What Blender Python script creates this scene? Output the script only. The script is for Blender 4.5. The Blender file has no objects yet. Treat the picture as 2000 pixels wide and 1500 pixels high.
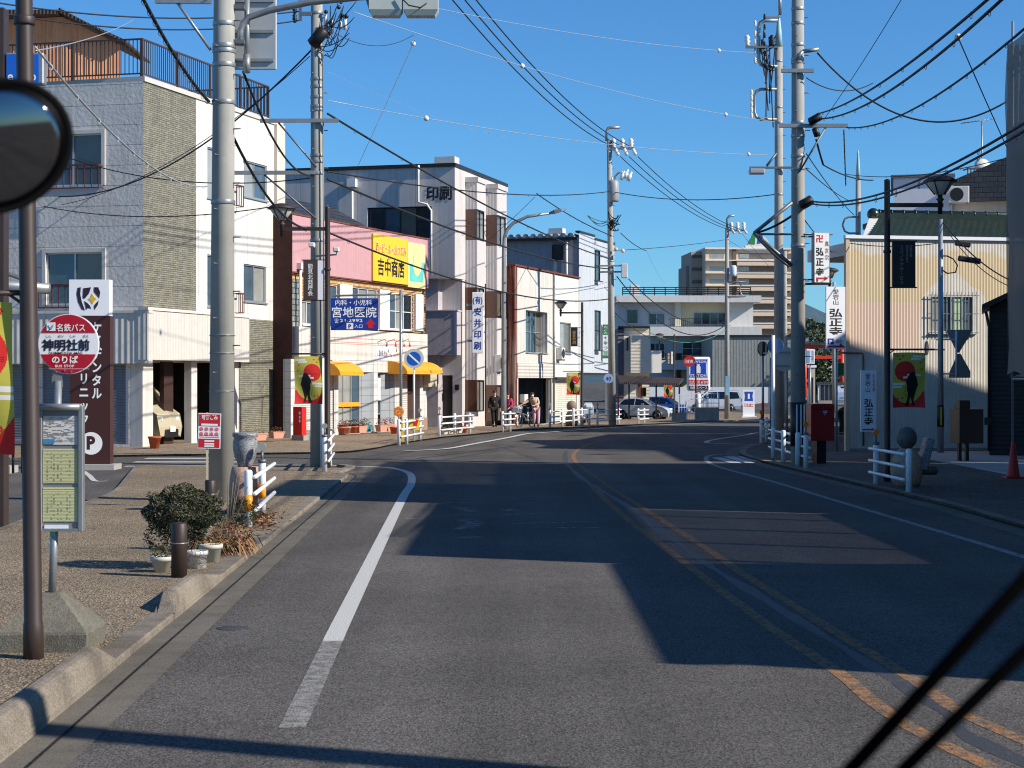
import bpy, math, random
from mathutils import Matrix, Vector
from mathutils.geometry import tessellate_polygon
random.seed(7)
S = bpy.context.scene
C = S.collection
R = math.radians
# ------------------------------------------------------------ camera, sky, sun, exposure
EYE, FPX, CX, HY = 2.05, 3400.0, 1000.0, 745.0
cd = bpy.data.cameras.new('camera')
cam = bpy.data.objects.new('camera', cd); C.objects.link(cam); S.camera = cam
cam.location = (0, 0, EYE); cam.rotation_euler = (R(90), 0, 0)
cd.sensor_width = 36; cd.lens = 36 * FPX / 2000; cd.shift_y = -0.0025
cd.clip_start = 0.05; cd.clip_end = 9000
cd.dof.use_dof = True; cd.dof.focus_distance = 45; cd.dof.aperture_fstop = 9
SUN_EL, SUN_AZ = 32.0, 111.0        # azimuth clockwise from +Y
sx, sy, sz = math.sin(R(SUN_AZ)) * math.cos(R(SUN_EL)), math.cos(R(SUN_AZ)) * math.cos(R(SUN_EL)), math.sin(R(SUN_EL))
W = bpy.data.worlds.new('World'); S.world = W; W.use_nodes = True
wn = W.node_tree.nodes; bg = wn['Background']
sky = wn.new('ShaderNodeTexSky'); sky.sky_type = 'NISHITA'; sky.sun_disc = False
sky.sun_elevation = R(SUN_EL); sky.sun_rotation = R(SUN_AZ); sky.altitude = 50
sky.air_density = 1.0; sky.dust_density = 0.0; sky.ozone_density = 6.0
tint = wn.new('ShaderNodeMix'); tint.data_type = 'RGBA'; tint.blend_type = 'MULTIPLY'; tint.inputs[0].default_value = 1; tint.inputs[7].default_value = (0.46, 0.80, 1.02, 1)
W.node_tree.links.new(sky.outputs[0], tint.inputs[6]); W.node_tree.links.new(tint.outputs[2], bg.inputs[0]); bg.inputs[1].default_value = 0.105
sl = bpy.data.lights.new('sun', 'SUN'); so = bpy.data.objects.new('sun', sl); C.objects.link(so)
sl.energy = 5.0; sl.angle = R(0.53); sl.color = (1.0, 0.92, 0.80)
so.rotation_euler = Vector((-sx, -sy, -sz)).to_track_quat('-Z', 'Y').to_euler()
S.view_settings.view_transform = 'Standard'; S.view_settings.look = 'None'
S.view_settings.exposure = 0.38; S.view_settings.gamma = 1
S.cycles.max_bounces = 6; S.cycles.transparent_max_bounces = 12
S.cycles.use_denoising = True; S.cycles.filter_width = 1.1

# ------------------------------------------------------------ helpers
def gz(x, y):
    k = min(max((x - 14) / 10, 0), 1)
    return -0.0125 * min(max(y - 75, 0), 90) * (1 - k)
def G(px, py, dz=0.0):
    """ground point seen in the photograph at (px, py)"""
    z = 0.0; Y = 50.0
    for _ in range(40):
        Y = FPX * (EYE - z - dz) / max(py - HY, 4); X = (px - CX) / FPX * Y
        z = 0.5 * z + 0.5 * gz(X, Y)
    return (X, Y)
def at(px, py, Y):
    return Vector(((px - CX) / FPX * Y, Y, EYE + (HY - py) / FPX * Y))
def lin(c):
    return tuple(((v / 255) / 12.92 if v / 255 <= 0.04045 else ((v / 255 + 0.055) / 1.055) ** 2.4) for v in c)

class MB:
    def __init__(s, M=None):
        s.v = []; s.f = []; s.mi = []; s.sm = []; s.M = M or Matrix(); s.cur = 0
    def add(s, vs, fs, smooth=False):
        b = len(s.v); s.v += [s.M @ Vector(p) for p in vs]
        for f in fs:
            s.f.append([b + i for i in f]); s.mi.append(s.cur); s.sm.append(smooth)
    def mat(s, i): s.cur = i; return s
    def box(s, x0, x1, y0, y1, z0, z1, bev=0.0):
        if bev <= 0:
            s.add([(x0,y0,z0),(x1,y0,z0),(x1,y1,z0),(x0,y1,z0),(x0,y0,z1),(x1,y0,z1),(x1,y1,z1),(x0,y1,z1)],
                  [(0,3,2,1),(4,5,6,7),(0,1,5,4),(1,2,6,5),(2,3,7,6),(3,0,4,7)])
        else:
            b = min(bev, (x1-x0)/2.2, (y1-y0)/2.2, (z1-z0)/2.2)
            def ring(z, i):
                return [(x0+i,y0+b,z),(x0+b,y0+i,z),(x1-b,y0+i,z),(x1-i,y0+b,z),(x1-i,y1-b,z),(x1-b,y1-i,z),(x0+b,y1-i,z),(x0+i,y1-b,z)]
            rs = [ring(z0, b*.6), ring(z0+b, 0), ring(z1-b, 0), ring(z1, b*.6)]
            s.loft(rs)
        return s
    def loft(s, rings, caps=True, smooth=False, closed=True):
        n = len(rings[0]); vs = [p for r in rings for p in r]; fs = []
        for k in range(len(rings)-1):
            for i in range(n if closed else n-1):
                j = (i+1) % n
                fs.append((k*n+i, k*n+j, (k+1)*n+j, (k+1)*n+i))
        if caps:
            fs.append(tuple(range(n-1, -1, -1))); fs.append(tuple((len(rings)-1)*n+i for i in range(n)))
        s.add(vs, fs, smooth); return s
    def tube(s, pts, r, n=8, caps=True, smooth=True):
        pts = [Vector(p) for p in pts]; rings = []
        up = Vector((0,0,1)); prev = None
        for i, p in enumerate(pts):
            d = (pts[min(i+1,len(pts)-1)] - pts[max(i-1,0)])
            if d.length < 1e-9: d = up.copy()
            d.normalize()
            if prev is None:
                a = d.cross(up if abs(d.z) < .95 else Vector((1,0,0))).normalized()
            else:
                a = (prev - d*prev.dot(d))
                a = a.normalized() if a.length > 1e-6 else d.orthogonal().normalized()
            prev = a; b = d.cross(a)
            rr = r[i] if isinstance(r, (list, tuple)) else r
            rings.append([tuple(p + a*(rr*math.cos(2*math.pi*k/n)) + b*(rr*math.sin(2*math.pi*k/n))) for k in range(n)])
        return s.loft(rings, caps, smooth)
    def lathe(s, prof, n=16, c=(0,0,0), smooth=True, sx=1, sy=1):
        rings = [[(c[0]+r*sx*math.cos(2*math.pi*k/n), c[1]+r*sy*math.sin(2*math.pi*k/n), c[2]+z) for k in range(n)] for r, z in prof]
        return s.loft(rings, True, smooth)
    def disc(s, c, r, y0, y1, n=28, inner=None):
        """upright disc, axis along local y"""
        rings = [[(c[0]+r*math.cos(2*math.pi*k/n), y, c[1]+r*math.sin(2*math.pi*k/n)) for k in range(n)] for y in (y0, y1)]
        return s.loft(rings, True)
    def ball(s, c, r, n=12, m=8, sc=(1,1,1)):
        rings = []
        for j in range(m+1):
            a = -math.pi/2 + math.pi*j/m; q = max(math.cos(a), .02)
            rings.append([(c[0]+r*sc[0]*q*math.cos(2*math.pi*k/n), c[1]+r*sc[1]*q*math.sin(2*math.pi*k/n), c[2]+r*sc[2]*math.sin(a)) for k in range(n)])
        return s.loft(rings, True, True)
    def prism(s, poly, y0, y1):
        """polygon in local xz (counter-clockwise seen from the front), extruded y0..y1"""
        n = len(poly)
        tri = tessellate_polygon([[Vector((p[0], p[1], 0)) for p in poly]])
        vs = [(p[0], y0, p[1]) for p in poly] + [(p[0], y1, p[1]) for p in poly]
        fs = [tuple(t) for t in tri] + [tuple(n+i for i in reversed(t)) for t in tri]
        fs += [(i, (i+1) % n, n+(i+1) % n, n+i) for i in range(n)]
        s.add(vs, fs); return s
    def plan(s, poly, z0, z1):
        """polygon in local xy, extruded z0..z1"""
        n = len(poly)
        tri = tessellate_polygon([[Vector((p[0], p[1], 0)) for p in poly]])
        vs = [(p[0], p[1], z0) for p in poly] + [(p[0], p[1], z1) for p in poly]
        fs = [tuple(t) for t in tri] + [tuple(n+i for i in reversed(t)) for t in tri]
        fs += [(i, (i+1) % n, n+(i+1) % n, n+i) for i in range(n)]
        s.add(vs, fs); return s
    def wall(s, u0, u1, z0, z1, holes=(), y=0.0, d=0.14):
        """a wall with openings in local xz at depth y, reveals d deep"""
        hs = [(max(a,u0), max(b,z0), min(c,u1), min(e,z1)) for a, b, c, e in holes]
        us = sorted({u0, u1, *[h[0] for h in hs], *[h[2] for h in hs]}); zs = sorted({z0, z1, *[h[1] for h in hs], *[h[3] for h in hs]})
        for i in range(len(us)-1):
            for j in range(len(zs)-1):
                cu, cz = (us[i]+us[i+1])/2, (zs[j]+zs[j+1])/2
                if any(h[0] < cu < h[2] and h[1] < cz < h[3] for h in hs): continue
                s.add([(us[i],y,zs[j]),(us[i+1],y,zs[j]),(us[i+1],y,zs[j+1]),(us[i],y,zs[j+1])], [(0,1,2,3)])
        for a, b, c, e in hs:
            s.add([(a,y,b),(c,y,b),(c,y,e),(a,y,e),(a,y+d,b),(c,y+d,b),(c,y+d,e),(a,y+d,e)],
                  [(0,4,5,1),(1,5,6,2),(2,6,7,3),(3,7,4,0)])
        return s
    def text(s, body, x, z, w, h, y=-0.004, bold=0.0, vertical=False, fit=True, gap=1.0):
        """lettering whose box is x..x+w, z..z+h"""
        n = len(body)
        if vertical:
            ch = h / n; cs = min(w, ch) if fit else None
            for i, c in enumerate(body):
                if c == 'ー': s.glyph('｜', x, z+h-(i+1)*ch, w, ch*.95, y, bold); continue
                s.glyph(c, x, z+h-(i+1)*ch + ch*(1-gap)/2, w, ch*gap, y, bold)
        else:
            adv = [glyph(c, bold)[2] for c in body]; tot = sum(adv) or 1; cx = x
            for c, a in zip(body, adv):
                s.glyph(c, cx, z, w*a/tot, h, y, bold); cx += w*a/tot
        return s
    def glyph(s, c, x, z, w, h, y, bold):
        vs, fs, adv = glyph(c, bold)
        if not fs: return
        kx = w/adv; s.add([(x+p[0]*kx, y, z+(p[1]+.12)*h) for p in vs], fs)
    def build(s, name, mats, parent=None):
        me = bpy.data.meshes.new(name); me.from_pydata([tuple(p) for p in s.v], [], s.f)
        for m in (mats if isinstance(mats, (list, tuple)) else [mats]): me.materials.append(m)
        me.polygons.foreach_set('material_index', s.mi); me.polygons.foreach_set('use_smooth', s.sm); me.update()
        o = bpy.data.objects.new(name, me); C.objects.link(o)
        if parent: o.parent = parent
        return o
_gl = {}; _fc = bpy.data.curves.new('letter', 'FONT'); _fc.resolution_u = 3
_fo = bpy.data.objects.new('letter', _fc); C.objects.link(_fo)
def glyph(c, bold=0.0):
    k = (c, bold)
    if k not in _gl:
        if c in ' 　': _gl[k] = ([], [], .4 if c == ' ' else 1.0); return _gl[k]
        _fc.body = c; _fc.offset = bold
        me = bpy.data.meshes.new_from_object(_fo.evaluated_get(bpy.context.evaluated_depsgraph_get()))
        vs = [tuple(v.co) for v in me.vertices]; fs = [tuple(p.vertices) for p in me.polygons]
        wid = max([v[0] for v in vs] or [.5]); adv = 1.0 if ord(c) > 0x2e80 else wid + .06
        _gl[k] = (vs, fs, adv); bpy.data.meshes.remove(me)
    return _gl[k]

def tag(o, label=None, cat=None, group=None, kind=None):
    if label: o['label'] = label
    if cat: o['category'] = cat
    if group: o['group'] = group
    if kind: o['kind'] = kind
    return o
def thing(name, label, cat, loc, rotz=0.0, group=None):
    o = bpy.data.objects.new(name, None); C.objects.link(o); o.empty_display_size = .2
    o.location = loc if len(loc) == 3 else (loc[0], loc[1], gz(*loc)); o.rotation_euler = (0, 0, rotz)
    return tag(o, label, cat, group)
def copy_thing(r, label, loc, rotz=None, group=None):
    c = r.copy(); C.objects.link(c); c.location = loc if len(loc) == 3 else (loc[0], loc[1], gz(*loc))
    if rotz is not None: c.rotation_euler = (0, 0, rotz)
    c['label'] = label
    if group: c['group'] = group
    def rec(src, dst):
        for ch in src.children:
            k = ch.copy(); C.objects.link(k); k.parent = dst; rec(ch, k)
    rec(r, c); return c
class Face:
    """one upright face of a thing: local x to the right seen from in front, -y outwards, z up"""
    def __init__(s, root, M=None):
        s.root = root; s.M = M or Matrix()
        s.Wm = Matrix.Translation(root.location) @ root.rotation_euler.to_matrix().to_4x4() @ s.M
        s.I = s.Wm.inverted()
    def mb(s): return MB(s.M)
    def px(s, x, y, out=0.0):
        o = s.I @ Vector((0, 0, EYE)); d = (s.I.to_3x3() @ Vector(((x-CX)/FPX, 1, (HY-y)/FPX)))
        t = (-out - o.y) / d.y; p = o + d*t; return p.x, p.z
    def rect(s, x0, y0, x1, y1, out=0.0):
        """rectangle from its pixel corners: left, top, right, bottom (heights read at its middle)"""
        xm = (x0+x1)/2
        return (s.px(x0, y0, out)[0], s.px(xm, y1, out)[1], s.px(x1, y0, out)[0], s.px(xm, y0, out)[1])
def face_dir(a):   # rotation of a thing whose local x runs a degrees right of straight ahead
    return R(90 - a)

# ------------------------------------------------------------ procedural materials
def mat(name, col, rough=.65, var=.12, scale=2.5, metal=0.0, bump=0.0, bscale=40, ribs=None, streak=0.0, streakcol=(90,70,52),
        bricks=None, spec=.5, speck=0.0, coat=0.0, panel=None, raw=False):
    m = bpy.data.materials.new(name); m.use_nodes = True; nt = m.node_tree; n = nt.nodes; L = nt.links.new
    P = n['Principled BSDF']; P.inputs['Roughness'].default_value = rough; P.inputs['Metallic'].default_value = metal
    P.inputs['Specular IOR Level'].default_value = spec
    if coat: P.inputs['Coat Weight'].default_value = coat; P.inputs['Coat Roughness'].default_value = .06
    base = col if raw else lin(col)
    tc = n.new('ShaderNodeTexCoord'); sep = n.new('ShaderNodeSeparateXYZ'); L(tc.outputs['Object'], sep.inputs[0])
    ad = n.new('ShaderNodeMath'); L(sep.outputs[0], ad.inputs[0]); L(sep.outputs[1], ad.inputs[1])
    def math2(op, a, b):
        q = n.new('ShaderNodeMath'); q.operation = op
        for i, v in enumerate((a, b)):
            if isinstance(v, (int, float)): q.inputs[i].default_value = v
            elif v is not None: L(v, q.inputs[i])
        return q.outputs[0]
    def mix(f, a, b, mode='MIX'):
        q = n.new('ShaderNodeMix'); q.data_type = 'RGBA'; q.blend_type = mode
        for i, v in ((0, f), (6, a), (7, b)):
            if isinstance(v, (int, float)): q.inputs[i].default_value = v
            elif isinstance(v, tuple): q.inputs[i].default_value = (*v[:3], 1)
            else: L(v, q.inputs[i])
        return q.outputs[2]
    def ramp(v, a, b):
        q = n.new('ShaderNodeMapRange'); L(v, q.inputs[0]); q.inputs[1].default_value = a; q.inputs[2].default_value = b
        return q.outputs[0]
    nz = n.new('ShaderNodeTexNoise'); nz.inputs['Scale'].default_value = scale; nz.inputs['Detail'].default_value = 6
    nz.inputs['Roughness'].default_value = .65
    L(tc.outputs['Object'], nz.inputs['Vector'])
    f = ramp(nz.outputs[0], .3, .7)
    colr = mix(f, tuple(v*(1-var) for v in base), tuple(min(v*(1+var), 1) for v in base))
    h = None
    if bricks:
        bw, bh, mc, c2 = bricks
        cv = n.new('ShaderNodeCombineXYZ'); L(ad.outputs[0], cv.inputs[0]); L(sep.outputs[2], cv.inputs[1])
        bt = n.new('ShaderNodeTexBrick'); L(cv.outputs[0], bt.inputs[0]); bt.inputs['Scale'].default_value = 1
        bt.inputs['Brick Width'].default_value = bw; bt.inputs['Row Height'].default_value = bh
        bt.inputs['Mortar Size'].default_value = min(bw, bh)*.09; bt.inputs['Mortar'].default_value = (*lin(mc), 1)
        L(colr, bt.inputs['Color1']); bt.inputs['Color2'].default_value = (*lin(c2), 1)
        colr = bt.outputs[0]; h = math2('MULTIPLY', bt.outputs[1], -.5)
    if panel:
        pw, ph, pc = panel
        def line(v, p, w):
            a = math2('PINGPONG', v, p/2); return math2('LESS_THAN', a, w)
        ln = line(ad.outputs[0], pw, .012) if pw else None
        lh = line(sep.outputs[2], ph, .010) if ph else None
        fac = math2('MAXIMUM', ln, lh) if (ln and lh) else (ln or lh)
        colr = mix(fac, colr, lin(pc))
    if streak:
        mp = n.new('ShaderNodeMapping'); mp.inputs['Scale'].default_value = (5, 5, .25); L(tc.outputs['Object'], mp.inputs[0])
        n2 = n.new('ShaderNodeTexNoise'); n2.inputs['Scale'].default_value = 1.3; n2.inputs['Detail'].default_value = 5; L(mp.outputs[0], n2.inputs['Vector'])
        colr = mix(math2('MULTIPLY', ramp(n2.outputs[0], .48, .78), streak), colr, lin(streakcol))
    if speck:
        vz = n.new('ShaderNodeTexVoronoi'); vz.inputs['Scale'].default_value = 90; L(tc.outputs['Object'], vz.inputs['Vector'])
        hsv = n.new('ShaderNodeRGBToBW'); L(vz.outputs['Color'], hsv.inputs[0])
        k = math2('ADD', math2('MULTIPLY', ramp(hsv.outputs[0], .2, .8), 2*speck), 1-speck)
        cc = n.new('ShaderNodeCombineColor'); [L(k, cc.inputs[i]) for i in range(3)]
        colr = mix(1.0, colr, cc.outputs[0], 'MULTIPLY')
    L(colr, P.inputs['Base Color'])
    if ribs:
        ax, pitch, st = ribs
        v = ad.outputs[0] if ax == 'v' else sep.outputs[2]
        sn = math2('SINE', math2('MULTIPLY', v, 2*math.pi/pitch), 0.0)
        q = math2('MULTIPLY', sn, pitch*st); h = q if h is None else math2('ADD', h, q)
        bd = 1.0
    if bump:
        nb = n.new('ShaderNodeTexNoise'); nb.inputs['Scale'].default_value = bscale; nb.inputs['Detail'].default_value = 4; L(tc.outputs['Object'], nb.inputs['Vector'])
        q = math2('MULTIPLY', nb.outputs[0], bump); h = q if h is None else math2('ADD', h, q)
    if h is not None:
        b = n.new('ShaderNodeBump'); b.inputs['Distance'].default_value = 1.0 if (ribs or bump) else .02
        L(h, b.inputs['Height']); L(b.outputs[0], P.inputs['Normal'])
    return m
def glass(name, col, rough=.08, tint=(70,80,86), var=.5, scale=.8):
    m = mat(name, col, rough=rough, var=var, scale=scale, spec=.8); return m
# ------------------------------------------------------------ ground, road markings, pavements
def ground_mat(name, a, b, grain=70, contrast=.55, patch=.18, rough=.92, bump=.004, wear=None, wearlo=.42, wearhi=.56, tracks=False, spec=.12):
    m = bpy.data.materials.new(name); m.use_nodes = True; nt = m.node_tree; n = nt.nodes; L = nt.links.new
    P = n['Principled BSDF']; P.inputs['Roughness'].default_value = rough; P.inputs['Specular IOR Level'].default_value = spec
    tc = n.new('ShaderNodeTexCoord'); V = tc.outputs['Object']
    def noise(s, det=4, r=.6):
        q = n.new('ShaderNodeTexNoise'); q.inputs['Scale'].default_value = s; q.inputs['Detail'].default_value = det; q.inputs['Roughness'].default_value = r; L(V, q.inputs['Vector']); return q.outputs[0]
    def rg(v, lo, hi, o0=0.0, o1=1.0):
        q = n.new('ShaderNodeMapRange'); L(v, q.inputs[0])
        for i, x in enumerate((lo, hi, o0, o1)): q.inputs[i+1].default_value = x
        return q.outputs[0]
    def mx(f, A, B, mode='MIX'):
        q = n.new('ShaderNodeMix'); q.data_type = 'RGBA'; q.blend_type = mode
        for i, v in ((0, f), (6, A), (7, B)):
            if isinstance(v, (int, float)): q.inputs[i].default_value = v
            elif isinstance(v, tuple): q.inputs[i].default_value = (*v, 1)
            else: L(v, q.inputs[i])
        return q.outputs[2]
    vo = n.new('ShaderNodeTexVoronoi'); vo.inputs['Scale'].default_value = grain; L(V, vo.inputs['Vector'])
    bw = n.new('ShaderNodeRGBToBW'); L(vo.outputs['Color'], bw.inputs[0])
    g = rg(bw.outputs[0], .2, .85, 1-contrast, 1+contrast)
    col = mx(rg(noise(.35, 6), .35, .68), a, b)
    col = mx(rg(noise(2.2, 5), .45, .75, 0, patch), col, tuple(v*.55 for v in a))
    cc = n.new('ShaderNodeCombineColor'); [L(g, cc.inputs[i]) for i in range(3)]
    col = mx(1.0, col, cc.outputs[0], 'MULTIPLY')
    if tracks:
        mp = n.new('ShaderNodeMapping'); mp.inputs['Scale'].default_value = (.9, .035, 1); L(V, mp.inputs[0])
        q = n.new('ShaderNodeTexNoise'); q.inputs['Scale'].default_value = 1.1; q.inputs['Detail'].default_value = 4; L(mp.outputs[0], q.inputs['Vector'])
        tk = rg(q.outputs[0], .32, .68, .80, 1.14); c3 = n.new('ShaderNodeCombineColor'); [L(tk, c3.inputs[i]) for i in range(3)]
        col = mx(1.0, col, c3.outputs[0], 'MULTIPLY')
        st = rg(noise(.9, 3, .5), .66, .78, 0, .35); col = mx(st, col, tuple(v*.45 for v in a))
    if wear:
        w = rg(noise(9, 8, .75), wearlo, wearhi); col = mx(w, col, wear)
    L(col, P.inputs['Base Color'])
    b_ = n.new('ShaderNodeBump'); b_.inputs['Distance'].default_value = 1
    q = n.new('ShaderNodeMath'); q.operation = 'MULTIPLY'; L(vo.outputs['Distance'], q.inputs[0]); q.inputs[1].default_value = bump
    L(q.outputs[0], b_.inputs['Height']); L(b_.outputs[0], P.inputs['Normal'])
    return m
ASA, ASB = (.094, .087, .080), (.128, .119, .110)
m_asph = ground_mat('asphalt', ASA, ASB, grain=80, contrast=.48, tracks=True)
m_white = ground_mat('road paint white', ASA, ASB, wear=(.50, .50, .48), wearlo=.27, wearhi=.37)
m_whitew = ground_mat('road paint fading', ASA, ASB, wear=(.44, .44, .42), wearlo=.34, wearhi=.85)
m_whiter = ground_mat('road paint thin', ASA, ASB, wear=(.36, .36, .35), wearlo=.34, wearhi=.58)
m_orange = ground_mat('road paint orange', ASA, ASB, wear=(.40, .185, .06), wearlo=.42, wearhi=.64)
m_faint = ground_mat('road paint worn', ASA, ASB, wear=(.36, .36, .36), wearlo=.48, wearhi=.66)
m_seal = ground_mat('crack sealant', (.045, .046, .05), (.065, .066, .07), grain=120, contrast=.15, wear=(.13, .13, .13), wearlo=.56, wearhi=.66, rough=.6, spec=.3)
m_walk = ground_mat('exposed aggregate', (.215, .170, .118), (.305, .242, .168), grain=56, contrast=.55, patch=.3, bump=.012)
m_walk2 = ground_mat('far pavement', (.24, .18, .125), (.31, .24, .17), grain=40, contrast=.6, patch=.3)
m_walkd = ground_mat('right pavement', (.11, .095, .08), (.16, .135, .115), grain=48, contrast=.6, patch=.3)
m_kerb = ground_mat('kerb concrete', (.165, .142, .115), (.30, .26, .21), grain=110, contrast=.25, patch=.85, bump=.002)
m_gut = ground_mat('gutter concrete', (.125, .112, .092), (.185, .168, .142), grain=120, contrast=.2, patch=.5, bump=.001)
m_conc = ground_mat('new concrete', (.34, .33, .31), (.42, .41, .39), grain=140, contrast=.1, patch=.15, bump=.001)
m_black = ground_mat('groove', (.02, .02, .02), (.03, .03, .03))

def struct(name, mb, m):
    return tag(mb.build(name, m), kind='structure')
ys = [-70, -40, -20, -8, 0, 8, 16, 24, 32, 40, 48, 56, 64, 75, 80, 90, 100, 110, 120, 130, 140, 150, 165, 200, 300, 600, 1500, 4000]
xs = [-2500, -800, -300, -120, -60, -30, -14, -6, 0, 6, 14, 15, 16, 17, 18, 19, 20, 21, 22, 23, 24, 40, 80, 200, 500, 1200, 2500]
mb = MB(); mb.add([(x, y, gz(x, y)) for y in ys for x in xs], [(j*len(xs)+i, j*len(xs)+i+1, (j+1)*len(xs)+i+1, (j+1)*len(xs)+i) for j in range(len(ys)-1) for i in range(len(xs)-1)])
struct('road', mb, m_asph)

def smooth_line(pts, n=6):
    out = []
    P = [Vector((p[0], p[1], 0)) for p in pts]
    for i in range(len(P)-1):
        a, b, c, d = P[max(i-1, 0)], P[i], P[i+1], P[min(i+2, len(P)-1)]
        for k in range(n):
            t = k/n; out.append(.5*((2*b)+(c-a)*t+(2*a-5*b+4*c-d)*t*t+(3*b-a-3*c+d)*t*t*t))
    out.append(P[-1]); return out
def ribbon(mb, pts, w, z, n=6):
    L_ = smooth_line(pts, n); vs = []; fs = []
    for i, p in enumerate(L_):
        d = (L_[min(i+1, len(L_)-1)] - L_[max(i-1, 0)]).normalized(); nn = Vector((-d.y, d.x, 0))
        ww = w(i/(len(L_)-1)) if callable(w) else w
        for sgn in (1, -1):
            q = p + nn*ww/2*sgn; vs.append((q.x, q.y, gz(q.x, q.y)+z))
    for i in range(len(L_)-1): fs.append((2*i, 2*i+1, 2*i+3, 2*i+2))
    mb.add(vs, fs); return mb
def sheet(mb, poly, z, skirt=True):
    tri = tessellate_polygon([[Vector((p[0], p[1], 0)) for p in poly]]); n = len(poly)
    vs = [(p[0], p[1], gz(*p)+z) for p in poly] + [(p[0], p[1], gz(*p)-.1) for p in poly]
    fs = [tuple(t) for t in tri]
    if skirt: fs += [(i, (i+1) % n, n+(i+1) % n, n+i) for i in range(n)]
    mb.add(vs, fs); return mb
def xk(y): return -2.755 - .028*(y-9.78)
# white edge line on the left that turns into the side street
struct('white_edge_line', ribbon(MB(), [G(*p) for p in ((570,1422),(610,1337),(650,1252))], .16, .0025), m_whitew)
left = [G(*p) for p in ((650,1252),(682,1185),(785,975),(803,945),(800,925),(770,915),(735,912),(640,909),(540,908),(430,909))]
struct('white_edge_line', ribbon(MB(), left, .16, .0025), m_white)
rl = [(6.4, -6), (6.3, 8)] + [G(*p) for p in ((2000,1088),(1740,1010),(1600,968),(1500,938),(1410,914),(1384,903),(1379,897),(1386,890),(1420,887.5),(1497,892))]
struct('white_edge_line', ribbon(MB(), rl, .13, .0025), m_whiter)
struct('white_edge_line', ribbon(MB(), [G(*p) for p in ((1480,845),(1455,850),(1420,855),(1395,859),(1381,862.5),(1390,866),(1480,868.5))], .17, .008), m_white)
struct('white_edge_line', ribbon(MB(), [G(*p) for p in ((789,882),(830,880),(875,877),(925,868),(974,859),(1000,854),(1030,848),(1070,845),(1111,842),(1180,837),(1240,833.5),(1300,830.5),(1400,826),(1480,823.5))], .2, .02), m_white)
for p in (((1400,894),(1425,901),(1440,905)), ((1424,892),(1445,899),(1462,904)), ((1450,892),(1470,898),(1484,902))):
    struct('road_marking', ribbon(MB(), [G(*q) for q in p], .3, .006), m_white)
lo = [(7.6, -60), (5.8, -25), (4.6, -8), (4.1, -2), (3.75, 4)] + [G(*p) for p in ((1867,1467),(1633,1310),(1500,1222),(1350,1109),(1230,1018),(1182,975),(1152,945))]
ro = [(8.2, -60), (6.4, -25), (5.2, -8), (4.7, -2), (4.3, 4)] + [G(*p) for p in ((2000,1447),(1767,1317),(1464,1129),(1380,1072),(1230,976),(1170,937),(1137,913),(1121,897),(1122,885),(1137,874),(1158,865),(1200,856),(1262,848),(1330,842),(1420,837))]
struct('orange_centre_line', ribbon(MB(), lo, .12, .0025), m_orange)
struct('orange_centre_line', ribbon(MB(), ro, .12, .0025), m_orange)
random.seed(3)
sl_ = [(7.9, -60), (6.1, -25), (4.9, -8), (4.4, -2), (4.0, 4)] + [G(*p) for p in ((1990,1485),(1850,1395),(1700,1298),(1500,1175),(1350,1081),(1230,991),(1149,943),(1110,910),(1103,891),(1108,880))]
struct('sealed_crack', ribbon(MB(), sl_, lambda t: .11+.025*math.sin(t*57)+.03*math.sin(t*141), .0015, 14), m_seal)
mb = MB()
for a, b, w in (((975,1006),(1060,1002),.09),((1000,1022),(1165,1019),.10),((1085,1031),(1175,1030),.12),((800,982),(1090,981),.05),((905,1014),(930,1022),.22),((930,1022),(900,1034),.2),((905,1048),(935,1050),.25),((895,990),(925,1000),.16),((985,994),(1005,998),.2),((790,1012),(825,1014),.10)):
    ribbon(mb, [G(*a), G((a[0]+b[0])/2, (a[1]+b[1])/2), G(*b)], w*1.3, .002)
struct('road_marking', mb, m_faint)
for y0, xl, xr, h in ((911, 245, 470, .5), (902.8, 262, 480, .55), (895.6, 285, 490, .6)):
    struct('crosswalk_stripe', ribbon(MB(), [G(xl, y0), G((xl+xr)/2, y0), G(xr, y0)], h, .008), m_white)
struct('parking_line', ribbon(MB(), [G(163,921), G(175,930), G(186,940), G(209,940)], .12, .008, 3), m_white)
mb = MB(); x0, y0 = G(455, 1227); mb.lathe([(.14, .001), (.13, .004)], 24, (x0, y0, 0)); struct('road_patch', mb, m_seal)
# gutter and kerb on the near left
yy = [-8, 0, 4, 8, 12, 16, 20, 24, 28, 32, 35, 37.5]
kc = [(xk(y), y) for y in yy] + [G(664,927), G(690,916.5), G(690,913.5), G(672,911.5)]
gut = [(xk(y)+.19, y) for y in yy] + [G(688,926), G(716,918), G(726,913.5)]
struct('gutter', ribbon(MB(), gut, .38, .005), m_gut)
struct('gutter_seam', ribbon(MB(), [(xk(y)+.17, y) for y in yy] + [G(682,925)], .022, .010), m_black)
mb = MB(); kl = smooth_line(kc, 5)
rings = []
for i, p in enumerate(kl):
    d = (kl[min(i+1, len(kl)-1)]-kl[max(i-1, 0)]).normalized(); nn = Vector((-d.y, d.x, 0))
    a, b = p, p+nn*.2
    rings.append([(a.x,a.y,-.05),(a.x,a.y,.045),(a.x+nn.x*.015,a.y+nn.y*.015,.06),(b.x,b.y,.06),(b.x,b.y,-.05)])
mb.loft(rings, closed=True); struct('kerb', mb, m_kerb)
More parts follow.
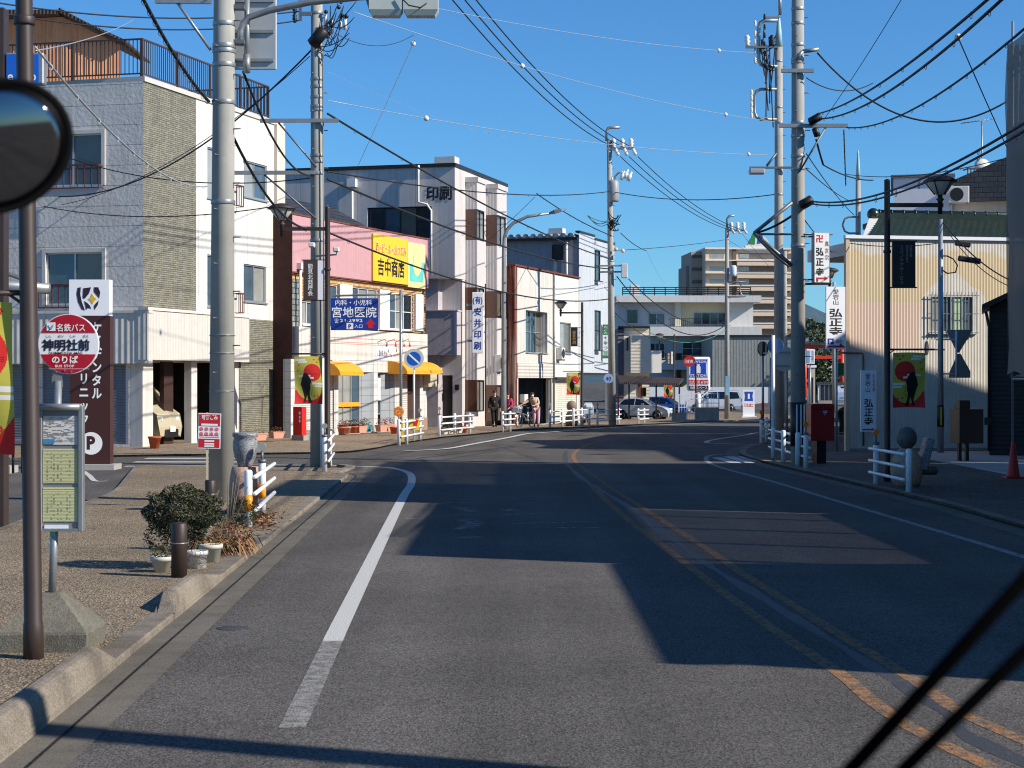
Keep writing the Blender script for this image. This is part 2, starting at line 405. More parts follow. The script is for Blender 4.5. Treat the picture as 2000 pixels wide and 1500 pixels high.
def kerb_block(y0, y1, hgt, taper0, taper1):
    mb = MB(); n = 10; rings = []; wd = .18
    ks = [0, .001] + [i/n for i in range(1, n)] + [.999, 1]
    for t in ks:
        y = y0+(y1-y0)*t; L_ = y1-y0; h = hgt*min(1, (t*L_)/taper0 if taper0 else 1, ((1-t)*L_)/taper1 if taper1 else 1)
        h = max(h, .004); x = xk(y)+.004; e = min(.045, h*.45); tp = .055*h/hgt
        rings.append([(x, y, .0), (x-tp*.6, y, .055+h-e), (x-tp-e*.4, y, .06+h-.01), (x-tp-e*1.2, y, .06+h), (x-wd+.03, y, .06+h), (x-wd, y, .055+h-e), (x-wd, y, .0)])
    mb.loft(rings); return struct('kerb', mb, m_kerb)
kerb_block(-6, 9.1, .155, 0, .05)
kerb_block(9.13, 12.45, .15, .05, .22)
kerb_block(14.95, 17.9, .15, .22, 1.2)
walk = [(p.x-.19, p.y) for p in kl[:-12]] + [G(655,928), G(672,919), G(640,917), G(560,917), G(420,915), G(300,914), G(268,915), G(255,930), G(232,959), G(205,975), G(168,987), G(100,1006), G(42,1025), G(0,1042), (-7.3, 21.5), (-7.6, 10), (-7.7, -8)]
struct('pavement', sheet(MB(), walk, .055), m_walk)
b_ = [G(x, y) for x, y in ((268,915),(255,930),(232,959),(205,975),(168,987),(100,1006),(42,1025),(0,1042))]
struct('pavement_edge', ribbon(MB(), b_, .10, .059), m_kerb)
front = [G(*p) for p in ((60,897),(200,893),(395,890),(500,888),(655,885.5),(720,879),(774,868.5),(860,856),(920,850.5),(1000,842),(1060,838.5),(1165,834.5),(1250,830),(1300,828),(1400,823),(1475,820.5),(1560,819))]
mb = MB(); fp = [(-40, front[0][1])] + [tuple(p[:2]) for p in smooth_line(front, 3)] + [(33, front[-1][1]), (36, 118)]; vs = []; nr = 16
for x, y in fp:
    vs.append((x, y, gz(x, y)-.1))
    for k in range(nr+1): yy = y+(165-y)*k/nr; vs.append((x, yy, gz(x, yy)+.05))
q = nr+2; mb.add(vs, [(i*q+j, (i+1)*q+j, (i+1)*q+j+1, i*q+j+1) for i in range(len(fp)-1) for j in range(nr+1)])
struct('pavement', mb, m_walk2)
struct('kerb', ribbon(MB(), [(p[0], p[1]) for p in front], .22, .062), m_kerb)
rf = [(7.5, -8), (7.3, 16), (7.2, 24.5), (7.2, 28.4), (6.95, 33.3), (6.6, 39.8), (6.35, 46), (6.55, 49.4), (7.2, 53), (8.2, 56.3), (9.6, 57.6)]
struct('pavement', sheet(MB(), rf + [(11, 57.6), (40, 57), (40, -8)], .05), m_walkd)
struct('kerb', ribbon(MB(), rf, .2, .062), m_kerb)
struct('gutter', ribbon(MB(), [(p[0]-.3, p[1]) for p in rf], .38, .005), m_gut)
struct('concrete_apron', sheet(MB(), [G(1770,892), G(1800,887.5), G(1965,888), (17, 47), (17, 34), (10.6, 34.4), G(1900,918)], .09), m_conc)
# far hills behind the side street
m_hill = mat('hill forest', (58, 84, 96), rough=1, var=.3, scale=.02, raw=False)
mb = MB(); pr = [(-700, 0), (100, 60), (330, 115), (420, 130), (520, 98), (700, 120), (900, 70), (1500, 90), (2300, 0)]
pl = smooth_line(pr, 5); n = len(pl)
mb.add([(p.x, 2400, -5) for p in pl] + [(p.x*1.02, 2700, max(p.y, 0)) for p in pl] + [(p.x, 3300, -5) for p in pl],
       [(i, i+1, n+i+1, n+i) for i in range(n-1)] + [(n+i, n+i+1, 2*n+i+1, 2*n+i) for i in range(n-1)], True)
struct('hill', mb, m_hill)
# ------------------------------------------------------------ shared materials for buildings
m_white_wall = mat('white render', (204,200,192), rough=.8, var=.05, streak=.2, bump=.002, bscale=60)
m_wpanel = mat('white panel', (214,210,203), rough=.6, var=.03, panel=(.91, 0, (170,166,164)), streak=.22)
m_stucco = mat('grey stucco', (206,202,196), rough=.9, var=.10, scale=1.2, bump=.012, bscale=9, streak=.2, streakcol=(110,110,112), panel=(0, .62, (140,140,146)))
m_tile = mat('grey split tile', (116,114,100), rough=.7, var=.2, scale=5, bricks=(.23,.065,(74,74,66),(140,138,122)), streak=.35, streakcol=(84,84,74), bump=.006, bscale=30)
m_fluted = mat('fluted fascia', (200,196,188), rough=.6, var=.06, ribs=('v', .18, .05), streak=.25, streakcol=(150,140,126))
m_shutter = mat('grey roller shutter', (112,122,130), rough=.45, metal=.3, var=.12, ribs=('h', .085, .08), streak=.25)
m_shutw = mat('white roller shutter', (198,196,190), rough=.5, var=.08, ribs=('h', .085, .08), streak=.2)
m_shutc = mat('cream roller shutter', (206,200,182), rough=.5, var=.08, ribs=('h', .10, .08), streak=.3)
m_brown = mat('brown painted steel', (56,44,40), rough=.5, var=.15)
m_brownr = mat('brown railing', (66,52,48), rough=.55, var=.2)
m_rail = mat('rusty red railing', (98,48,42), rough=.7, var=.3, scale=12)
m_alu = mat('aluminium frame', (186,188,190), rough=.35, metal=.6, var=.06)
m_alud = mat('dark bronze frame', (52,46,42), rough=.4, metal=.4, var=.1)
m_wframe = mat('white window frame', (204,204,202), rough=.4, var=.04)
m_glassd = glass('dark glass', (26,30,34))
m_glassb = glass('blue grey glass', (74,92,106), var=.25)
m_glassc = glass('glass with curtain', (148,150,146), var=.2)
m_glasst = glass('glass with brown blind', (104,98,90), var=.2)
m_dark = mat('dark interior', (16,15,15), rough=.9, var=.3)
m_conc2 = mat('plain concrete', (150,146,138), rough=.9, var=.15, streak=.3, bump=.003, bscale=50)
m_pole = mat('spun concrete pole', (158,158,152), rough=.85, var=.12, scale=1.5, streak=.35, streakcol=(104,108,98), bump=.0015, bscale=90)
m_galv = mat('galvanised steel', (150,154,156), rough=.42, metal=.55, var=.12, scale=6)
m_galvd = mat('dull galvanised steel', (112,116,120), rough=.5, metal=.5, var=.15, scale=6)
m_blackp = mat('black plastic', (22,22,24), rough=.5, var=.2)
m_cable = mat('black cable', (24,25,28), rough=.7, var=.1)
m_cableb = mat('blue grey cable', (44,54,78), rough=.7, var=.1)
m_cablew = mat('pale steel wire', (170,176,180), rough=.5, metal=.4, var=.1)
m_insul = mat('white porcelain', (224,224,220), rough=.25, var=.05)
m_pvc = mat('white drainpipe', (224,222,216), rough=.45, var=.05)
m_penth = mat('rusty orange corrugated metal', (196,136,96), rough=.75, var=.15, ribs=('v', .10, .10), streak=.5, streakcol=(120,66,40))
m_roofd = mat('dark metal roof', (62,48,44), rough=.7, var=.2, ribs=('v', .12, .08))
m_ktile = mat('dark roof tiles', (46,48,52), rough=.5, var=.25, bricks=(.28,.20,(20,20,22),(66,68,72)))
m_pink = mat('pink ribbed metal', (190,146,149), rough=.6, var=.05, ribs=('v', .15, .035), streak=.18, streakcol=(170,112,110))
m_pattern = mat('patterned ornamental tile', (204,160,106), rough=.8, var=.15, bricks=(.11,.11,(120,78,46),(222,182,128)), bump=.01, bscale=25)
m_tilew = mat('white wall tile', (204,203,199), rough=.35, var=.04, panel=(.45, .30, (170,170,168)), streak=.15)
m_lilac = mat('pale lilac panel', (196,191,189), rough=.7, var=.04, panel=(.91, 0, (160,152,152)), streak=.22, bump=.002, bscale=60)
m_lilacr = mat('pale ribbed panel', (199,194,191), rough=.65, var=.04, ribs=('v', .15, .04))
m_lilact = mat('rough pale render', (176,168,172), rough=.9, var=.12, bump=.012, bscale=30, streak=.2)
m_rust = mat('rusted iron sheet', (92,34,22), rough=.95, var=.45, scale=4, streak=.75, streakcol=(186,172,160), ribs=('v', .15, .05))
m_rustw = mat('white sheet with rust stains', (202,200,194), rough=.65, var=.05, ribs=('v', .22, .03), streak=.55, streakcol=(158,120,72))
m_plaster = mat('aged white plaster', (204,204,198), rough=.85, var=.06, streak=.18, streakcol=(150,146,136))
m_silver = mat('weathered white metal cladding', (186,192,198), rough=.5, var=.06, ribs=('v', .30, .03), streak=.35, streakcol=(128,132,134))
m_greym = mat('grey metal cladding', (128,136,146), rough=.6, var=.1, ribs=('v', .45, .025), streak=.3, streakcol=(70,76,84))
m_band = mat('white slatted band', (196,192,186), rough=.6, var=.06, ribs=('h', .16, .06), streak=.4, streakcol=(130,116,100))
m_yellow = mat('sign yellow', (222,188,44), rough=.5, var=.05, scale=1)
m_orange_aw = mat('orange awning', (236,158,30), rough=.6, var=.06)
m_red = mat('sign red', (196,34,40), rough=.45, var=.06)
m_redp = mat('bright red paint', (206,36,30), rough=.4, var=.08)
m_ink = mat('black lettering', (26,24,26), rough=.5, var=.1)
m_inkw = mat('white lettering', (240,240,238), rough=.45, var=.02)
m_blue = mat('sign blue', (22,58,150), rough=.4, var=.05)
m_bluel = mat('traffic blue', (24,92,190), rough=.35, var=.04)
m_boardw = mat('white board', (234,236,240), rough=.45, var=.03, streak=.06)
m_brownboard = mat('dark brown board', (66,34,28), rough=.45, var=.06)
m_brownsign = mat('brown sign board', (74,58,50), rough=.5, var=.08)
m_olive = mat('olive yellow cloth', (190,180,72), rough=.8, var=.08)
m_terra = mat('terracotta', (186,92,58), rough=.8, var=.15, scale=8)
m_terrap = mat('pink plastic planter', (206,146,124), rough=.6, var=.08)
m_soil = mat('dry soil', (70,56,44), rough=1, var=.3, scale=20)
m_leaf = mat('dark green leaves', (52,62,30), rough=.7, var=.5, scale=14)
m_leafd = mat('dry brown leaves', (120,82,54), rough=.9, var=.4, scale=14)
m_stem = mat('grey stems', (104,96,84), rough=.9, var=.2)
m_flower = mat('flowers', (196,74,84), rough=.7, var=.4, scale=30)
m_ac = mat('air conditioner casing', (214,212,204), rough=.5, var=.05)

def panes(F, wpart, rect, y, mats_, gapw=.0):
    a, b, c, d = rect; n = len(mats_)
    uniq = []; mb = F.mb()
    for i, m in enumerate(mats_):
        if m not in uniq: uniq.append(m)
        w = (c-a)/n; mb.mat(uniq.index(m)); yy = y + (.015 if i % 2 else 0)
        mb.add([(a+i*w, yy, b), (a+(i+1)*w, yy, b), (a+(i+1)*w, yy, d), (a+i*w, yy, d)], [(0,1,2,3)])
    return mb.build('pane', uniq, wpart)
def window(F, rect, mats_, frame=None, y=.09, fw=.045, bars=0, sill=True, name='window'):
    frame = frame or m_alu; a, b, c, d = rect; mb = F.mb(); n = len(mats_)
    mb.box(a, c, y-.05, y+.03, b, b+fw); mb.box(a, c, y-.05, y+.03, d-fw, d)
    mb.box(a, a+fw, y-.05, y+.03, b+fw, d-fw); mb.box(c-fw, c, y-.05, y+.03, b+fw, d-fw)
    for i in range(1, n):
        x = a+(c-a)*i/n; mb.box(x-fw*.6, x+fw*.6, y-.035, y+.02, b+fw, d-fw)
    for k in range(bars):
        z = b+(d-b)*(k+1)/(bars+1); mb.box(a+fw, c-fw, y-.03, y+.012, z-fw*.4, z+fw*.4)
    w = mb.build(name, frame, F.root)
    panes(F, w, (a+fw*.5, b+fw*.5, c-fw*.5, d-fw*.5), y+.002, mats_)
    if sill:
        F.mb().box(a-.05, c+.05, -.06, y-.055, b-.05, b-.004).build('sill', frame, w)
    return w
def railing(F, parent, x0, x1, z0, z1, y=-.3, n=None, m=None, name='railing', r=.012, top=.025, ends=True):
    mb = F.mb(); n = n or max(2, int((x1-x0)/.13))
    mb.box(x0, x1, y-top, y+top, z1-top*2, z1); mb.box(x0, x1, y-top*.7, y+top*.7, z0, z0+top*1.4)
    for i in range(n+1):
        x = x0+(x1-x0)*i/n; mb.box(x-r, x+r, y-r, y+r, z0, z1-top)
    if ends:
        for x in (x0, x1): mb.box(x-r, x+r, y, 0, z1-top*2, z1-top*.6); mb.box(x-r, x+r, y, 0, z0, z0+.02)
    return mb.build(name, m or m_rail, parent)
def ac_unit(F, parent, x, z, w=.8, h=.6, y=-.35, name='air_conditioner'):
    a = F.mb().box(x, x+w, y, y+.3, z, z+h, .02).build(name, m_ac, parent)
    mb = F.mb(); mb.disc((x+w*.4, z+h*.5), h*.4, y-.012, y-.004, 20); mb.build('fan_grille', m_alud, a)
    F.mb().box(x+.05, x+.1, y, 0, z-.06, z-.005).build('bracket', m_galvd, a); F.mb().box(x+w-.1, x+w-.05, y, 0, z-.06, z-.005).build('bracket', m_galvd, a)
    return a
def pipe(F, parent, pts, r=.04, m=None, name='drainpipe'):
    return F.mb().tube(pts, r, 8).build(name, m or m_pvc, parent)
def side_of(root, depth, swing=0.0):
    """the face on the left of the front, seen from its own front; local x runs to the front corner"""
    M = Matrix(((0, 1, 0, 0), (-1, 0, 0, depth), (0, 0, 1, 0), (0, 0, 0, 1)))
    return Face(root, Matrix.Rotation(R(swing), 4, 'Z') @ M)

# ------------------------------------------------------------ white corner building with garage
bA = thing('corner_building', 'white three storey corner building with grey tiled strip, garage and roof terrace railing', 'building', (-11.27, 53.2), face_dir(17))
F = Face(bA); D = 10.5; Sd = side_of(bA, D, 4)
LEN = F.px(551, 300)[0]; Hh = 11.36
zf = F.px(300, 608)[1]; zf0 = F.px(290, 703)[1]       # fascia top / bottom
ut = F.px(383, 400)[0]; ue = F.px(535, 400)[0]
w1 = F.rect(476, 318, 521, 388); w2 = F.rect(476, 518, 520, 590); w3 = F.rect(405, 292, 447, 390); w4 = F.rect(405, 500, 453, 600)
F.mb().wall(.002, ut, zf, Hh, (), 0).build('tiled_strip', m_tile, bA)
F.mb().wall(ut, ue, zf, Hh, (w1, w2, w3, w4), .0).build('front_wall', m_wpanel, bA)
F.mb().box(ue, LEN, -.12, .3, 0, Hh-.1).build('end_pier', mat('beige pier', (206,196,184), var=.05, rough=.8), bA)
for r in (w1, w2, w3): window(F, r, [m_glassc, m_glassb] if r is not w2 else [m_glassb, m_glassc], m_alu)
window(F, w4, [m_glassb, m_glassc])
for (x0, y0, x1, y1) in ((448, 362, 461, 404), (452, 572, 462, 612)):
    q = F.rect(x0, y0, x1, y1); railing(F, bA, q[0], q[2], q[1], q[3], -.28, 3)
# ground floor: piers, garage openings, fascia
u1 = F.px(300, 800)[0]; u2 = F.px(375, 800)[0]; u3 = F.px(386, 800)[0]; u4 = F.px(461, 800)[0]
F.mb().box(0.0, u1, 0.02, .6, 0, zf0).build('garage_pier', m_white_wall, bA); F.mb().box(u2, u3, .02, .28, 0, zf0).build('garage_pier', m_white_wall, bA)
F.mb().box(u4-.05, u4+.25, .02, .3, 0, zf0).build('garage_pier', m_white_wall, bA)
F.mb().wall(u4+.25, ue, 0, zf, (), .0).build('tiled_base', m_tile, bA)
fu = F.px(487, 650, .32)[0]
F.mb().box(-.32, fu, -.32, .0-.002, zf0, zf).build('fascia', m_fluted, bA)
F.mb().box(-.36, fu+.02, -.36, -.01, zf+.002, zf+.09).build('cornice', m_white_wall, bA)
mb = F.mb(); mb.box(.35, LEN-.02, .32, D, zf0-.02, Hh-.14); mb.build('upper_core', m_white_wall, bA)
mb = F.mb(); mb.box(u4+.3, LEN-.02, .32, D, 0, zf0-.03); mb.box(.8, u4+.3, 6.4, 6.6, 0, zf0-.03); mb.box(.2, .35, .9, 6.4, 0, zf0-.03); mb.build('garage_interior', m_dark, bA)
mb = F.mb(); mb.box(F.px(345,800)[0], F.px(363,800)[0], .45, .6, 0, zf0-.03); mb.build('garage_post', mat('brown garage post', (56,34,28), var=.1), bA)
F.mb().box(0, LEN, -.05, D, Hh-.13, Hh+.02).build('roof_edge', mat('roof coping', (196,190,182), var=.06), bA)
# side facing the bus: stucco, windows, shutter
def sx_(x0, y0, x1, y1): return Sd.rect(x0, y0, x1, y1)
s1 = sx_(92, 262, 206, 366); s2 = sx_(90, 493, 206, 598)
s1 = (s1[0]-.15, s1[1]+.05, s1[2]-.12, s1[3]); s2 = (s2[0], s2[1]+.05, s2[2]-.1, s2[3]); zb = Sd.px(250, 612)[1]
Sd.mb().wall(0, D, zb, Hh-.13, (s1, s2), 0).build('stucco_wall', m_stucco, bA)
for r in (s1, s2):
    window(Sd, r, [m_glassb, m_glasst, m_glassd][:2] if r is s2 else [m_glassb, m_glasst], m_alu, y=.1)
    mb = Sd.mb(); mb.box(r[0]-.12, r[2]+.12, -.05, -.003, r[3], r[3]+.12); mb.box(r[0]-.12, r[0], -.05, -.003, r[1], r[3]); mb.box(r[2], r[2]+.12, -.05, -.003, r[1], r[3]); mb.build('window_surround', m_white_wall, bA)
    railing(Sd, bA, r[0]-.08, r[2]+.05, r[1]-.12, r[1]+.62, -.32, 9)
sf0 = Sd.px(250, 710)[1]
Sd.mb().box(0, D+.31, -.3, -.003, sf0, zb).build('side_fascia', m_fluted, bA)
Sd.mb().box(0, D+.34, -.34, -.002, zb+.002, zb+.08).build('side_cornice', m_white_wall, bA)
su = Sd.px(257, 800)[0]; sm = Sd.px(88, 800)[0]
Sd.mb().wall(0, su-.05, 0, sf0, ((sm-2.4, .05, sm-.35, sf0-.02), (sm-.1, .12, su-.12, sf0-.02)), .02).build('side_wall', m_stucco, bA)
Sd.mb().box(sm-.1, su-.12, .08, .12, .12, sf0-.02).build('roller_shutter', m_shutter, bA)
Sd.mb().box(sm-2.4, sm-.35, .08, .12, .05, sf0-.02).build('roller_shutter', m_shutter, bA)
# terrace railing round the roof
def long_rail(Fx, x0, x1, z0, h, y, m, parent, name, post=2.2, gap=.135, half=False):
    mb = Fx.mb(); mb.box(x0, x1, y-.03, y+.03, z0+h-.05, z0+h); mb.box(x0, x1, y-.02, y+.02, z0+.08, z0+.12)
    n = int((x1-x0)/gap)
    for i in range(n+1):
        x = x0+(x1-x0)*i/n; mb.box(x-.011, x+.011, y-.011, y+.011, z0+.1, z0+h-.03)
    k = max(1, int((x1-x0)/post))
    for i in range(k+1):
        x = x0+(x1-x0)*i/k; mb.box(x-.03, x+.03, y-.031, y+.031, z0-.02, z0+h)
    return mb.build(name, m, parent)
long_rail(F, .08, LEN-1.0, Hh+.02, 1.18, .08, m_brownr, bA, 'terrace_railing')
long_rail(Sd, 1.2, D-.1, Hh+.02, 1.18, .08, m_brownr, bA, 'terrace_railing')
F.mb().M
rr = MB(F.M @ Matrix.Translation((LEN-1.0, 0, 0)) @ Matrix.Rotation(R(90), 4, 'Z'))
rr.box(.1, 4, -.03, .03, Hh+1.15, Hh+1.2)
for i in range(30): rr.box(.1+i*.13, .122+i*.13, -.011, .011, Hh+.05, Hh+1.16)
rr.build('terrace_railing', m_brownr, bA)
# corrugated hut on the roof
hut = thing('rooftop_hut', 'rusty orange corrugated metal hut on the terrace of the corner building', 'hut', (0, 0, 0)); tag(hut)
hY = 58.0; hp = lambda x, y: at(x, y, hY)
bA_in = []
hx0, hx1 = hp(-60, 100).x, hp(234, 100).x; zt = Hh+.02; hm = hp(122, 20).x
hut.location = (hp(122, 0).x, hY, zt)
mb = MB(); top = hp(122, 33).z-zt; te = hp(232, 88).z-zt
x1 = hx1-hut.location.x; x0 = hx0-hut.location.x
mb.prism([(0, 0), (x1, 0), (x1, te), (0, top)], 0, .05); mb.build('wall', m_penth, hut)
mb = MB(); mb.add([(0, 0, 0), (0, 0, top), (-1.6, 4.2, top), (-1.6, 4.2, 0)], [(0, 1, 2, 3)]); mb.add([(0, 0, 0), (0, 0, top), (-4, .6, top-.05), (-4, .6, 0)], [(0,1,2,3)])
mb.build('wall', m_penth, hut)
mb = MB(); e0 = hp(140, 22).z-zt; e1 = hp(254, 84).z-zt
mb.add([(-.05, -.35, top+.10), (x1+.28, -.35, te+.02), (x1+.28, 3.5, te+.02), (-.05, 3.5, top+.10), (-.05, -.35, top+.17), (x1+.28, -.35, te+.10), (x1+.28, 3.5, te+.10), (-.05, 3.5, top+.17)],
       [(0,3,2,1),(4,5,6,7),(0,1,5,4),(1,2,6,5),(2,3,7,6),(3,0,4,7)])
mb.box(-4.2, -.055, -.4, 3.5, top+.02, top+.16)
for i in range(16):
    t = i/15; mb.tube([(x1*t, -.36, top+.17+(te+.10-top-.17)*t+.02), (x1*t, 3.4, top+.19+(te-top-.07)*t)], .045, 6)
mb.build('roof', m_roofd, hut)
mb = MB(); a = hp(188, 145); mb.box(a.x-hut.location.x, a.x-hut.location.x+.35, -.03, -.003, .02, .24); mb.build('window', m_glassb, hut)
# ------------------------------------------------------------ pink liquor shop
bB = thing('liquor_shop', 'two storey shop with pink ribbed fascia, yellow sign panel and orange awnings', 'shop', (-7.97, 62.0), face_dir(21))
F = Face(bB); D = 9.0; LEN = F.px(832, 600)[0]
zp0 = F.px(650, 539)[1]; zp1 = F.px(650, 435)[1]; zs = F.px(690, 642)[1]; zb1 = zs-.02; zb0 = F.px(735, 705, .35)[1]
wins = [F.rect(592, 592, 610, 634), F.rect(638, 560, 688, 640), F.rect(688, 562, 718, 640), F.rect(757, 575, 803, 643)]
sh = [F.rect(662, 556, 684, 640), F.rect(738, 567, 757, 643), F.rect(806, 575, 823, 645)]
wins = [F.rect(590, 588, 612, 634), F.rect(640, 556, 660, 640), F.rect(684, 562, 737, 641), F.rect(758, 573, 806, 644)]
F.mb().wall(.0, LEN, zs, zp0, wins, 0).build('patterned_wall', m_pattern, bB)
F.mb().box(.05, LEN-.02, .16, D, .0, zp1-.4).build('core', m_dark, bB)
mb = F.mb(); mb.box(-.02, LEN+.02, -.12, .12, zp0-.02, zp1); mb.build('pink_fascia', m_pink, bB)
mb = F.mb(); mb.box(-.06, LEN+.05, -.15, .14, zp1+.003, zp1+.06); mb.box(-.06, LEN+.04, -.14, -.123, zp0-.07, zp0-.023); mb.build('fascia_trim', mat('rusty trim', (112,62,50), rough=.9, var=.3, scale=8), bB)
mb = F.mb(); mb.box(-.06, -.024, -.18, .7, 0, zp1); mb.build('side_trim', mat('dark rusty sheet', (66,36,30), rough=.9, var=.3), bB)
for r, g in zip(wins, ([m_glassc, m_glassb], [m_glassb], [m_glassb, m_glassc, m_glassc], [m_glassb, m_glassc, m_glassd])):
    window(F, r, g, m_wframe, bars=1 if r is wins[3] else 0)
for r in (F.rect(660, 556, 684, 642), F.rect(738, 566, 757, 644), F.rect(808, 575, 823, 646)):
    mb = F.mb(); mb.box(r[0], r[2], -.10, -.02, r[1], r[3]); mb.build('window_shutter', mat('white louvred shutter', (230,230,228), rough=.5, var=.03, ribs=('h', .06, .06)), bB)
r = F.rect(570, 546, 585, 640)
mb = F.mb(); mb.box(r[0], r[2], -.02, -.004, r[1], r[3])
gb = mb.build('glass_block_window', mat('glass blocks', (120,128,126), rough=.25, var=.2, bricks=(.2,.2,(70,74,72),(150,156,152))), bB)
pipe(F, bB, [(F.px(577, 530)[0], -.2, F.px(577, 522)[1]), (F.px(577, 530)[0], -.2, .3)], .055)
F.mb().box(F.px(577,530)[0]-.14, F.px(577,530)[0]+.14, -.3, -.12, F.px(577, 526)[1], F.px(577, 514)[1]).build('rain_hopper', m_pvc, bB)
# tiled roof seen above the fascia
mb = F.mb(); z0 = zp1-.3
mb.add([(0.4, .9, z0), (LEN-.2, .9, z0), (LEN-.6, D*.45, z0+1.75), (2.6, D*.45, z0+1.75), (LEN-.2, D, z0), (.4, D, z0)], [(0,1,2,3), (3,2,4,5), (0,3,5), (1,4,2)]); mb.build('tiled_roof', m_ktile, bB)
# yellow sign panel
y0 = F.px(729, 456, .2); y1 = F.px(830, 555, .2)
ux = [F.px(x, 500, .2)[0] for x in (729, 797, 831)]
zt0, zt1 = F.px(762, 552, .2)[1], F.px(762, 462, .2)[1]
sg = F.mb().box(ux[0], ux[1]-.02, -.20, -.123, zt0, zt1).build('sign_panel', m_yellow, bB)
mb = F.mb(); a = F.px(733, 485, .2)[0]; b = F.px(793, 490, .2)[0]; z_ = F.px(762, 499, .2)[1]; zz = F.px(762, 476, .2)[1]
mb.text('酒・ビール・おつまみ', a, z_, b-a, zz-z_, y=-.206, bold=.022); mb.build('lettering', m_inkw, sg)
mb = F.mb(); mb.text('酒・ビール・おつまみ', a, z_, b-a, zz-z_, y=-.209, bold=0.0); mb.build('lettering', m_red, sg)
a = F.px(737, 500, .2)[0]; b = F.px(790, 500, .2)[0]; z_ = F.px(762, 541, .2)[1]; zz = F.px(762, 506, .2)[1]
mb = F.mb(); mb.text('吉中商店', a, z_, b-a, zz-z_, y=-.206, bold=.02); mb.build('lettering', m_ink, sg)
p2 = F.mb().box(ux[1]+.01, ux[2]-.01, -.20, -.123, zt0-.08, zt1-.08).build('sign_panel', mat('cream sign panel', (228,206,150), rough=.6, var=.08, scale=2), bB)
mb = F.mb(); w = ux[2]-ux[1]; cx = (ux[1]+ux[2])/2; zm = (zt0+zt1)/2
mb.prism([(cx-w*.40, zm-.75), (cx+w*.36, zm-.75), (cx+w*.40, zm+.1), (cx-w*.42, zm-.05)], -.206, -.203); mb.build('painted_water', mat('turquoise paint', (96,190,180), var=.15, rough=.6), p2)
mb = F.mb(); mb.prism([(cx+w*.25*math.cos(t)*(.8 if math.sin(t)>0 else 1), zm+.1+.62*math.sin(t)) for t in [k*math.pi/10 for k in range(20)]], -.212, -.208); mb.build('painted_shape', mat('cream paint', (240,206,140), var=.12, rough=.6), p2)
# ground floor front
OUT = .35
def q(x0, y0, x1, y1): return F.rect(x0, y0, x1, y1, OUT)
cols = [F.px(x, 760, OUT)[0] for x in (566, 650, 660, 711, 730, 738, 768, 776, 800, 812, 834)]
zt2 = zs - .06
F.mb().box(.15, cols[10]+.05, -OUT, .0-.003, zb0, zt2).build('fascia_band', mat('weathered white fascia', (204,200,192), rough=.7, var=.06, panel=(2.3,0,(160,150,140)), streak=.4, streakcol=(140,110,84)), bB)
mb = F.mb()
for dz in (.34, .50, .56): mb.box(.9, cols[10]-.1, -OUT-.006, -OUT-.003, zt2-dz, zt2-dz+.02)
mb.build('painted_stripe', mat('faded red stripe', (206,120,116), var=.2, scale=8), bB)
r = q(734, 676, 766, 703); ns = F.mb().box(r[0], r[2], -OUT-.02, -OUT-.003, r[1], r[3]).build('notice_board', m_boardw, bB)
F.mb().text('しめ飾酒屋さん', r[0]+.04, r[1]+.1, r[2]-r[0]-.1, r[3]-r[1]-.25, y=-OUT-.026).build('lettering', mat('grey brush lettering', (110,90,88), var=.2), ns)
for x in (737, 755, 772, 783):
    mb = F.mb()
    u = F.px(x, 670, OUT)[0]; z = F.px(x, 668, OUT)[1]
    mb.tube([(u, -OUT-.02, z), (u+.1, -OUT-.3, z+.12), (u+.12, -OUT-.34, z-.12)], .015, 5); mb.ball((u+.12, -OUT-.34, z-.14), .05, 8, 5); mb.build('sign_lamp', m_galvd, bB)
def shopwall(u0, u1, m, y=-OUT+.04, name='shop_wall', z0=0): return F.mb().box(u0, u1, y, -.005, z0, zb0-.004).build(name, m, bB)
shopwall(.12, F.px(566, 700, OUT)[0]+.15, m_tilew)
F.mb().box(F.px(580,760,OUT)[0], F.px(620,760,OUT)[0], -OUT+.05, -OUT+.1, .05, zb0-.01).build('roller_shutter', m_shutw, bB)
F.mb().box(F.px(622,760,OUT)[0], F.px(640,760,OUT)[0], -OUT+.02, -.005, 0, zb0-.01).build('shop_wall', m_tilew, bB)
F.mb().box(F.px(640,760,OUT)[0], F.px(652,760,OUT)[0], -OUT+.05, -OUT+.1, .05, zb0-.01).build('roller_shutter', m_shutw, bB)
u = F.px(656, 760, OUT)[0]; F.mb().box(u-.12, F.px(661,760,OUT)[0]+.02, -OUT+.01, -.005, 0, zb0-.01).build('shop_wall', m_tilew, bB)
zw1 = F.px(690, 727, OUT)[1]; zy = F.px(690, 790, OUT)[1]
wd = window(F, (F.px(662,760,OUT)[0]+.03, .42, F.px(710,760,OUT)[0], zw1), [m_glassc, m_glassc, m_glassb], m_alu, y=-OUT+.22, fw=.06, sill=False, name='shop_window')
F.mb().box(F.px(662,760,OUT)[0]+.03, F.px(710,760,OUT)[0], -OUT+.14, -OUT+.17, zy-.08, zy+.08).build('yellow_rail', m_orange_aw, bB)
ua, ub = F.px(711,760,OUT)[0], F.px(729,760,OUT)[0]
mb = F.mb(); mb.add([(ua, -OUT+.2, .3), (ub, -OUT+.02, .3), (ub, -OUT+.02, zw1), (ua, -OUT+.2, zw1)], [(0,1,2,3)]); mb.build('display_wall', mat('grey tiled return', (150,156,160), var=.08, panel=(.45,.3,(110,114,118)), rough=.4), bB)
F.mb().box(F.px(729.5,760,OUT)[0], F.px(738,760,OUT)[0], -OUT, -.005, 0, zb0-.01).build('shop_wall', m_tilew, bB)
window(F, (F.px(738.5,760,OUT)[0], .75, F.px(751,760,OUT)[0], zw1), [m_glassc, m_glassb], m_alu, y=-OUT+.22, fw=.05, sill=False, name='shop_window')
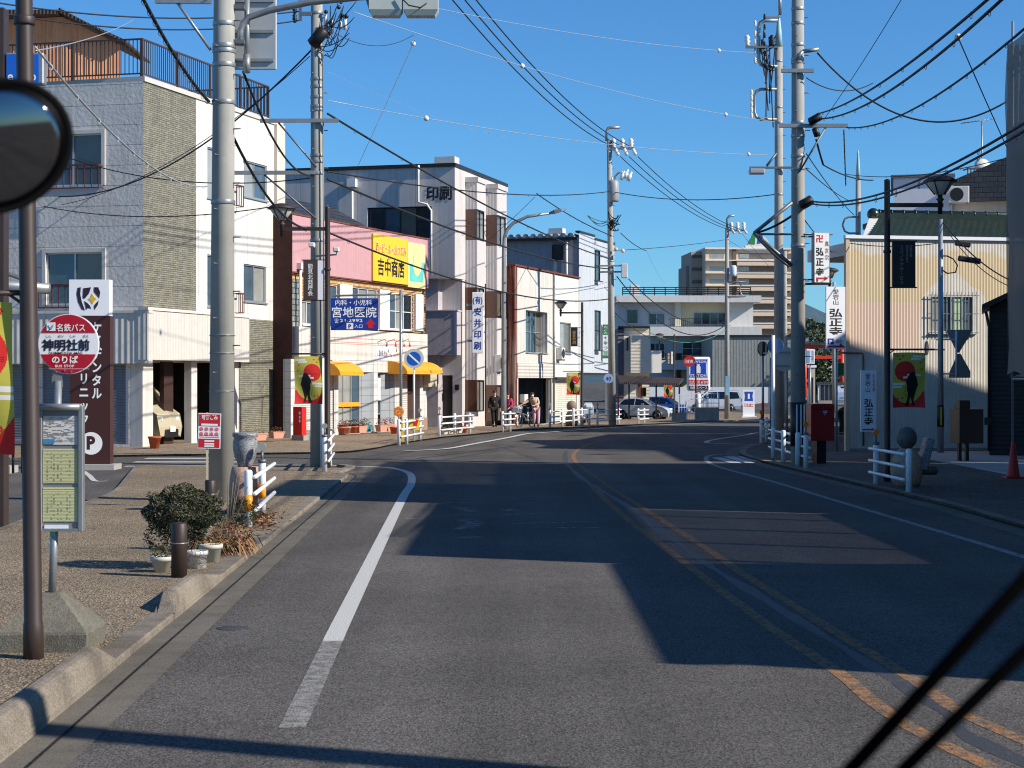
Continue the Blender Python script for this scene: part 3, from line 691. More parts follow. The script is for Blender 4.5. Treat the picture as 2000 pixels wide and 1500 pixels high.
ua, ub = F.px(751.5,760,OUT)[0], F.px(770,760,OUT)[0]
mb = F.mb(); mb.add([(ua, -OUT+.2, .3), (ub, -OUT+.02, .3), (ub, -OUT+.02, zw1), (ua, -OUT+.2, zw1)], [(0,1,2,3)]); mb.build('display_wall', mat('grey tiled return', (150,156,160), var=.08, panel=(.45,.3,(110,114,118)), rough=.4), bB)
F.mb().box(F.px(740,760,OUT)[0], F.px(750,760,OUT)[0], -OUT+.15, -OUT+.165, F.px(745,782,OUT)[1], F.px(745,738,OUT)[1]).build('poster', m_boardw, bB)
F.mb().box(cols[1], cols[6], -OUT+.015, -OUT+.06, zw1+.005, zb0-.005).build('lintel', m_tilew, bB)
F.mb().box(.3, F.px(771,760,OUT)[0], -OUT+.05, -.006, 0, .3).build('plinth', m_conc2, bB)
F.mb().box(F.px(771,760,OUT)[0], F.px(782,760,OUT)[0], -OUT+.01, -.005, 0, zb0-.01).build('shop_wall', m_tilew, bB)
F.mb().box(F.px(782,760,OUT)[0], F.px(800,760,OUT)[0], -OUT+.10, -OUT+.15, .02, zb0-.01).build('roller_shutter', m_shutw, bB)
F.mb().box(F.px(803,760,OUT)[0], F.px(820,760,OUT)[0], -.06, -.01, .02, zb0-.01).build('door', mat('dark brown door', (66,44,36), var=.15), bB)
F.mb().box(F.px(820,760,OUT)[0], cols[10], -OUT, -.005, 0, zb0-.01).build('shop_wall', m_tilew, bB)
F.mb().box(cols[10]-.6, cols[10]+.02, -OUT-.012, -OUT-.003, 0, .55).build('brown_dado', mat('brown dado', (150,128,110), var=.1), bB)
# awnings: rounded canvas hoods
def awning(px0, px1):
    u0, u1 = F.px(px0, 710, .8)[0], F.px(px1, 710, .8)[0]; zt_ = F.px((px0+px1)/2, 706, .6)[1]; h = .52; n = 8; rings = []
    ps = []
    for k in range(n+1):
        a = math.pi/2*k/n; ps.append((-OUT-.0-.85*math.sin(a), zt_-h*(1-math.cos(a))))
    ps += [(-OUT-.82, zt_-h), (-OUT-.003, zt_-h)]
    mb = F.mb(); mb.loft([[(u, y, z) for y, z in ps] for u in (u0, u0+.01, u1-.01, u1)], True, False)
    return mb.build('awning', m_orange_aw, bB)
awning(646, 692); awning(778, 848)
# fuse box, meter
r = q(826, 730, 842, 756); F.mb().box(r[0], r[2], -OUT-.28, -OUT-.003, r[1], r[3], .03).build('meter_box', mat('beige meter box', (186,176,150), var=.08), bB)
# ------------------------------------------------------------ printing firm's building
bC = thing('printing_building', 'pale lilac three storey printing firm building with brushed sign and stacked bays', 'building', (-2.52, 76.6), face_dir(15.5))
F = Face(bC); D = 8.6; Sd = side_of(bC, D); Hh = F.px(890, 326)[1]; LEN = F.px(989.5, 500)[0]
zo = Sd.px(870, 536)[1]                                   # underside of the overhang
u1 = F.px(908, 500)[0]
F.mb().wall(0, LEN, zo, Hh, (), 0).build('front_wall', m_lilac, bC)
wL = Sd.rect(717, 404, 843, 466)
wL = (max(wL[0], .2), wL[1], wL[2], wL[3])
Sd.mb().wall(0, D, zo, Hh, (wL,), 0, .3).build('side_wall', m_lilac, bC)
window(Sd, wL, [m_glassd, m_glassb, m_glasst, m_glassd], m_alud, y=.2, sill=False)
F.mb().box(.36, LEN-.03, .32, D-.05, zo+.02, Hh-.05).build('core', m_lilac, bC)
mb = F.mb(); mb.box(-.08, LEN+.05, -.06, D, Hh+.002, Hh+.16); mb.build('roof_edge', m_alud, bC)
F.mb().box(.4, LEN-.03, .9, D-.05, 0, zo+.018).build('lower_core', m_lilact, bC)
mb = F.mb(); mb.box(0, D*.0+LEN, .0, D, zo-.16, zo-.003); mb.build('overhang_soffit', m_lilac, bC)
# lower left: recessed wall with window, balcony, door
Lw = Face(bC, Sd.M @ Matrix.Translation((0, 1.0, 0)))
zb1 = Lw.px(862, 607)[1]; zb0 = Lw.px(862, 694)[1]
Lw.mb().wall(0, D-.05, 0, zo-.17, (Lw.rect(833, 560, 858, 604), Lw.rect(850, 733, 884, 834)), 0, .15).build('recessed_wall', m_lilac, bC)
window(Lw, Lw.rect(833, 560, 858, 604), [m_glassd], m_wframe, sill=False)
r = Lw.rect(850, 733, 884, 834); Lw.mb().box(r[0], r[2], .08, .12, 0.02, r[3]).build('door', mat('black entrance door', (24,22,22), rough=.35, var=.1), bC)
Sd.mb().box(0, D-.02, -.0+.0, .98, zb0, zb1-.06).build('balcony_parapet', m_lilact, bC)
Sd.mb().box(0, D+.02, -.05, 1.0-.02, zb1-.058, zb1).build('balcony_coping', m_lilac, bC)
F.mb().box(0.0, u1*.9, .0, .9, 0, zb0-.01)  # (front pier, added below)
F.mb().box(u1-.35, u1+.25, .02, .9, 0, zo-.17).build('front_pier', m_lilac, bC)
F.mb().box(u1+.25, LEN-.02, .05, .9, 0, zo-.17).build('ground_wall', m_lilac, bC)
Lw.mb().box(Lw.px(893,760)[0]-.08, Lw.px(893,760)[0]+.1, -.1, -.005, Lw.px(893,762)[1], Lw.px(893,751)[1]).build('intercom', m_alud, bC)
# two bays on the front
def bay(x0, x1, ytop, rows, out=.55, zbot=None):
    a, b = F.px(x0, 400, 0)[0], F.px(x1, 400, out)[0]
    zt = F.px(x1-8, ytop, out)[1]; z0 = zbot
    fr = F.mb(); cuts = []
    for (yt, yb) in rows: cuts.append((F.px(x1-10, yb, out)[1], F.px(x1-10, yt, out)[1]))
    cuts.sort(); z = z0; Fm = Face(bC, F.M @ Matrix.Translation((0, -out, 0)))
    for (c0, c1) in cuts + [(zt, zt)]:
        if c0 > z: F.mb().box(a, b, -out, -.003, z, c0).build('bay_panel', m_lilacr, bC)
        if c1 > c0:
            F.mb().box(a+.03, b-.03, -out+.14, -.003, c0+.002, c1-.002).build('bay_core', m_dark, bC)
            window(Fm, (a+.02, c0+.01, b-.02, c1-.01), [m_glasst, m_glassc], m_alud, y=.07, sill=False)
            F.mb().box(a, a+.04, -out+.02, -.004, c0+.003, c1-.003).build('bay_side_window', mat('brown window film', (96,66,54), rough=.2, var=.15), bC)
        z = c1
    F.mb().box(a-.06, b+.06, -out-.06, -.003, zt+.002, zt+.22).build('bay_cap', m_lilac, bC)
bay(909, 947, 358, [(410, 470), (562, 606), (742, 804)], zbot=0.5)
bay(949, 989, 372, [(422, 482), (570, 622), (752, 822)], zbot=0.5)
sg = Sd.px(833, 372); a, z1 = Sd.px(832, 363); b, z0 = Sd.px(884, 391)
tx = Sd.mb().text('印刷', Sd.px(832,376)[0], z0, Sd.px(884,376)[0]-Sd.px(832,376)[0], z1-z0, y=-.02, bold=.03)
tx.build('lettering', m_ink, bC)
u = Sd.px(819, 400)[0]
pipe(Sd, bC, [(u, -.1, Hh+.1), (u, -.14, Hh-.3), (u, -.14, Sd.px(820, 395)[1]), (u+.4, -.14, Sd.px(830, 400)[1]), (Sd.px(842,430)[0]+.05, -.14, Sd.px(842,412)[1]), (Sd.px(842,430)[0]+.05, -.14, zo)], .05)
u = Sd.px(690, 400)[0]; pipe(Sd, bC, [(u, -.12, Sd.px(690,368)[1]), (u, -.12, zo)], .05)
Sd.mb().box(u-.2, u+.2, -.3, -.005, Sd.px(690,366)[1], Sd.px(690,350)[1]).build('rain_hopper', m_pvc, bC)
F.mb().box(-1.9+1.0, .1, 3.2, 4.2, Hh+.17, Hh+.5)
mb = MB(Sd.M); ua = Sd.px(832, 320)[0]; mb.box(ua, ua+.95, 1.2, 1.9, Hh+.17, Hh+.62); mb.build('rooftop_unit', m_ac, bC)
ac_unit(F, bC, F.px(950, 700)[0]-.1, F.px(955, 726)[1], .5, .8, -.75)
# hanging vertical sign
hs = thing('vertical_sign', 'tall narrow white sign with blue vertical lettering on the printing building', 'sign', (0,0,0))
p0 = at(934, 600, 76.4); hs.location = (p0.x, p0.y, 0); Hf = Face(hs)
r = (at(922,0,76.4).x-p0.x, at(0,690,76.4).z, at(944.5,0,76.4).x-p0.x, at(0,571,76.4).z)
Hf.mb().box(r[0], r[2], -.12, .12, r[1], r[3], .02).build('board', m_boardw, hs)
Hf.mb().box(r[0]-.25, r[0]-.005, -.05, .05, r[1]+.5, r[1]+.6).build('bracket', m_galv, hs); Hf.mb().box(r[0]-.25, r[0]-.005, -.05, .05, r[3]-.6, r[3]-.5).build('bracket', m_galv, hs)
w = r[2]-r[0]; H_ = r[3]-r[1]; mb = Hf.mb()
mb.text('(有)', r[0]+w*.06, r[3]-H_*.19, w*.88, H_*.125, y=-.126, bold=.02)
for i, c in enumerate('安井印刷'): mb.text(c, r[0]+w*.16, r[3]-H_*(.39+.185*i), w*.68, H_*.14, y=-.126, bold=.02)
mb.build('lettering', m_blue, hs)
# ------------------------------------------------------------ rust-streaked old shop, metal-clad block
bD = thing('rusty_shop', 'old white two storey shop with rusted iron edge and dark open entrance', 'shop', (.22, 83.0), face_dir(18.6))
F = Face(bD); D = 8; LEN = F.px(1131, 700)[0]; Hh = F.px(1010, 521)[1]; um = F.px(1079, 600)[0]; H2 = Hh
w1 = F.rect(1027, 608, 1069, 689); w2 = F.rect(1094, 630, 1116, 690)
zc = F.px(1045, 710)[1]; zd = F.px(1045, 738)[1]; op = (.25, 0.02, um-.15, zd-.02)
F.mb().wall(.0, um, zd, Hh, (w1,), 0, .45).build('front_wall', m_rustw, bD)
F.mb().wall(um, LEN, 0, H2, (w2, (um+.55, .03, LEN-.3, F.px(1105, 742)[1])), 0.02, .12).build('front_wall', m_plaster, bD)
F.mb().wall(0, um, 0, zd, (op,), 0, .3).build('ground_wall', m_rustw, bD)
F.mb().box(0.02, um-.02, -.05, -.003, zd, zc).build('slatted_band', m_band, bD)
Lf = side_of(bD, D); Lf.mb().wall(0, D, 0, Hh-.02, (), 0).build('rusted_side', m_rust, bD)
F.mb().box(-.42, -.02, -.04, .5, 0, Hh+.02).build('rusted_edge', m_rust, bD)
F.mb().box(0.01, LEN, .5, D, zd, Hh-.4).build('core', m_greym, bD); F.mb().box(um, LEN, .16, .5, 0, Hh-.4).build('core', m_dark, bD)
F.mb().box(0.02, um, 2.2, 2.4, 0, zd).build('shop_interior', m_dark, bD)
F.mb().box(-.45, LEN+.02, -.08, .3, Hh+.022, Hh+.10).build('roof_edge', mat('rusty coping', (108,52,38), var=.3, rough=.9), bD)
window(F, (w1[0], w1[1], w1[2]-.0, w1[3]), [m_glasst, m_glassb, m_glassb, m_glasst], m_alu, y=.38, bars=1, sill=True)
window(F, w2, [m_glassc, m_glasst], m_alu, y=.1)
r = (um+.55, .03, LEN-.3, F.px(1105, 742)[1]); F.mb().box(r[0], r[2], .08, .12, r[1], r[3]).build('roller_shutter', m_shutc, bD)
F.mb().box(um-.02, LEN, -.25, .015, r[3]+.02, r[3]+.14).build('canopy_edge', mat('dark canopy', (60,52,48), var=.2), bD)
pipe(F, bD, [(um, -.08, Hh), (um, -.08, 0)], .05, m_galvd)
for i, (c, x) in enumerate(((m_glassb, .35), (m_inkw, .62), (m_bluel, .74))):
    u = op[0]+(op[2]-op[0])*x; F.mb().box(u, u+.3, 2.12, 2.19, .9, 2.3).build('interior_poster', c, bD)
F.mb().box(op[0]+.2, op[0]+.75, -.25, -.005, F.px(1020,770)[1]-.4, F.px(1020,770)[1]).build('meter_box', m_ac, bD)
ac_unit(F, bD, F.px(1087, 700)[0], F.px(1090, 702)[1], .55, .6, -.3, 'air_conditioner')
# grey metal block behind and beside it
bE = thing('metal_clad_building', 'tall white and grey metal clad building with open ground floor garage and green sign', 'building', (3.58, 93.0), face_dir(19))
F = Face(bE); D = 9; Sd = side_of(bE, D); LEN = F.px(1208, 700)[0]; Hh = F.px(1124, 452)[1]; us = F.px(1161, 500)[0]; H2 = F.px(1163, 466)[1]; zo = F.px(1160, 728)[1]
wa, wb = F.rect(1143, 490, 1157, 548), F.rect(1143, 606, 1158, 683)
F.mb().wall(0, us, zo, Hh, (), 0).build('front_wall', m_silver, bE)
u0 = us+.02; F.mb().wall(u0, LEN, zo, H2, (), .25).build('front_wall', m_silver, bE)
for r in (F.rect(1161, 488, 1176, 548), F.rect(1161, 606, 1177, 684)):
    window(F, (r[0], r[1], r[2], r[3]), [m_glasst, m_glassb], m_alud, y=.16, bars=1)
Sd.mb().wall(0, D, 0, Hh-.25, (), .01).build('side_wall', m_greym, bE)
r = Sd.rect(1079, 478, 1101, 506); window(Face(bE, Sd.M @ Matrix.Translation((0,-.1,0))), r, [m_glassd], m_alud, y=.06)
mb = Sd.mb(); n = int(D/.12)                                  # corrugated roof edge
for k in range(int(D/.42)): mb.prism([(k*.42, Hh-.27), (k*.42+.42, Hh-.27), (k*.42+.33, Hh-.06), (k*.42+.21, Hh-.02), (k*.42+.09, Hh-.06)], -.3, 4)
mb.build('corrugated_roof', m_greym, bE); Sd.mb().box(0, D, -.35, -.31, Hh-.42, Hh-.26).build('gutter', m_alud, bE)
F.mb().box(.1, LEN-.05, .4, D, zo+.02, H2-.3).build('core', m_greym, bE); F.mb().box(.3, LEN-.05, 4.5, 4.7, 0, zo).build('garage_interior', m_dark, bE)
F.mb().box(0, LEN, .02, D, zo-.12, zo-.003).build('soffit', m_alud, bE); F.mb().box(-.02, .25, .02, .4, 0, zo-.13).build('garage_pier', m_silver, bE); F.mb().box(LEN-.4, LEN, .27, .7, 0, zo-.13).build('garage_pier', m_silver, bE)
mb = F.mb(); mb.box(-.03, us, -.05, .2, Hh+.002, Hh+.1); mb.box(us+.002, LEN+.03, .2, .4, H2+.002, H2+.1); mb.build('roof_edge', m_alud, bE)
mb = MB(Sd.M); ua = Sd.px(1060, 450)[0]; mb.box(ua, ua+.8, 1.0, 1.6, Hh-.1, Sd.px(1060, 443)[1]); mb.build('rooftop_unit', m_ac, bE)
mb = MB(Sd.M); ua = Sd.px(1108, 480)[0]; mb.tube([(ua, -.12, Hh-.4), (ua, -.12, Hh-3.4)], .07, 8); mb.build('drainpipe', m_pvc, bE)
u = F.px(1172, 780)[0]
pb = F.mb().box(u-.1, u+.62, 4.44, 4.49, 1.2, 2.75).build('poster', mat('grey poster', (150,130,128), var=.15, scale=4), bE)
gs = thing('vertical_sign', 'green and white vertical sign with dry cleaner symbols on the metal clad building', 'sign', (0,0,0))
p0 = at(1182.5, 690, 98.0); gs.location = (p0.x, p0.y, 0); Hf = Face(gs); X = lambda x: at(x,0,98.0).x-p0.x; Z = lambda y: at(0,y,98.0).z
Hf.mb().box(X(1177), X(1188.5), -.1, .1, Z(700), Z(633)).build('board', m_boardw, gs)
mg = mat('sign green', (20,128,72), var=.05); mb = Hf.mb(); mb.box(X(1177.2), X(1188.3), -.106, -.102, Z(654), Z(634)); mb.box(X(1177.2), X(1188.3), -.106, -.102, Z(699.7), Z(694))
for i, c in enumerate('✿ゆつ回'): mb.text(c, X(1178.5), Z(664.5+i*9.5), X(1187)-X(1178.5), .24, y=-.106, bold=.02)
mb.build('lettering', mg, gs)
mb = Hf.mb(); mb.text('のごみ', X(1178.5), Z(653), X(1187)-X(1178.5), .5, y=-.11, vertical=True, fit=False); mb.build('lettering', m_inkw, gs)

# ------------------------------------------------------------ houses and blocks beyond the bend
m_cream = mat('cream siding', (214,206,188), rough=.7, var=.05, ribs=('h', .22, .04)); m_dsid = mat('grey slatted siding', (90,90,98), rough=.7, var=.08, ribs=('h', .3, .1))
bF = thing('cream_house', 'cream sided house with stepped box front behind the parked cars', 'house', (0,0,0)); Y = 118
bF.location = (at(1245, 0, Y).x, Y, gz(at(1245,0,Y).x, Y)); F = Face(bF); Q = F.rect
def fbox(F, parent, x0, y0, x1, y1, out, back, m, name):
    r = F.rect(x0, y0, x1, y1, out); return F.mb().box(r[0], r[2], -out, back, r[1], r[3]).build(name, m, parent)
fbox(F, bF, 1207, 642, 1218, 800, .1, 5, m_dsid, 'grey_wall'); fbox(F, bF, 1218.3, 640, 1268, 800, 0, 5, m_cream, 'front_wall')
fbox(F, bF, 1232, 655, 1270, 728, 1.0, -.003, m_cream, 'box_bay'); fbox(F, bF, 1270.4, 685, 1292, 728, 1.0, 3, mat('white bay end', (236,232,220), var=.03), 'bay_end')
fbox(F, bF, 1207, 637, 1269, 641, .3, 5.2, m_alud, 'roof_edge')
for r in ((1224, 660, 1226.5, 685), (1248, 671, 1250, 684), (1254, 757, 1262, 774)): window(F, Q(*r), [m_glassd], m_alud, y=-.04, sill=False)
fbox(F, bF, 1246, 751, 1254, 800, .05, -.003, mat('brown door', (110,64,44), var=.1), 'door')
bG = thing('flat_roofed_house', 'pale yellow modern house with flat roof slabs and a long roof railing', 'house', (0,0,0)); Y = 186
bG.location = (at(1345, 0, Y).x, Y, gz(at(1345,0,Y).x, Y)); F = Face(bG)
m_pale = mat('pale yellow wall', (222,214,186), rough=.8, var=.04); m_slab = mat('pale slab', (206,204,200), rough=.8, var=.05, streak=.2)
fbox(F, bG, 1206, 590, 1318, 800, .0, 9, mat('grey white wall', (190,190,190), rough=.8, var=.05), 'left_wall'); fbox(F, bG, 1318.4, 590, 1330, 640, .6, 9, m_pale, 'pier'); fbox(F, bG, 1330.5, 590, 1418, 800, -1.2, 9, m_pale, 'middle_wall'); fbox(F, bG, 1418.5, 590, 1471, 800, .0, 9, m_slab, 'right_wall')
fbox(F, bG, 1204, 577, 1487, 590, 1.6, 9.5, m_slab, 'roof_slab'); fbox(F, bG, 1270, 638, 1488, 656, 2.0, -.01, m_slab, 'balcony_slab')
for r, g in (((1224, 604, 1246, 632), [m_glassd]), ((1267, 612, 1298, 634), [m_glassd, m_glassb])): window(F, F.rect(*r, .02), g, m_alu, y=-.05)
Fm = Face(bG, F.M @ Matrix.Translation((0, 1.2, 0))); window(Fm, Fm.rect(1355, 611, 1418, 634), [m_glassb, m_glassd, m_glassb, m_glassd], m_alu, y=-.05)
r = F.rect(1216, 561, 1466, 577, 1.0); mb = F.mb()
for k in range(4): z = r[1]+(r[3]-r[1])*(.25+.25*k)-.02; mb.box(r[0], r[2], -1.0, -.94, z-.05, z+.05)
for k in range(13): x = r[0]+(r[2]-r[0])*k/12; mb.box(x-.05, x+.05, -1.0, -.93, r[1], r[3])
mb.build('roof_railing', m_alud, bG)
r = F.rect(1232, 556, 1250, 577, -4); F.mb().box(r[0], r[2], 4, 6, r[1], r[3]).build('stair_house', m_slab, bG)
r = F.rect(1310, 622, 1418, 638, 1.9); railing(F, bG, r[0], r[2], r[1], r[3], -1.9, 26, m_alud, 'balcony_railing', .02)
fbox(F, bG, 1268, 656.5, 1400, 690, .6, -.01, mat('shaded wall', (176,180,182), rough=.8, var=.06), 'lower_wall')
for r in ((1270, 670, 1298, 700), (1333, 668, 1390, 694)): window(F, F.rect(*r, .7), [m_glassd, m_glassb, m_glassd], m_alu, y=-.7, bars=1)
fbox(F, bG, 1292, 703, 1395, 722, 1.4, -.01, m_slab, 'lower_parapet')
r = F.rect(1290, 690, 1392, 703, 1.4); railing(F, bG, r[0], r[2], r[1], r[3], -1.4, 30, m_alud, 'balcony_railing', .02)
# apartment block
bH = thing('apartment_block', 'brown tiled apartment block with white balcony bands and domed crest', 'apartment block', (0,0,0)); Y = 260
bH.location = (at(1440, 0, Y).x, Y, 0); bH.rotation_euler = (0, 0, R(4)); F = Face(bH)
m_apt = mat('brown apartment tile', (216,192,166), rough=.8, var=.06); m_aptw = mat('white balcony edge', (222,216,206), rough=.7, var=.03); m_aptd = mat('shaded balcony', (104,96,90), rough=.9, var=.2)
fbox(F, bH, 1378, 487, 1548, 800, 0, 12, m_apt, 'front_wall'); fbox(F, bH, 1350, 492, 1377.6, 800, -3, 12, mat('dark brown wing', (168,150,134), var=.1, rough=.8), 'left_wing'); fbox(F, bH, 1340, 520, 1349.7, 800, -5, 12, mat('dark brown wing', (156,140,126), var=.1, rough=.8), 'left_wing')
fbox(F, bH, 1377, 483.5, 1548, 486.8, .5, 12, m_aptw, 'roof_edge')
a, z0 = F.px(1455, 484); b = F.px(1507, 484)[0]; c = (a+b)/2; rad = (b-a)/2*.78
mb = F.mb(); mb.prism([(a, z0-.5), (b, z0-.5), (b, z0+.3), (c+rad*1.02, z0+.4)] + [(c+rad*math.cos(t), z0+.4+rad*.95*math.sin(t)) for t in [math.pi*k/14 for k in range(15)]] + [(a, z0+.3)], -.3, .6); mb.build('crest', m_aptw, bH)
mb = F.mb(); mb.prism([(c-1.5, z0+.6), (c-.6, z0+.5), (c-.5, z0+1.6), (c-1.0, z0+2.1)], -.36, -.31); mb.build('emblem', mg, bH)
mb = F.mb(); mb.prism([(c-.2, z0+.6), (c+.9, z0+.8), (c+.5, z0+2.0), (c, z0+2.4)], -.36, -.31); mb.build('emblem', m_bluel, bH)
for i in range(9):
    y = 495+24.6*i
    if y > 700: break
    fbox(F, bH, 1443, y, 1520, y+11, .02, -.004, m_aptd, 'balcony_shade_panel'); fbox(F, bH, 1386, y+1, 1414, y+10, .02, -.004, m_glassc, 'window'); fbox(F, bH, 1524, y, 1546, y+11, .02, -.004, m_aptd, 'balcony_shade_panel')  # flat dark panels: the shade inside the balconies is put into their colour
    fbox(F, bH, 1444, y+1, 1463, y+10, .06, -.03, m_glassc, 'window')
    fbox(F, bH, 1378, y+12.5, 1548, y+14.5, 1.0, -.01, m_aptw, 'balcony_band'); fbox(F, bH, 1440, y+14.7, 1547, y+23.5, .9, -.01, m_apt, 'balcony_front'); fbox(F, bH, 1352, y+3, 1377, y+9, -2.9, 3.1, m_aptd, 'balcony_shade_panel')
fbox(F, bH, 1431, 484, 1438, 700, .3, -.01, mat('dark tile strip', (110,86,70), var=.08), 'tile_strip')
# corrugated grey wall building
bI = thing('corrugated_warehouse', 'windowless grey corrugated warehouse behind the convenience store sign', 'warehouse', (0,0,0)); Y = 174
xx = at(1450, 0, Y).x; bI.location = (xx, Y, gz(xx, Y)); F = Face(bI)
fbox(F, bI, 1391, 657, 1580, 830, 0, 10, mat('grey green corrugated cladding', (132,136,132), rough=.6, var=.12, ribs=('v', .3, .02), streak=.45, streakcol=(80,84,82)), 'wall'); fbox(F, bI, 1390, 654, 1582, 657, .2, 10, m_alud, 'roof_edge')
# low shed roofs near the cars
bJ = thing('car_park_fence', 'long white panel fence at the back of the store car park', 'fence', (0,0,0)); Y = 166; xx = at(1350,0,Y).x
bJ.location = (xx, Y, gz(xx, Y)); F = Face(bJ); r = F.rect(1252, 756, 1520, 822)
F.mb().box(r[0], r[2], 0, .08, .6, r[3]).build('panel', mat('white fence panel', (206,210,214), var=.06, panel=(2.0, 0, (110,116,120))), bJ)
F.mb().box(r[0], r[2], -.05, .1, 0, .6).build('footing', m_conc2, bJ)
# ------------------------------------------------------------ right side: tan corrugated house and its neighbours
def tan_material():
    m = mat('patched corrugated paint', (204,198,186), rough=.75, var=.06, streak=.2, streakcol=(150,120,90)); nt = m.node_tree; n = nt.nodes; L = nt.links.new
    P = n['Principled BSDF']; src = P.inputs['Base Color'].links[0].from_socket
    tc = n.new('ShaderNodeTexCoord'); sep = n.new('ShaderNodeSeparateXYZ'); L(tc.outputs['Object'], sep.inputs[0])
    nz = n.new('ShaderNodeTexNoise'); nz.inputs['Scale'].default_value = 1.1; L(tc.outputs['Object'], nz.inputs['Vector'])
    def M(op, a, b=0.0):
        q = n.new('ShaderNodeMath'); q.operation = op
        for i, v in enumerate((a, b)):
            if isinstance(v, (int, float)): q.inputs[i].default_value = v
            else: L(v, q.inputs[i])
        return q.outputs[0]
    def step(v, e, w=.06):
        q = n.new('ShaderNodeMapRange'); L(v, q.inputs[0]); q.inputs[1].default_value = e-w; q.inputs[2].default_value = e+w; return q.outputs[0]
    wob = M('MULTIPLY', M('SUBTRACT', nz.outputs[0], .5), .9)
    x = M('ADD', sep.outputs[0], wob); z = M('ADD', sep.outputs[2], wob)
    ex = M('DIVIDE', M('SUBTRACT', x, 3.3), 1.15); ez = M('DIVIDE', M('SUBTRACT', z, 3.75), 1.35)
    blob = step(M('ADD', M('POWER', ex, 2), M('POWER', ez, 2)), 1.0, .05)
    och = M('MULTIPLY', M('MULTIPLY', step(sep.outputs[2], 4.32, .02), M('SUBTRACT', 1, step(z, 5.72))), blob)
    pea = M('MULTIPLY', M('MULTIPLY', step(z, 2.9), M('SUBTRACT', 1, step(sep.outputs[2], 4.32, .02))), M('SUBTRACT', 1, step(x, 2.25)))
    def mx(f, a, c):
        q = n.new('ShaderNodeMix'); q.data_type = 'RGBA'; L(f, q.inputs[0]); L(a, q.inputs[6]); q.inputs[7].default_value = (*lin(c), 1); return q.outputs[2]
    L(mx(pea, mx(och, src, (204,184,148)), (210,184,164)), P.inputs['Base Color']); return m
bK = thing('corrugated_house', 'tan and peach patched corrugated house with green tiled roof and barred window', 'house', (9.63, 50.0), R(10.7))
F = Face(bK); LEN = 6.6; Hh = F.px(1660, 466)[1]
mt = tan_material(); wr = F.rect(1817, 577, 1903, 650)
def corr(mb, u0, u1, z0, z1, pitch=.092, amp=.0042):
    n = max(2, int((u1-u0)/pitch))*6
    for i in range(n):
        a, b = u0+(u1-u0)*i/n, u0+(u1-u0)*(i+1)/n; ya, yb = [amp*math.sin(2*math.pi*(q/pitch)) for q in (a, b)]
        mb.add([(a, ya, z0), (b, yb, z0), (b, yb, z1), (a, ya, z1)], [(0,1,2,3)], True)
mb = F.mb(); corr(mb, 0, wr[0], .12, Hh); corr(mb, wr[2], LEN, .12, Hh); corr(mb, wr[0], wr[2], .12, wr[1]); corr(mb, wr[0], wr[2], wr[3], Hh); mb.build('corrugated_wall', mt, bK)
I = Matrix.Rotation(R(-10.7), 4, 'Z')
loc = lambda X, Y: tuple((I @ Vector((X-9.63, Y-50.0, 0)))[:2])
bl = loc(12.7, 64.0); mb = F.mb()
mb.plan([(.03, .12), (LEN-.05, .12), (LEN+2, 14), bl], .0, Hh-.15); mb.build('core', mat('tan side wall', (176,160,138), rough=.8, var=.08, ribs=('v', .1, .05), streak=.3), bK)
F.mb().box(-.06, .05, -.05, .11, 0, Hh).build('corner_trim', mat('beige trim', (196,176,150), var=.08), bK)
F.mb().box(-.08, LEN+.03, -.08, .1, Hh+.004, Hh+.1).build('eaves_trim', m_boardw, bK)
F.mb().box(0, LEN, -.02, .1, 0, .115).build('plinth', m_conc2, bK)
window(F, wr, [m_glassc, m_glassb, mat('green curtain', (170,196,160), var=.15), m_glassb], m_wframe, y=.05, fw=.04)
mb = F.mb()
for k in range(13): x = wr[0]+(wr[2]-wr[0])*k/12; mb.box(x-.008, x+.008, -.13, -.114, wr[1]-.05, wr[3]+.1)
for z in (wr[1]+.0, wr[1]+.55, wr[3]): mb.box(wr[0]-.1, wr[2]+.1, -.112, -.10, z-.012, z+.012)
mb.build('window_bars', m_galv, bK)
# green glazed roof: wavy tile courses
m_gtile = mat('green glazed tile', (26,44,36), rough=.3, var=.35, scale=5, spec=.7)
e0 = Vector((*loc(*[v for v in at(1698, 462, 52.2)][:2]), at(1698, 462, 52.2).z)); r0 = Vector((*loc(*at(1716, 428, 55.0)[:2]), at(1716, 428, 55.0).z))
mb = F.mb(); W_ = 8.2; rows = 10; cols = 36
for k in range(rows):
    for i in range(cols):
        a = W_*i/cols; w = W_/cols; ring = []
        for t, dz in ((k/rows, .055), ((k+1)/rows, 0)):
            b = e0.lerp(r0, t); ring.append([(b.x+a+w*s, b.y, b.z+dz*.8+.028*math.sin(math.pi*s*2)) for s in (0, .25, .5, .75, 1)])
        mb.add(ring[0]+ring[1], [(j, j+1, 6+j, 5+j) for j in range(4)], True)
        mb.add([(p[0], p[1], p[2]-.09) for p in ring[0]]+ring[0], [(j, j+1, 6+j, 5+j) for j in range(4)])
mb.build('tiled_roof', m_gtile, bK)
mb = F.mb(); mb.box(r0.x-.1, r0.x+W_, r0.y-.1, r0.y+.1, r0.z-.05, r0.z+.2); mb.tube([(r0.x-.1, r0.y, r0.z+.2), (r0.x+W_, r0.y, r0.z+.2)], .10, 10)
for i in range(20): mb.tube([(r0.x+i*.4, r0.y, r0.z+.2), (r0.x+i*.4+.04, r0.y, r0.z+.2)], .115, 10)
mb.ball((r0.x-.18, r0.y, r0.z+.15), .2, 12, 8); mb.build('roof_ridge', m_gtile, bK)
mb = F.mb(); mb.add([tuple(e0+Vector((-.25, 0, -.1))), tuple(e0+Vector((0, .0, -.1))), tuple(r0+Vector((0, 0, .05))), tuple(r0+Vector((-.3, 0, .05)))], [(0,1,2,3)])
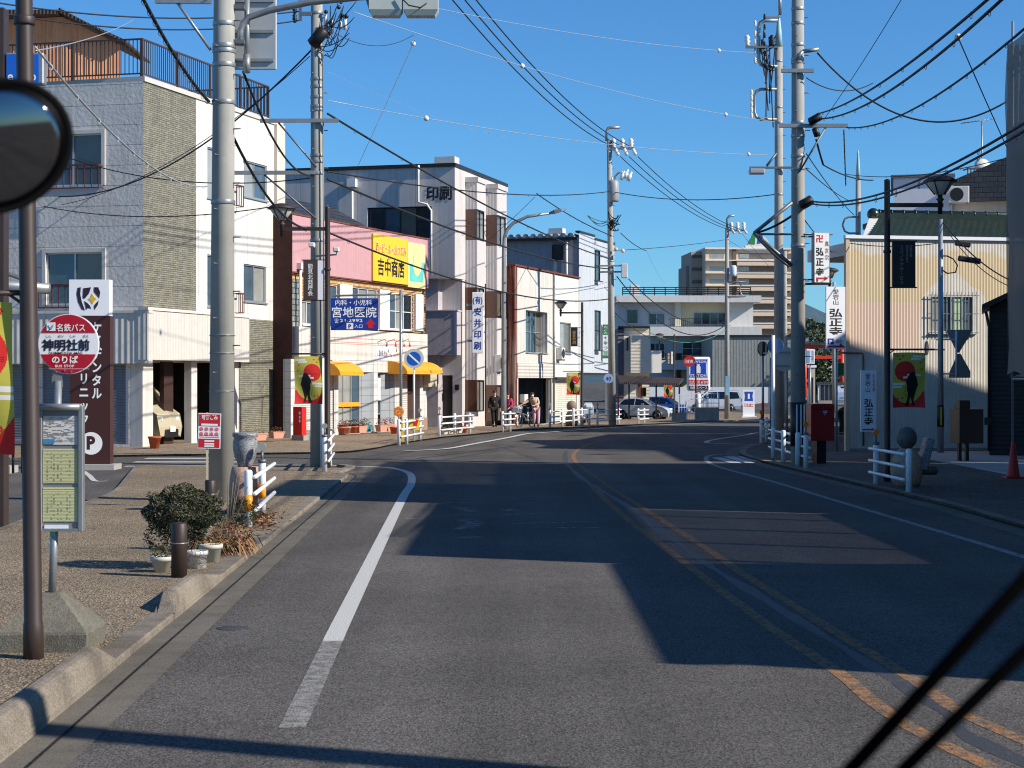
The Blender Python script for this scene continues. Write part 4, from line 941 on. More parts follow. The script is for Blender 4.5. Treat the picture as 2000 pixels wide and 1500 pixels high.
mb.box(e0.x-.1, e0.x+W_, e0.y+.1, e0.y+5, Hh-.2, e0.z-.06); mb.build('gable_wall', m_plaster, bK)
pipe(F, bK, [(-.2, -.05, F.px(1655,689)[1]), (.42, -.08, F.px(1678,690)[1]), (.46, -.08, F.px(1678,694)[1]), (.46, -.08, .2)], .03, mat('brown pipe', (110,90,78), var=.1))
# shrine direction signs
def board_sign(name, label, px, Y, m=None, th=.06, rot=0.0, cat='sign', group=None):
    x0, y0, x1, y1 = px; c = at((x0+x1)/2, y1, Y); t = thing(name, label, cat, (c.x, c.y, 0), rot, group); Fc = Face(t)
    k = math.cos(rot); w = (x1-x0)/FPX*Y/k; h = (y1-y0)/FPX*Y
    Fc.mb().box(-w/2, w/2, 0, th, c.z, c.z+h).build('board', m or m_boardw, t)
    return t, Fc, w, h, c.z
def vtext(Fc, parent, items, w, h, z, m, y=-.005):
    mb = Fc.mb()
    for s, cx, top, cw, ch, b in items:      # text, centre x 0..1, top 0..1 from above, char width, char height as fractions of w and h
        for i, c in enumerate(s): mb.glyph(c, -w/2+w*(cx-cw/2), z+h*(1-top-ch*(i+1)), w*cw, h*ch, y, b)
    return mb.build('lettering', m, parent)
t, Fc, w, h, z = board_sign('temple_sign', 'white vertical temple sign with parking mark and red arrow beside the tan house', (1613, 560, 1652, 681), 49.55, rot=R(14))
vtext(Fc, t, [('愛宕山', .5, .04, .34, .085, .0), ('弘正寺', .5, .345, .72, .15, .02)], w, h, z, m_ink)
mb = Fc.mb(); mb.text('100台', -w*.02, z+h*.085, w*.38, h*.07, y=-.006); mb.build('lettering', m_ink, t)
Fc.mb().box(-w*.42, -w*.12, -.010, -.004, z+h*.07, z+h*.165, .012).build('parking_panel', m_blue, t)
mb = Fc.mb(); mb.text('P', -w*.36, z+h*.075, w*.18, h*.08, y=-.014, bold=.03); mb.build('lettering', m_inkw, t)
mb = Fc.mb(); mb.prism([(-w*.43, z+h*.02), (w*.5, z+h*.02), (w*.22, z+h*.09), (w*.2, z+h*.05), (-w*.43, z+h*.05)], -.010, -.004); mb.build('arrow', m_red, t)
mb = Fc.mb(); mb.tube([(w*.3, .1, z+h*.9), (w*.62, .4, z+h*.9)], .02, 6); mb.tube([(w*.3, .1, z+h*.2), (w*.62, .4, z+h*.2)], .02, 6); mb.tube([(w*.1, .08, 0.05), (w*.1, .08, z+.1)], .035, 8); mb.build('bracket', m_galv, t)
t, Fc, w, h, z = board_sign('temple_banner_sign', 'white vertical temple sign with brush lettering and red arrow on the tan wall', (1681, 723, 1712, 843), 49.4, rot=R(8))
vtext(Fc, t, [('愛宕山', .45, .05, .36, .105, .0), ('弘正寺', .5, .46, .6, .15, .02)], w, h, z, m_ink); vtext(Fc, t, [('宗旨地蔵', .83, .06, .18, .072, .0)], w, h, z, m_red)
mb = Fc.mb(); mb.prism([(-w*.4, z+h*.025), (w*.2, z+h*.025), (w*.2, z+h*.01), (w*.44, z+h*.035), (w*.2, z+h*.06), (w*.2, z+h*.045), (-w*.4, z+h*.045)], -.009, -.004); mb.build('arrow', m_red, t)
Fc.mb().box(-w*.3, -w*.2, .062, .5, z+.3, z+.36).build('bracket', m_galv, t)
t, Fc, w, h, z = board_sign('green_post_sign', 'plain green sign plate on a green post at the corner of the tan house', (1637, 709, 1656, 734), 51.2, mat('signal green', (18,112,70), var=.08))
Fc.mb().box(w*.30, w*.5, .01, .1, .05, z-.003).build('post', mat('signal green', (18,112,70), var=.08), t)
# dark sided house at the right edge
bL = thing('dark_house', 'dark grey sided house with sloping roof edge at the right of the tan house', 'house', (12.68, 46.2), R(-15))
F = Face(bL); m_dk = mat('dark horizontal siding', (44,42,40), rough=.75, var=.12, ribs=('h', .12, .05))
F.mb().prism([(0, 0), (3.6, 0), (3.6, 4.0), (1.8, 4.85), (0, 4.0)], 0, 2.6).build('wall', m_dk, bL)
mb = F.mb(); mb.prism([(-.2, 3.93), (1.8, 4.87), (3.8, 3.93), (3.8, 4.08), (1.8, 5.03), (-.2, 4.08)], -.4, 2.8); mb.build('roof', mat('black metal roof', (30,29,29), rough=.6, var=.1), bL)
pipe(F, bL, [(-.1, -.15, 3.9), (-.02, -.07, 3.5), (-.02, -.07, .2)], .04, m_blackp)
F.mb().box(.9, 1.25, -.02, -.004, .9, 2.4).build('window', m_glassd, bL)
F.mb().box(-.14, .02, -.16, -.06, .9, 1.1).build('wall_tap', m_blackp, bL)
# houses behind the green roof
bM = thing('white_annex', 'plain white box annex with air conditioner rising behind the green roof', 'house', (*at(1745, 0, 66)[:2], 0), R(-12.4)); F = Face(bM)
r = F.rect(1746, 347, 1860, 700); F.mb().box(0, r[2], 0, 6, 0, r[3]).build('wall', mat('annex white', (214,216,222), var=.04, rough=.8), bM)
ac_unit(F, bM, F.px(1852, 380)[0], F.px(1852, 398)[1], .75, .62, -.35)
F.mb().box(-.1, r[2]+.1, -.1, 6.1, r[3]+.003, r[3]+.12).build('roof_edge', m_galvd, bM)
bN = thing('dark_roofed_house', 'dark roofed house with rooftop drying deck and aerial behind the green roof', 'house', (*at(1830, 0, 72)[:2], 0), R(6)); F = Face(bN)
r = F.rect(1850, 420, 2060, 700); F.mb().box(r[0], r[2], 0, 8, 0, r[3]).build('wall', mat('brown wall', (70,56,50), var=.1), bN)
e = F.px(1800, 404); k = F.px(1930, 378); mb = F.mb(); mb.prism([(e[0], e[1]-.25), (r[2], e[1]-.25), (r[2], k[1]), (k[0], k[1]), (e[0], e[1])], -.8, 8); mb.build('roof', m_roofd, bN)
mb = F.mb(); a = F.px(1845, 372, -5); b = F.px(1960, 352, -5); mb.prism([(a[0], a[1]-.5), (b[0]+3, a[1]-.5), (b[0]+3, b[1]), (F.px(1862, 352, -5)[0], b[1])], 4.5, 7.5); mb.build('tiled_roof', m_ktile, bN)
r = F.rect(1890, 328, 1990, 374, .5); railing(F, bN, r[0], r[2], r[1], r[3], -.5, 16, m_brownr, 'deck_railing', .02, .035)
x = F.px(1918, 300, -1)[0]; z0 = F.px(1918, 376, -1)[1]; z1 = F.px(1918, 236, -1)[1]
mb = F.mb(); mb.tube([(x, 1, z0), (x, 1, z1)], .03, 6); mb.build('aerial_mast', m_galv, bN)
mb = F.mb(); mb.tube([(x-.9, 1, z1-.12), (x+.55, 1, z1+.1)], .018, 5)
for i in range(9): mb.tube([(x-.85+i*.17, .75, z1-.11+i*.026), (x-.85+i*.17, 1.25, z1-.11+i*.026)], .01, 4)
mb.build('aerial', m_galv, bN)
mb = F.mb(); mb.lathe([(.38, .0), (.3, .1), (.02, .16)], 18); md = MB(F.M @ Matrix.Translation((x-.05, .8, F.px(1915,326,-1)[1])) @ Matrix.Rotation(R(75), 4, 'X')); md.lathe([(.36, .0), (.28, .09), (.03, .14)], 18); md.build('satellite_dish', m_ac, bN)
# terrace of houses further along on the right: seen only through gaps, they shade the bend
m_hs = mat('grey beige house wall', (186,178,166), rough=.85, var=.08, streak=.2)
for nm, lb, x, y, w, d, h in (('house', 'grey beige house behind the tan house along the side street', 15.5, 67, 10, 9, 9.0), ('house', 'taller grey beige house past the side street junction', 23, 92, 12, 10, 10)):
    t = thing(nm, lb, 'house', (x, y, 0), R(-15)); Fc = Face(t)
    Fc.mb().box(0, w, 0, d, 0, h).build('wall', m_hs, t); mb = Fc.mb(); mb.prism([(-.5, h-.1), (w+.5, h-.1), (w/2, h+2.2)], -.4, d+.4); mb.build('roof', m_ktile, t)

# ------------------------------------------------------------ scaffolded building on the right
def sheet_mat(name, col, alpha):
    m = bpy.data.materials.new(name); m.use_nodes = True; n = m.node_tree.nodes; L = m.node_tree.links.new; P = n['Principled BSDF']
    P.inputs['Roughness'].default_value = .7; tc = n.new('ShaderNodeTexCoord'); nz = n.new('ShaderNodeTexNoise'); nz.inputs['Scale'].default_value = 1.2; L(tc.outputs['Object'], nz.inputs['Vector'])
    r = n.new('ShaderNodeMix'); r.data_type = 'RGBA'; L(nz.outputs[0], r.inputs[0]); r.inputs[6].default_value = (*[v*.8 for v in lin(col)], 1); r.inputs[7].default_value = (*lin(col), 1); L(r.outputs[2], P.inputs['Base Color'])
    P.inputs['Alpha'].default_value = alpha; return m
m_sheet = sheet_mat('scaffold mesh sheet', (120,118,114), .86)
def scaffold(label, x, y0, y1, h, sheet0, depth, wall_h, name='scaffolding'):
    t = thing(name, label, 'scaffolding', (x, y0, 0)); L_ = y1-y0
    mb = MB(); n = int(L_/1.8)
    for i in range(n+1):
        y = L_*i/n
        for xx in (.12, .75): mb.tube([(xx, y, 0), (xx, y, h+.5+.25*(i % 2))], .03, 6)
    for z in [.3+1.8*k for k in range(int(h/1.8)+1)]:
        for xx in (.12, .75): mb.tube([(xx, 0, z), (xx, L_, z)], .026, 6)
        for i in range(n+1): mb.tube([(.12, L_*i/n, z+.05), (.75, L_*i/n, z+.05)], .024, 6)
    mb.build('tube_frame', m_galv, t)
    mb = MB()
    for z in [.36+1.8*k for k in range(1, int(h/1.8)+1)]: mb.box(.2, .68, 0, L_, z, z+.04)
    mb.build('deck_boards', m_galvd, t)
    mb = MB(); ns = int(L_/.35); st = 14
    def sh(p0, p1, z0, z1):
        m_ = 30; vs = []; q = 12
        for j in range(q+1):
            for i in range(m_+1):
                s = i/m_; zz = z0+(z1-z0)*j/q; k = .035*math.sin(s*m_*1.3+j*.5)+.02*math.sin(j*1.7+s*9)
                nx, ny = (p1[1]-p0[1]), -(p1[0]-p0[0]); l = math.hypot(nx, ny)
                vs.append((p0[0]+(p1[0]-p0[0])*s - nx/l*k, p0[1]+(p1[1]-p0[1])*s - ny/l*k, zz+(.08*math.sin(s*40) if j == 0 else 0)))
        mb.add(vs, [(j*(m_+1)+i, j*(m_+1)+i+1, (j+1)*(m_+1)+i+1, (j+1)*(m_+1)+i) for j in range(q) for i in range(m_)], True)
    sh((0.02, L_+.1), (0.02, -.1), sheet0, h); sh((depth, L_+.12), (0.02, L_+.12), sheet0, h); sh((0.02, -.12), (depth, -.12), sheet0, h)
    mb.build('mesh_sheet', m_sheet, t)
    if wall_h: MB().box(1.1, 9, .2, L_-.2, 0, wall_h).build('building_shell', m_hs, t)
    return t
scaffold('grey mesh sheeted scaffolding tower rising at the right edge', 11.07, 26.4, 38.9, 9.6, 2.2, .9, 8.4)
# plain houses to the right of the view, whose shade lies across the road, the dark house and the tan wall
def side_house(label, x, y0, y1, h, d=8, roof=.0):
    t = thing('house', label, 'house', (x, y0, 0)); L_ = y1-y0
    MB().box(0, d, 0, L_, 0, h).build('wall', m_hs, t); MB().box(-.15, d, -.1, L_+.1, h+.003, h+.14).build('roof', m_roofd, t)
    MB().box(-.02, -.003, L_*.3, L_*.6, .9, 2.2).build('window', m_glassd, t); return t
side_house('low grey house with flat roof nearest on the right side', 9.2, 9.7, 16.4, 5.2)
side_house('tall flat grey house between the scaffolding and the gap', 9.2, 25.3, 30.0, 9.0, 2.2)
side_house('unseen tall block added to shade the dark sided house and tan wall', 22.3, 38.0, 44.9, 11.8, 14)  # added out of view; placed and sized to shade dark house and tan wall
t = thing('house', 'unseen sheeted shell on the right shaped to pass light bands onto the road', 'house', (9.2, 16.5, 0)); L_ = 8.7
MB().box(0, 8, 0, L_, 0, 3.0).build('wall', m_hs, t); MB().box(0, .3, 0, L_, 5.1, 7.05).build('upper_wall', m_hs, t)  # unseen; hollow and roofless above so dim light bands reach the road
mb = MB()
for i in range(4): y = L_*(i+.35)/4; mb.box(.1, .2, y-.07, y+.07, 3.0, 5.1)
mb.build('pier', m_hs, t)  # slats added to split the passing light into bands
mb = MB(); mb.add([(.05, 0, 3), (.05, L_, 3), (.05, L_, 5.1), (.05, 0, 5.1)], [(0,1,2,3)]); mb.build('mesh_sheet', sheet_mat('thin mesh sheet', (200,196,186), .84), t)
# ------------------------------------------------------------ street lamps with boards and banners
m_lampglass = mat('frosted lamp glass', (200,196,184), rough=.4, var=.05)
def banner_mesh():
    W_, H_ = .65, 1.10; nx, ny = 92, 156
    warrior = [(.30,.03),(.34,.10),(.33,.17),(.28,.27),(.24,.36),(.20,.42),(.23,.46),(.27,.55),(.31,.60),(.33,.64),(.41,.655),(.46,.63),(.52,.585),(.58,.52),(.60,.46),(.56,.40),(.57,.33),(.53,.26),(.53,.18),(.57,.10),(.62,.06),(.64,.025),(.50,.02),(.47,.10),(.44,.19),(.40,.10),(.38,.02)]
    def inside(p, x, y):
        c = False; j = len(p)-1
        for i in range(len(p)):
            if (p[i][1] > y) != (p[j][1] > y) and x < (p[j][0]-p[i][0])*(y-p[i][1])/(p[j][1]-p[i][1])+p[i][0]: c = not c
            j = i
        return c
    asp = H_/W_; fl = [(.16,.82),(.80,.88),(.86,.94),(.12,.70),(.70,.17),(.84,.165),(.70,.93)]
    def mid(u, v):
        if inside(warrior, u, v): return 2
        bx = ((u-.50)/.13)**2+((v-.33)/.20)**2
        if .86 < bx < 1.02 and u > .55 and .17 < v < .55: return 2
        for x0, x1, yc in ((.14,.58,.59),(.28,.70,.545),(.62,1,.43),(.72,1,.375),(.02,.40,.93),(.14,.46,.885)):
            r = .017
            if x0 < u < x1 and abs(v-yc) < r: return 3
        for fx, fy in fl:
            d = math.hypot(u-fx, (v-fy)*asp); a = math.atan2((v-fy)*asp, u-fx)
            if d < .032*(1+.25*math.cos(5*a)): return 0 if d < .008 else 1
        if math.hypot(u-.64, (v-.66)*asp) < .31: return 4 if (.60 < v < .645 and .40 < u < .92 and (int(u*46) % 3) and int(v*150) % 2) else 1
        if (u-.55)**2/.36+((v-.62)*1.0)**2/.30 > 1.0 and v < .30: return 1
        return 0
    mb = MB(); vs = []
    for j in range(ny+1):
        for i in range(nx+1):
            u, v = i/nx, j/ny; vs.append((.12+W_*u+.012*math.sin(v*5)*(1-v), .03*math.sin(u*5+v*3)*(1-.6*v)+.05*(1-v)*math.sin(v*4+u*2), 1.52+H_*v+.012*math.sin(u*3)))
    b = len(mb.v); mb.v += [Vector(p) for p in vs]
    for j in range(ny):
        for i in range(nx):
            mb.f.append([j*(nx+1)+i, j*(nx+1)+i+1, (j+1)*(nx+1)+i+1, (j+1)*(nx+1)+i]); mb.mi.append(mid((i+.5)/nx, (j+.5)/ny)); mb.sm.append(True)
    return mb
BAN = [m_olive, mat('banner red', (204,34,30), rough=.75, var=.05), mat('silhouette black', (22,20,18), rough=.8, var=.1), mat('cloud white', (226,226,220), rough=.8, var=.03), mat('dark red print', (120,14,14), rough=.8, var=.05)]
def lamp_post(label, loc, d, board=None, banner=True, head=True):
    """d = +1: arm to the right, -1: to the left"""
    t = thing('lamp_post', label, 'lamp post', loc, 0, 'brown lamp posts along the street')
    MB().lathe([(.075, 0), (.072, .3), (.066, .32), (.06, 6.05), (.062, 6.08), (.03, 6.1)], 14).build('pole', m_brown, t)
    mb = MB(); mb.box(min(0, d*1.12), max(0, d*1.12), -.035, .035, 5.54, 5.62); mb.build('arm', m_brown, t)
    if head:
        c = (d*1.06, 0, 0)
        MB().lathe([(.045, 5.4), (.05, 5.66), (.09, 5.70), (.05, 5.72), (.05, 5.78)], 12, c).build('lamp_stem', m_brown, t)
        sh = MB().lathe([(.06, 5.78), (.10, 5.80), (.285, 6.04), (.285, 6.05)], 16, c).build('lamp_shade', m_lampglass, t)
        mb = MB().lathe([(.30, 6.03), (.335, 6.04), (.33, 6.07), (.22, 6.14), (.08, 6.17), (.02, 6.175)], 20, c)
        mb.build('lamp_cap', m_brown, t)
        mb = MB()
        for k in range(5):
            a = 2*math.pi*k/5+.3; mb.tube([(c[0]+.105*math.cos(a), .105*math.sin(a), 5.79), (c[0]+.30*math.cos(a), .30*math.sin(a), 6.05)], .012, 5)
        mb.build('lamp_rib', m_brown, t)
    if board:
        text, bm, tm, sub = board; x0, x1 = (.10, .56) if d > 0 else (-.56, -.10); wx = (x0, x1) if d > 0 else (x0, x1-.13)
        b = MB().box(wx[0], wx[1], -.03, .03, 3.94, 4.85).build('sign_board', bm, t)
        if d < 0: MB().box(x1-.125, x1, -.028, .028, 3.94, 4.85).build('sign_edge', m_boardw, b)
        mb = MB()
        for s, cx, top, cw, ch in text:
            for i, c in enumerate(s):
                g = '｜' if c == 'ー' else c
                mb.glyph(g, wx[0]+(wx[1]-wx[0])*cx-cw/2, 4.85-top-ch*(i+1), cw, ch, -.034, .01)
        mb.build('lettering', tm, b)
        for z in (3.93, 4.86): MB().box(min(0, d*.6), max(0, d*.6), -.012, .012, z-.012, z+.012).build('board_bracket', m_brown, t)
    if banner:
        mb = MB(); mb.tube([(0, 0, 2.69), (d*.95, 0, 2.69)], .02, 8); mb.tube([(d*.03, 0, 2.60), (d*.14, 0, 2.68)], .012, 6); mb.build('banner_arm', m_brown, t)
        global _ban
        if '_ban' not in globals():
            o = banner_mesh().build('banner', BAN, t); _ban = o
        else:
            o = _ban.copy(); C.objects.link(o); o.parent = t
        if d < 0: o.location = (-.89, 0, 0)
        else: o.scale = (-1, 1, 1); o.location = (.89, 0, 0)
    mb = MB(); mb.lathe([(.075, 4.62), (.078, 4.63), (.078, 4.67), (.075, 4.68)], 12); mb.build('clamp_band', m_brown, t)
    return t
ink_lt = mat('pale lettering', (226,220,206), rough=.5, var=.03); ink_gold = mat('ochre lettering', (190,150,60), var=.05); bk_board = mat('black sign board', (30,30,32), rough=.5, var=.1); ink_gr = mat('grey lettering', (140,140,144), var=.05)
l1 = lamp_post('nearest thick brown lamp post standing by the kerb beside the bus stop', (-3.447, 12.55), -1)
l1.rotation_euler = (0, R(-.85), 0)
lamp_post('brown lamp post with district sign board and banner beside the concrete pole', (-4.27, 40.3), -1, ([('能見北発展会', .50, .07, .125, .125)], m_brownsign, m_inkw, ''))
lamp_post('dark lamp post with black care service board on the right pavement', (7.51, 34.85), 1, ([('ミズノケアサービス', .40, .07, .09, .088), ('訪問介護', .8, .07, .06, .06), ('福祉用具貸与', .64, .07, .05, .06), ], bk_board, ink_gr, ''))
lamp_post('brown lamp post with printed gold board in front of the white metal block', (at(1137,0,86).x, 86), -1, ([('安井印刷', .5, .15, .17, .17)], bk_board, ink_gold, ''))
lamp_post('slim brown lamp post with board by the convenience store entrance', (at(1317,0,126).x, 126), -1, ([('明治薬大堂', .45, .12, .15, .15)], m_brownsign, ink_lt, ''))
lamp_post('brown lamp post half hidden behind the right concrete pole', (at(1563,0,63).x, 63), 1, None, False)

# ------------------------------------------------------------ bus stop
t = thing('bus_stop', 'round red and white bus stop sign with timetable frame on concrete foot', 'bus stop', (-3.46, 13.1, .055)); px = 13.1/FPX
dz = EYE-.055
def zb(y): return dz+(HY-y)*px
def xb(x): return (x-CX)*px+3.46
mb = MB(); n = 4
ring = lambda hx, hy, z: [(-hx, -hy, z), (hx, -hy, z), (hx, hy, z), (-hx, hy, z)]
mb.loft([ring(.325, .30, 0), ring(.335, .31, .13), ring(.33, .305, .15), ring(.08, .075, .40), ring(.06, .055, .41)]); mb.build('concrete_foot', ground_mat('mossy concrete', (.115,.11,.09), (.25,.23,.19), grain=90, contrast=.2, patch=.7, bump=.002), t)
mb = MB(); mb.tube([(0, 0, .40), (.02, 0, 1.0)], .03, 12); mb.tube([(.02, 0, 1.0), (.045, .0, 2.0)], .03, 12); mb.build('pole', m_galv, t)
MB().tube([(.012, 0, .83), (.014, 0, .90)], .0315, 12).build('tape', mat('pale green tape', (120,176,160), var=.05), t)
cx, cz, r = xb(135), zb(672), .226
d_ = MB().disc((cx, cz), r, -.02, .01, 48).build('sign_disc', m_boardw, t)
mb = MB()
def seg(z0, z1, rr, y):
    """slice of the disc between two heights"""
    pts = []
    a0 = math.asin(max(-1, min(1, z0/rr))); a1 = math.asin(max(-1, min(1, z1/rr)))
    for k in range(15): a = a0+(a1-a0)*k/14; pts.append((cx+rr*math.cos(a), cz+rr*math.sin(a)))
    for k in range(15): a = a1+(a0-a1)*k/14; pts.append((cx-rr*math.cos(a), cz+rr*math.sin(a)))
    return pts
q = lambda y: (672-y)*px
mb.prism(seg(q(650), r*.975, r*.975, 0), -.0235, -.0205); mb.prism(seg(-r*.975, q(692), r*.975, 0), -.0235, -.0205); mb.build('red_band', mat('bus stop red', (176,20,44), rough=.4, var=.04), d_)
mb = MB(); w = 57*px; mb.text('名鉄バス', xb(112), zb(648), w, 16*px, y=-.027, bold=.012)
mb.text('のりば', xb(102), zb(710.5), 52*px, 16*px, y=-.027, bold=.03); mb.text('BUS STOP', xb(109), zb(718), 38*px, 6.5*px, y=-.027, bold=.02)
mb.box(xb(97), xb(176), -.026, -.0245, zb(720.8), zb(720.2)); mb.build('lettering', m_inkw, d_)
mb = MB(); mb.text('神明社前', xb(84), zb(685.5), 93*px, 23*px, y=-.0235, bold=.03); mb.text('SHIMMEISHA-MAE', xb(97), zb(693), 66*px, 7*px, y=-.0235, bold=.02)
for s, x in (('しん', 90), ('めい', 115), ('しゃ', 137.5), ('まえ', 163)): mb.text(s, xb(x), zb(660), 12*px, 6.5*px, y=-.0235, bold=.01)
mb.build('lettering', mat('navy lettering', (18,22,48), var=.05), d_)
e = MB().box(xb(93), xb(110), -.026, -.0245, zb(646.5), zb(630), .0).build('emblem', m_boardw, d_)
mb = MB(); mb.tube([(xb(96), -.027, zb(636)), (xb(100), -.027, zb(642)), (xb(104), -.027, zb(636)), (xb(107), -.027, zb(634))], .003, 5); mb.tube([(xb(97), -.027, zb(645)), (xb(102), -.027, zb(643)), (xb(106), -.027, zb(637))], .003, 5); mb.build('emblem_stroke', mat('teal stroke', (60,130,150), var=.05), e)
for x, y in ((112, 726), (128, 723.5), (141, 726)): MB().disc((xb(x), zb(y)), .007, -.03, -.0245, 10).build('bolt', m_galv, d_)
mb = MB(); mb.box(.0, .075, -.012, .012, 1.95, 2.08); mb.build('disc_bracket', m_galv, t)
fr = MB(); Fx0, Fx1, z0, z1 = xb(83), xb(160), zb(1034), zb(800)
sl = MB(Matrix.Translation((0, -.05, 0)))
sl.box(Fx0, Fx1, 0, .05, z0, z1, .006); sl.build('timetable_case', mat('grey case', (140,144,148), rough=.4, metal=.4, var=.08), t)
cs = t.children[-1]
fr = MB(Matrix.Translation((0, -.05, 0)))
for a in ((Fx0-.008, Fx0+.014, z0-.01, z1+.03), (Fx1-.012, Fx1+.022, z0-.01, z1+.03)): fr.box(a[0], a[1], -.02, .055, a[2], a[3], .004)
fr.box(Fx0+.0145, Fx1-.0125, -.018, .05, z0-.01, z0+.012); fr.build('case_frame', m_galv, cs)
MB().tube([(Fx0-.005, -.085, z1+.02), (Fx1+.005, -.085, z1+.02)], .026, 12).build('case_lamp', m_galv, cs)
m_ytable = mat('pale yellow timetable', (206,206,150), rough=.6, var=.04); m_wtable = mat('timetable paper', (206,206,206), rough=.6, var=.04); m_print = mat('grey print', (150,150,146), var=.15)
for ya, yb, m in ((878, 806, m_wtable), (943, 874+.5, m_ytable), (1027, 951, m_ytable)): pass
random.seed(11)
def sheet_(y1, y0, m, kind):
    p = MB().box(Fx0+.02, Fx1-.018, -.056, -.0515, zb(y0), zb(y1)).build('timetable', m, cs); mb = MB(); a, b = Fx0+.026, Fx1-.024
    if kind == 0:
        for k in range(26):
            z = zb(y1)-.012-(zb(y1)-zb(y0)-.03)*k/26; x = a
            while x < b-.02:
                w = random.uniform(.008, .05)
                if random.random() < .55: mb.box(x, min(x+w, b), -.0585, -.0565, z-.0035, z)
                x += w+.006
    else:
        for k in range(22): z = zb(y1)-.03-(zb(y1)-zb(y0)-.035)*k/21; mb.box(a, b, -.0578, -.0565, z-.0008, z)
        for fx in (.1, .22, .30, .42, .52, .70, .78): 
            for k in range(20):
                if random.random() < .38: z = zb(y1)-.036-(zb(y1)-zb(y0)-.04)*k/21; x = a+(b-a)*fx; mb.box(x, x+.009, -.0582, -.0566, z-.005, z)
        mb.box(a, b, -.058, -.0565, zb(y1)-.016, zb(y1)-.011)
    mb.build('print', m_print, p); return p
p = sheet_(812, 868, m_wtable, 0); MB().box(Fx0+.022, Fx0+.105, -.0605, -.059, zb(866), zb(857)).build('blue_advert', mat('blue advert', (60,140,190), var=.2, scale=30), p)
sheet_(876, 943, m_ytable, 1); sheet_(951, 1018, m_ytable, 1)
MB().box(Fx0+.03, Fx1-.09, -.060, -.0515, zb(1032), zb(1024)).build('maker_plate', m_boardw, cs)
# ------------------------------------------------------------ bus shelter behind the lamp post, dental pylon, blue sign
t = thing('bus_shelter', 'grey arched translucent shelter roof on steel posts at the far left', 'shelter', (at(-20,0,27).x, 27, .05)); xs_ = lambda x: at(x,0,27).x-t.location.x; zs_ = lambda y: at(0,y,27).z-.05
mb = MB(); n = 10; a0, a1 = xs_(-160), xs_(84)
def arc(k): s = k/n; return (a0+(a1-a0)*(1-(1-s)**1.0), zs_(512)+.0-(zs_(512)-zs_(562))*(s**2.2))
pts = [arc(k) for k in range(n+1)]
mb.loft([[(x, y, z) for x, z in pts] for y in (-.2, .35)], False, True, closed=False)
mb.loft([[(x, y, z-.012) for x, z in pts] for y in (-.2, .35)], False, True, closed=False)
mb.build('roof_panel', mat('smoked polycarbonate', (96,112,124), rough=.25, var=.1, spec=.7), t)
mb = MB()
for y in (-.2, .35): mb.tube([(x, y, z+.01) for x, z in pts], .03, 6)
for k in (2, 5, 8): mb.tube([(pts[k][0], -.2, pts[k][1]+.012), (pts[k][0], .35, pts[k][1]+.012)], .012, 5)
mb.build('roof_rib', m_galvd, t)
mb = MB(); mb.tube([(a0, -.28, zs_(548)), (xs_(106), -.28, zs_(566))], .085, 10); mb.build('gutter_beam', m_galv, t)
MB().tube([(xs_(-30), 0, 0), (xs_(-30), 0, zs_(548))], .06, 10).build('post', m_galv, t)
t = thing('bench', 'grey moulded bench seat on black legs behind the near lamp post', 'bench', (at(30,0,38).x, 38, .05)); Zp = lambda y: at(0,y,38).z-.05
MB().box(-.2, .4, -.3, .3, Zp(868), Zp(858), .02).build('seat', m_galvd, t); MB().tube([(-.05, 0, 0), (-.05, 0, Zp(868))], .03, 8).build('leg', m_blackp, t); MB().tube([(.15, 0, 0), (.15, 0, Zp(868))], .03, 8).build('leg', m_blackp, t)
t = thing('dental_clinic_pylon', 'tall brown and white dental clinic pylon sign with parking mark beside the bus stop', 'sign', (at(175,0,40.5).x, 40.5, 0)); Yd = 40.5
xd = lambda x: at(x,0,Yd).x-t.location.x; zd_ = lambda y: at(0,y,Yd).z
MB().box(xd(136), xd(215), 0, .35, zd_(906), zd_(617)).build('brown_panel', m_brownboard, t); bp = t.children[-1]
wp = MB().box(xd(135), xd(213), -.004, .354, zd_(616.5), zd_(546)).build('white_panel', m_boardw, t)
MB().box(xd(132), xd(228), -.3, .5, 0, zd_(906.5)).build('plinth', m_conc, t)
mb = MB(); cw = 20/FPX*Yd
for i, c in enumerate('ケイデンタル'): mb.glyph(c, xd(179), zd_(652+25.6*i), cw, 24/FPX*Yd, -.005, .03)
for i, c in enumerate('クリニック'): mb.glyph(c, xd(154), zd_(727+26.5*i-2), cw, 24/FPX*Yd, -.005, .03)
mb.disc((xd(178), zd_(866)), 22/FPX*Yd, -.006, -.002, 32); mb.build('lettering', m_inkw, bp)
mb = MB(); mb.glyph('P', xd(169), zd_(880.5), 19/FPX*Yd, 34/FPX*Yd, -.009, .05); mb.build('lettering', m_brownboard, bp)
mdk = mat('deep purple logo', (38,24,44), var=.05); mgo = mat('gold logo', (214,172,40), var=.05); L_ = lambda pts: [(xd(x), zd_(y)) for x, y in pts]
mb = MB()
for pg in (((152,562),(158,561),(157,575),(160,590),(166,606),(160,604),(153,590),(150,574)), ((163,563),(178,561),(174,573),(166,583),(162,582)), ((184,561),(192,561),(196,571),(194,582),(189,576),(184,570)), ((165,588),(171,592),(176,597),(178,603),(172,601),(169,605)), ((193,587),(191,596),(185,605),(184,597),(188,592))): mb.prism(list(reversed(L_(pg))), -.012, -.005)
mb.build('logo', mdk, wp); mb = MB(); mb.prism(list(reversed(L_(((180,573),(184,580),(189,584),(184,588),(181,594),(177,588),(172,584),(177,580))))), -.012, -.005); mb.build('logo', mgo, wp)
t = thing('white_sign_panel', 'narrow white sign panel on concrete base at the left frame edge', 'sign', (at(2,0,39).x, 39, 0)); zz = lambda y: at(0,y,39).z
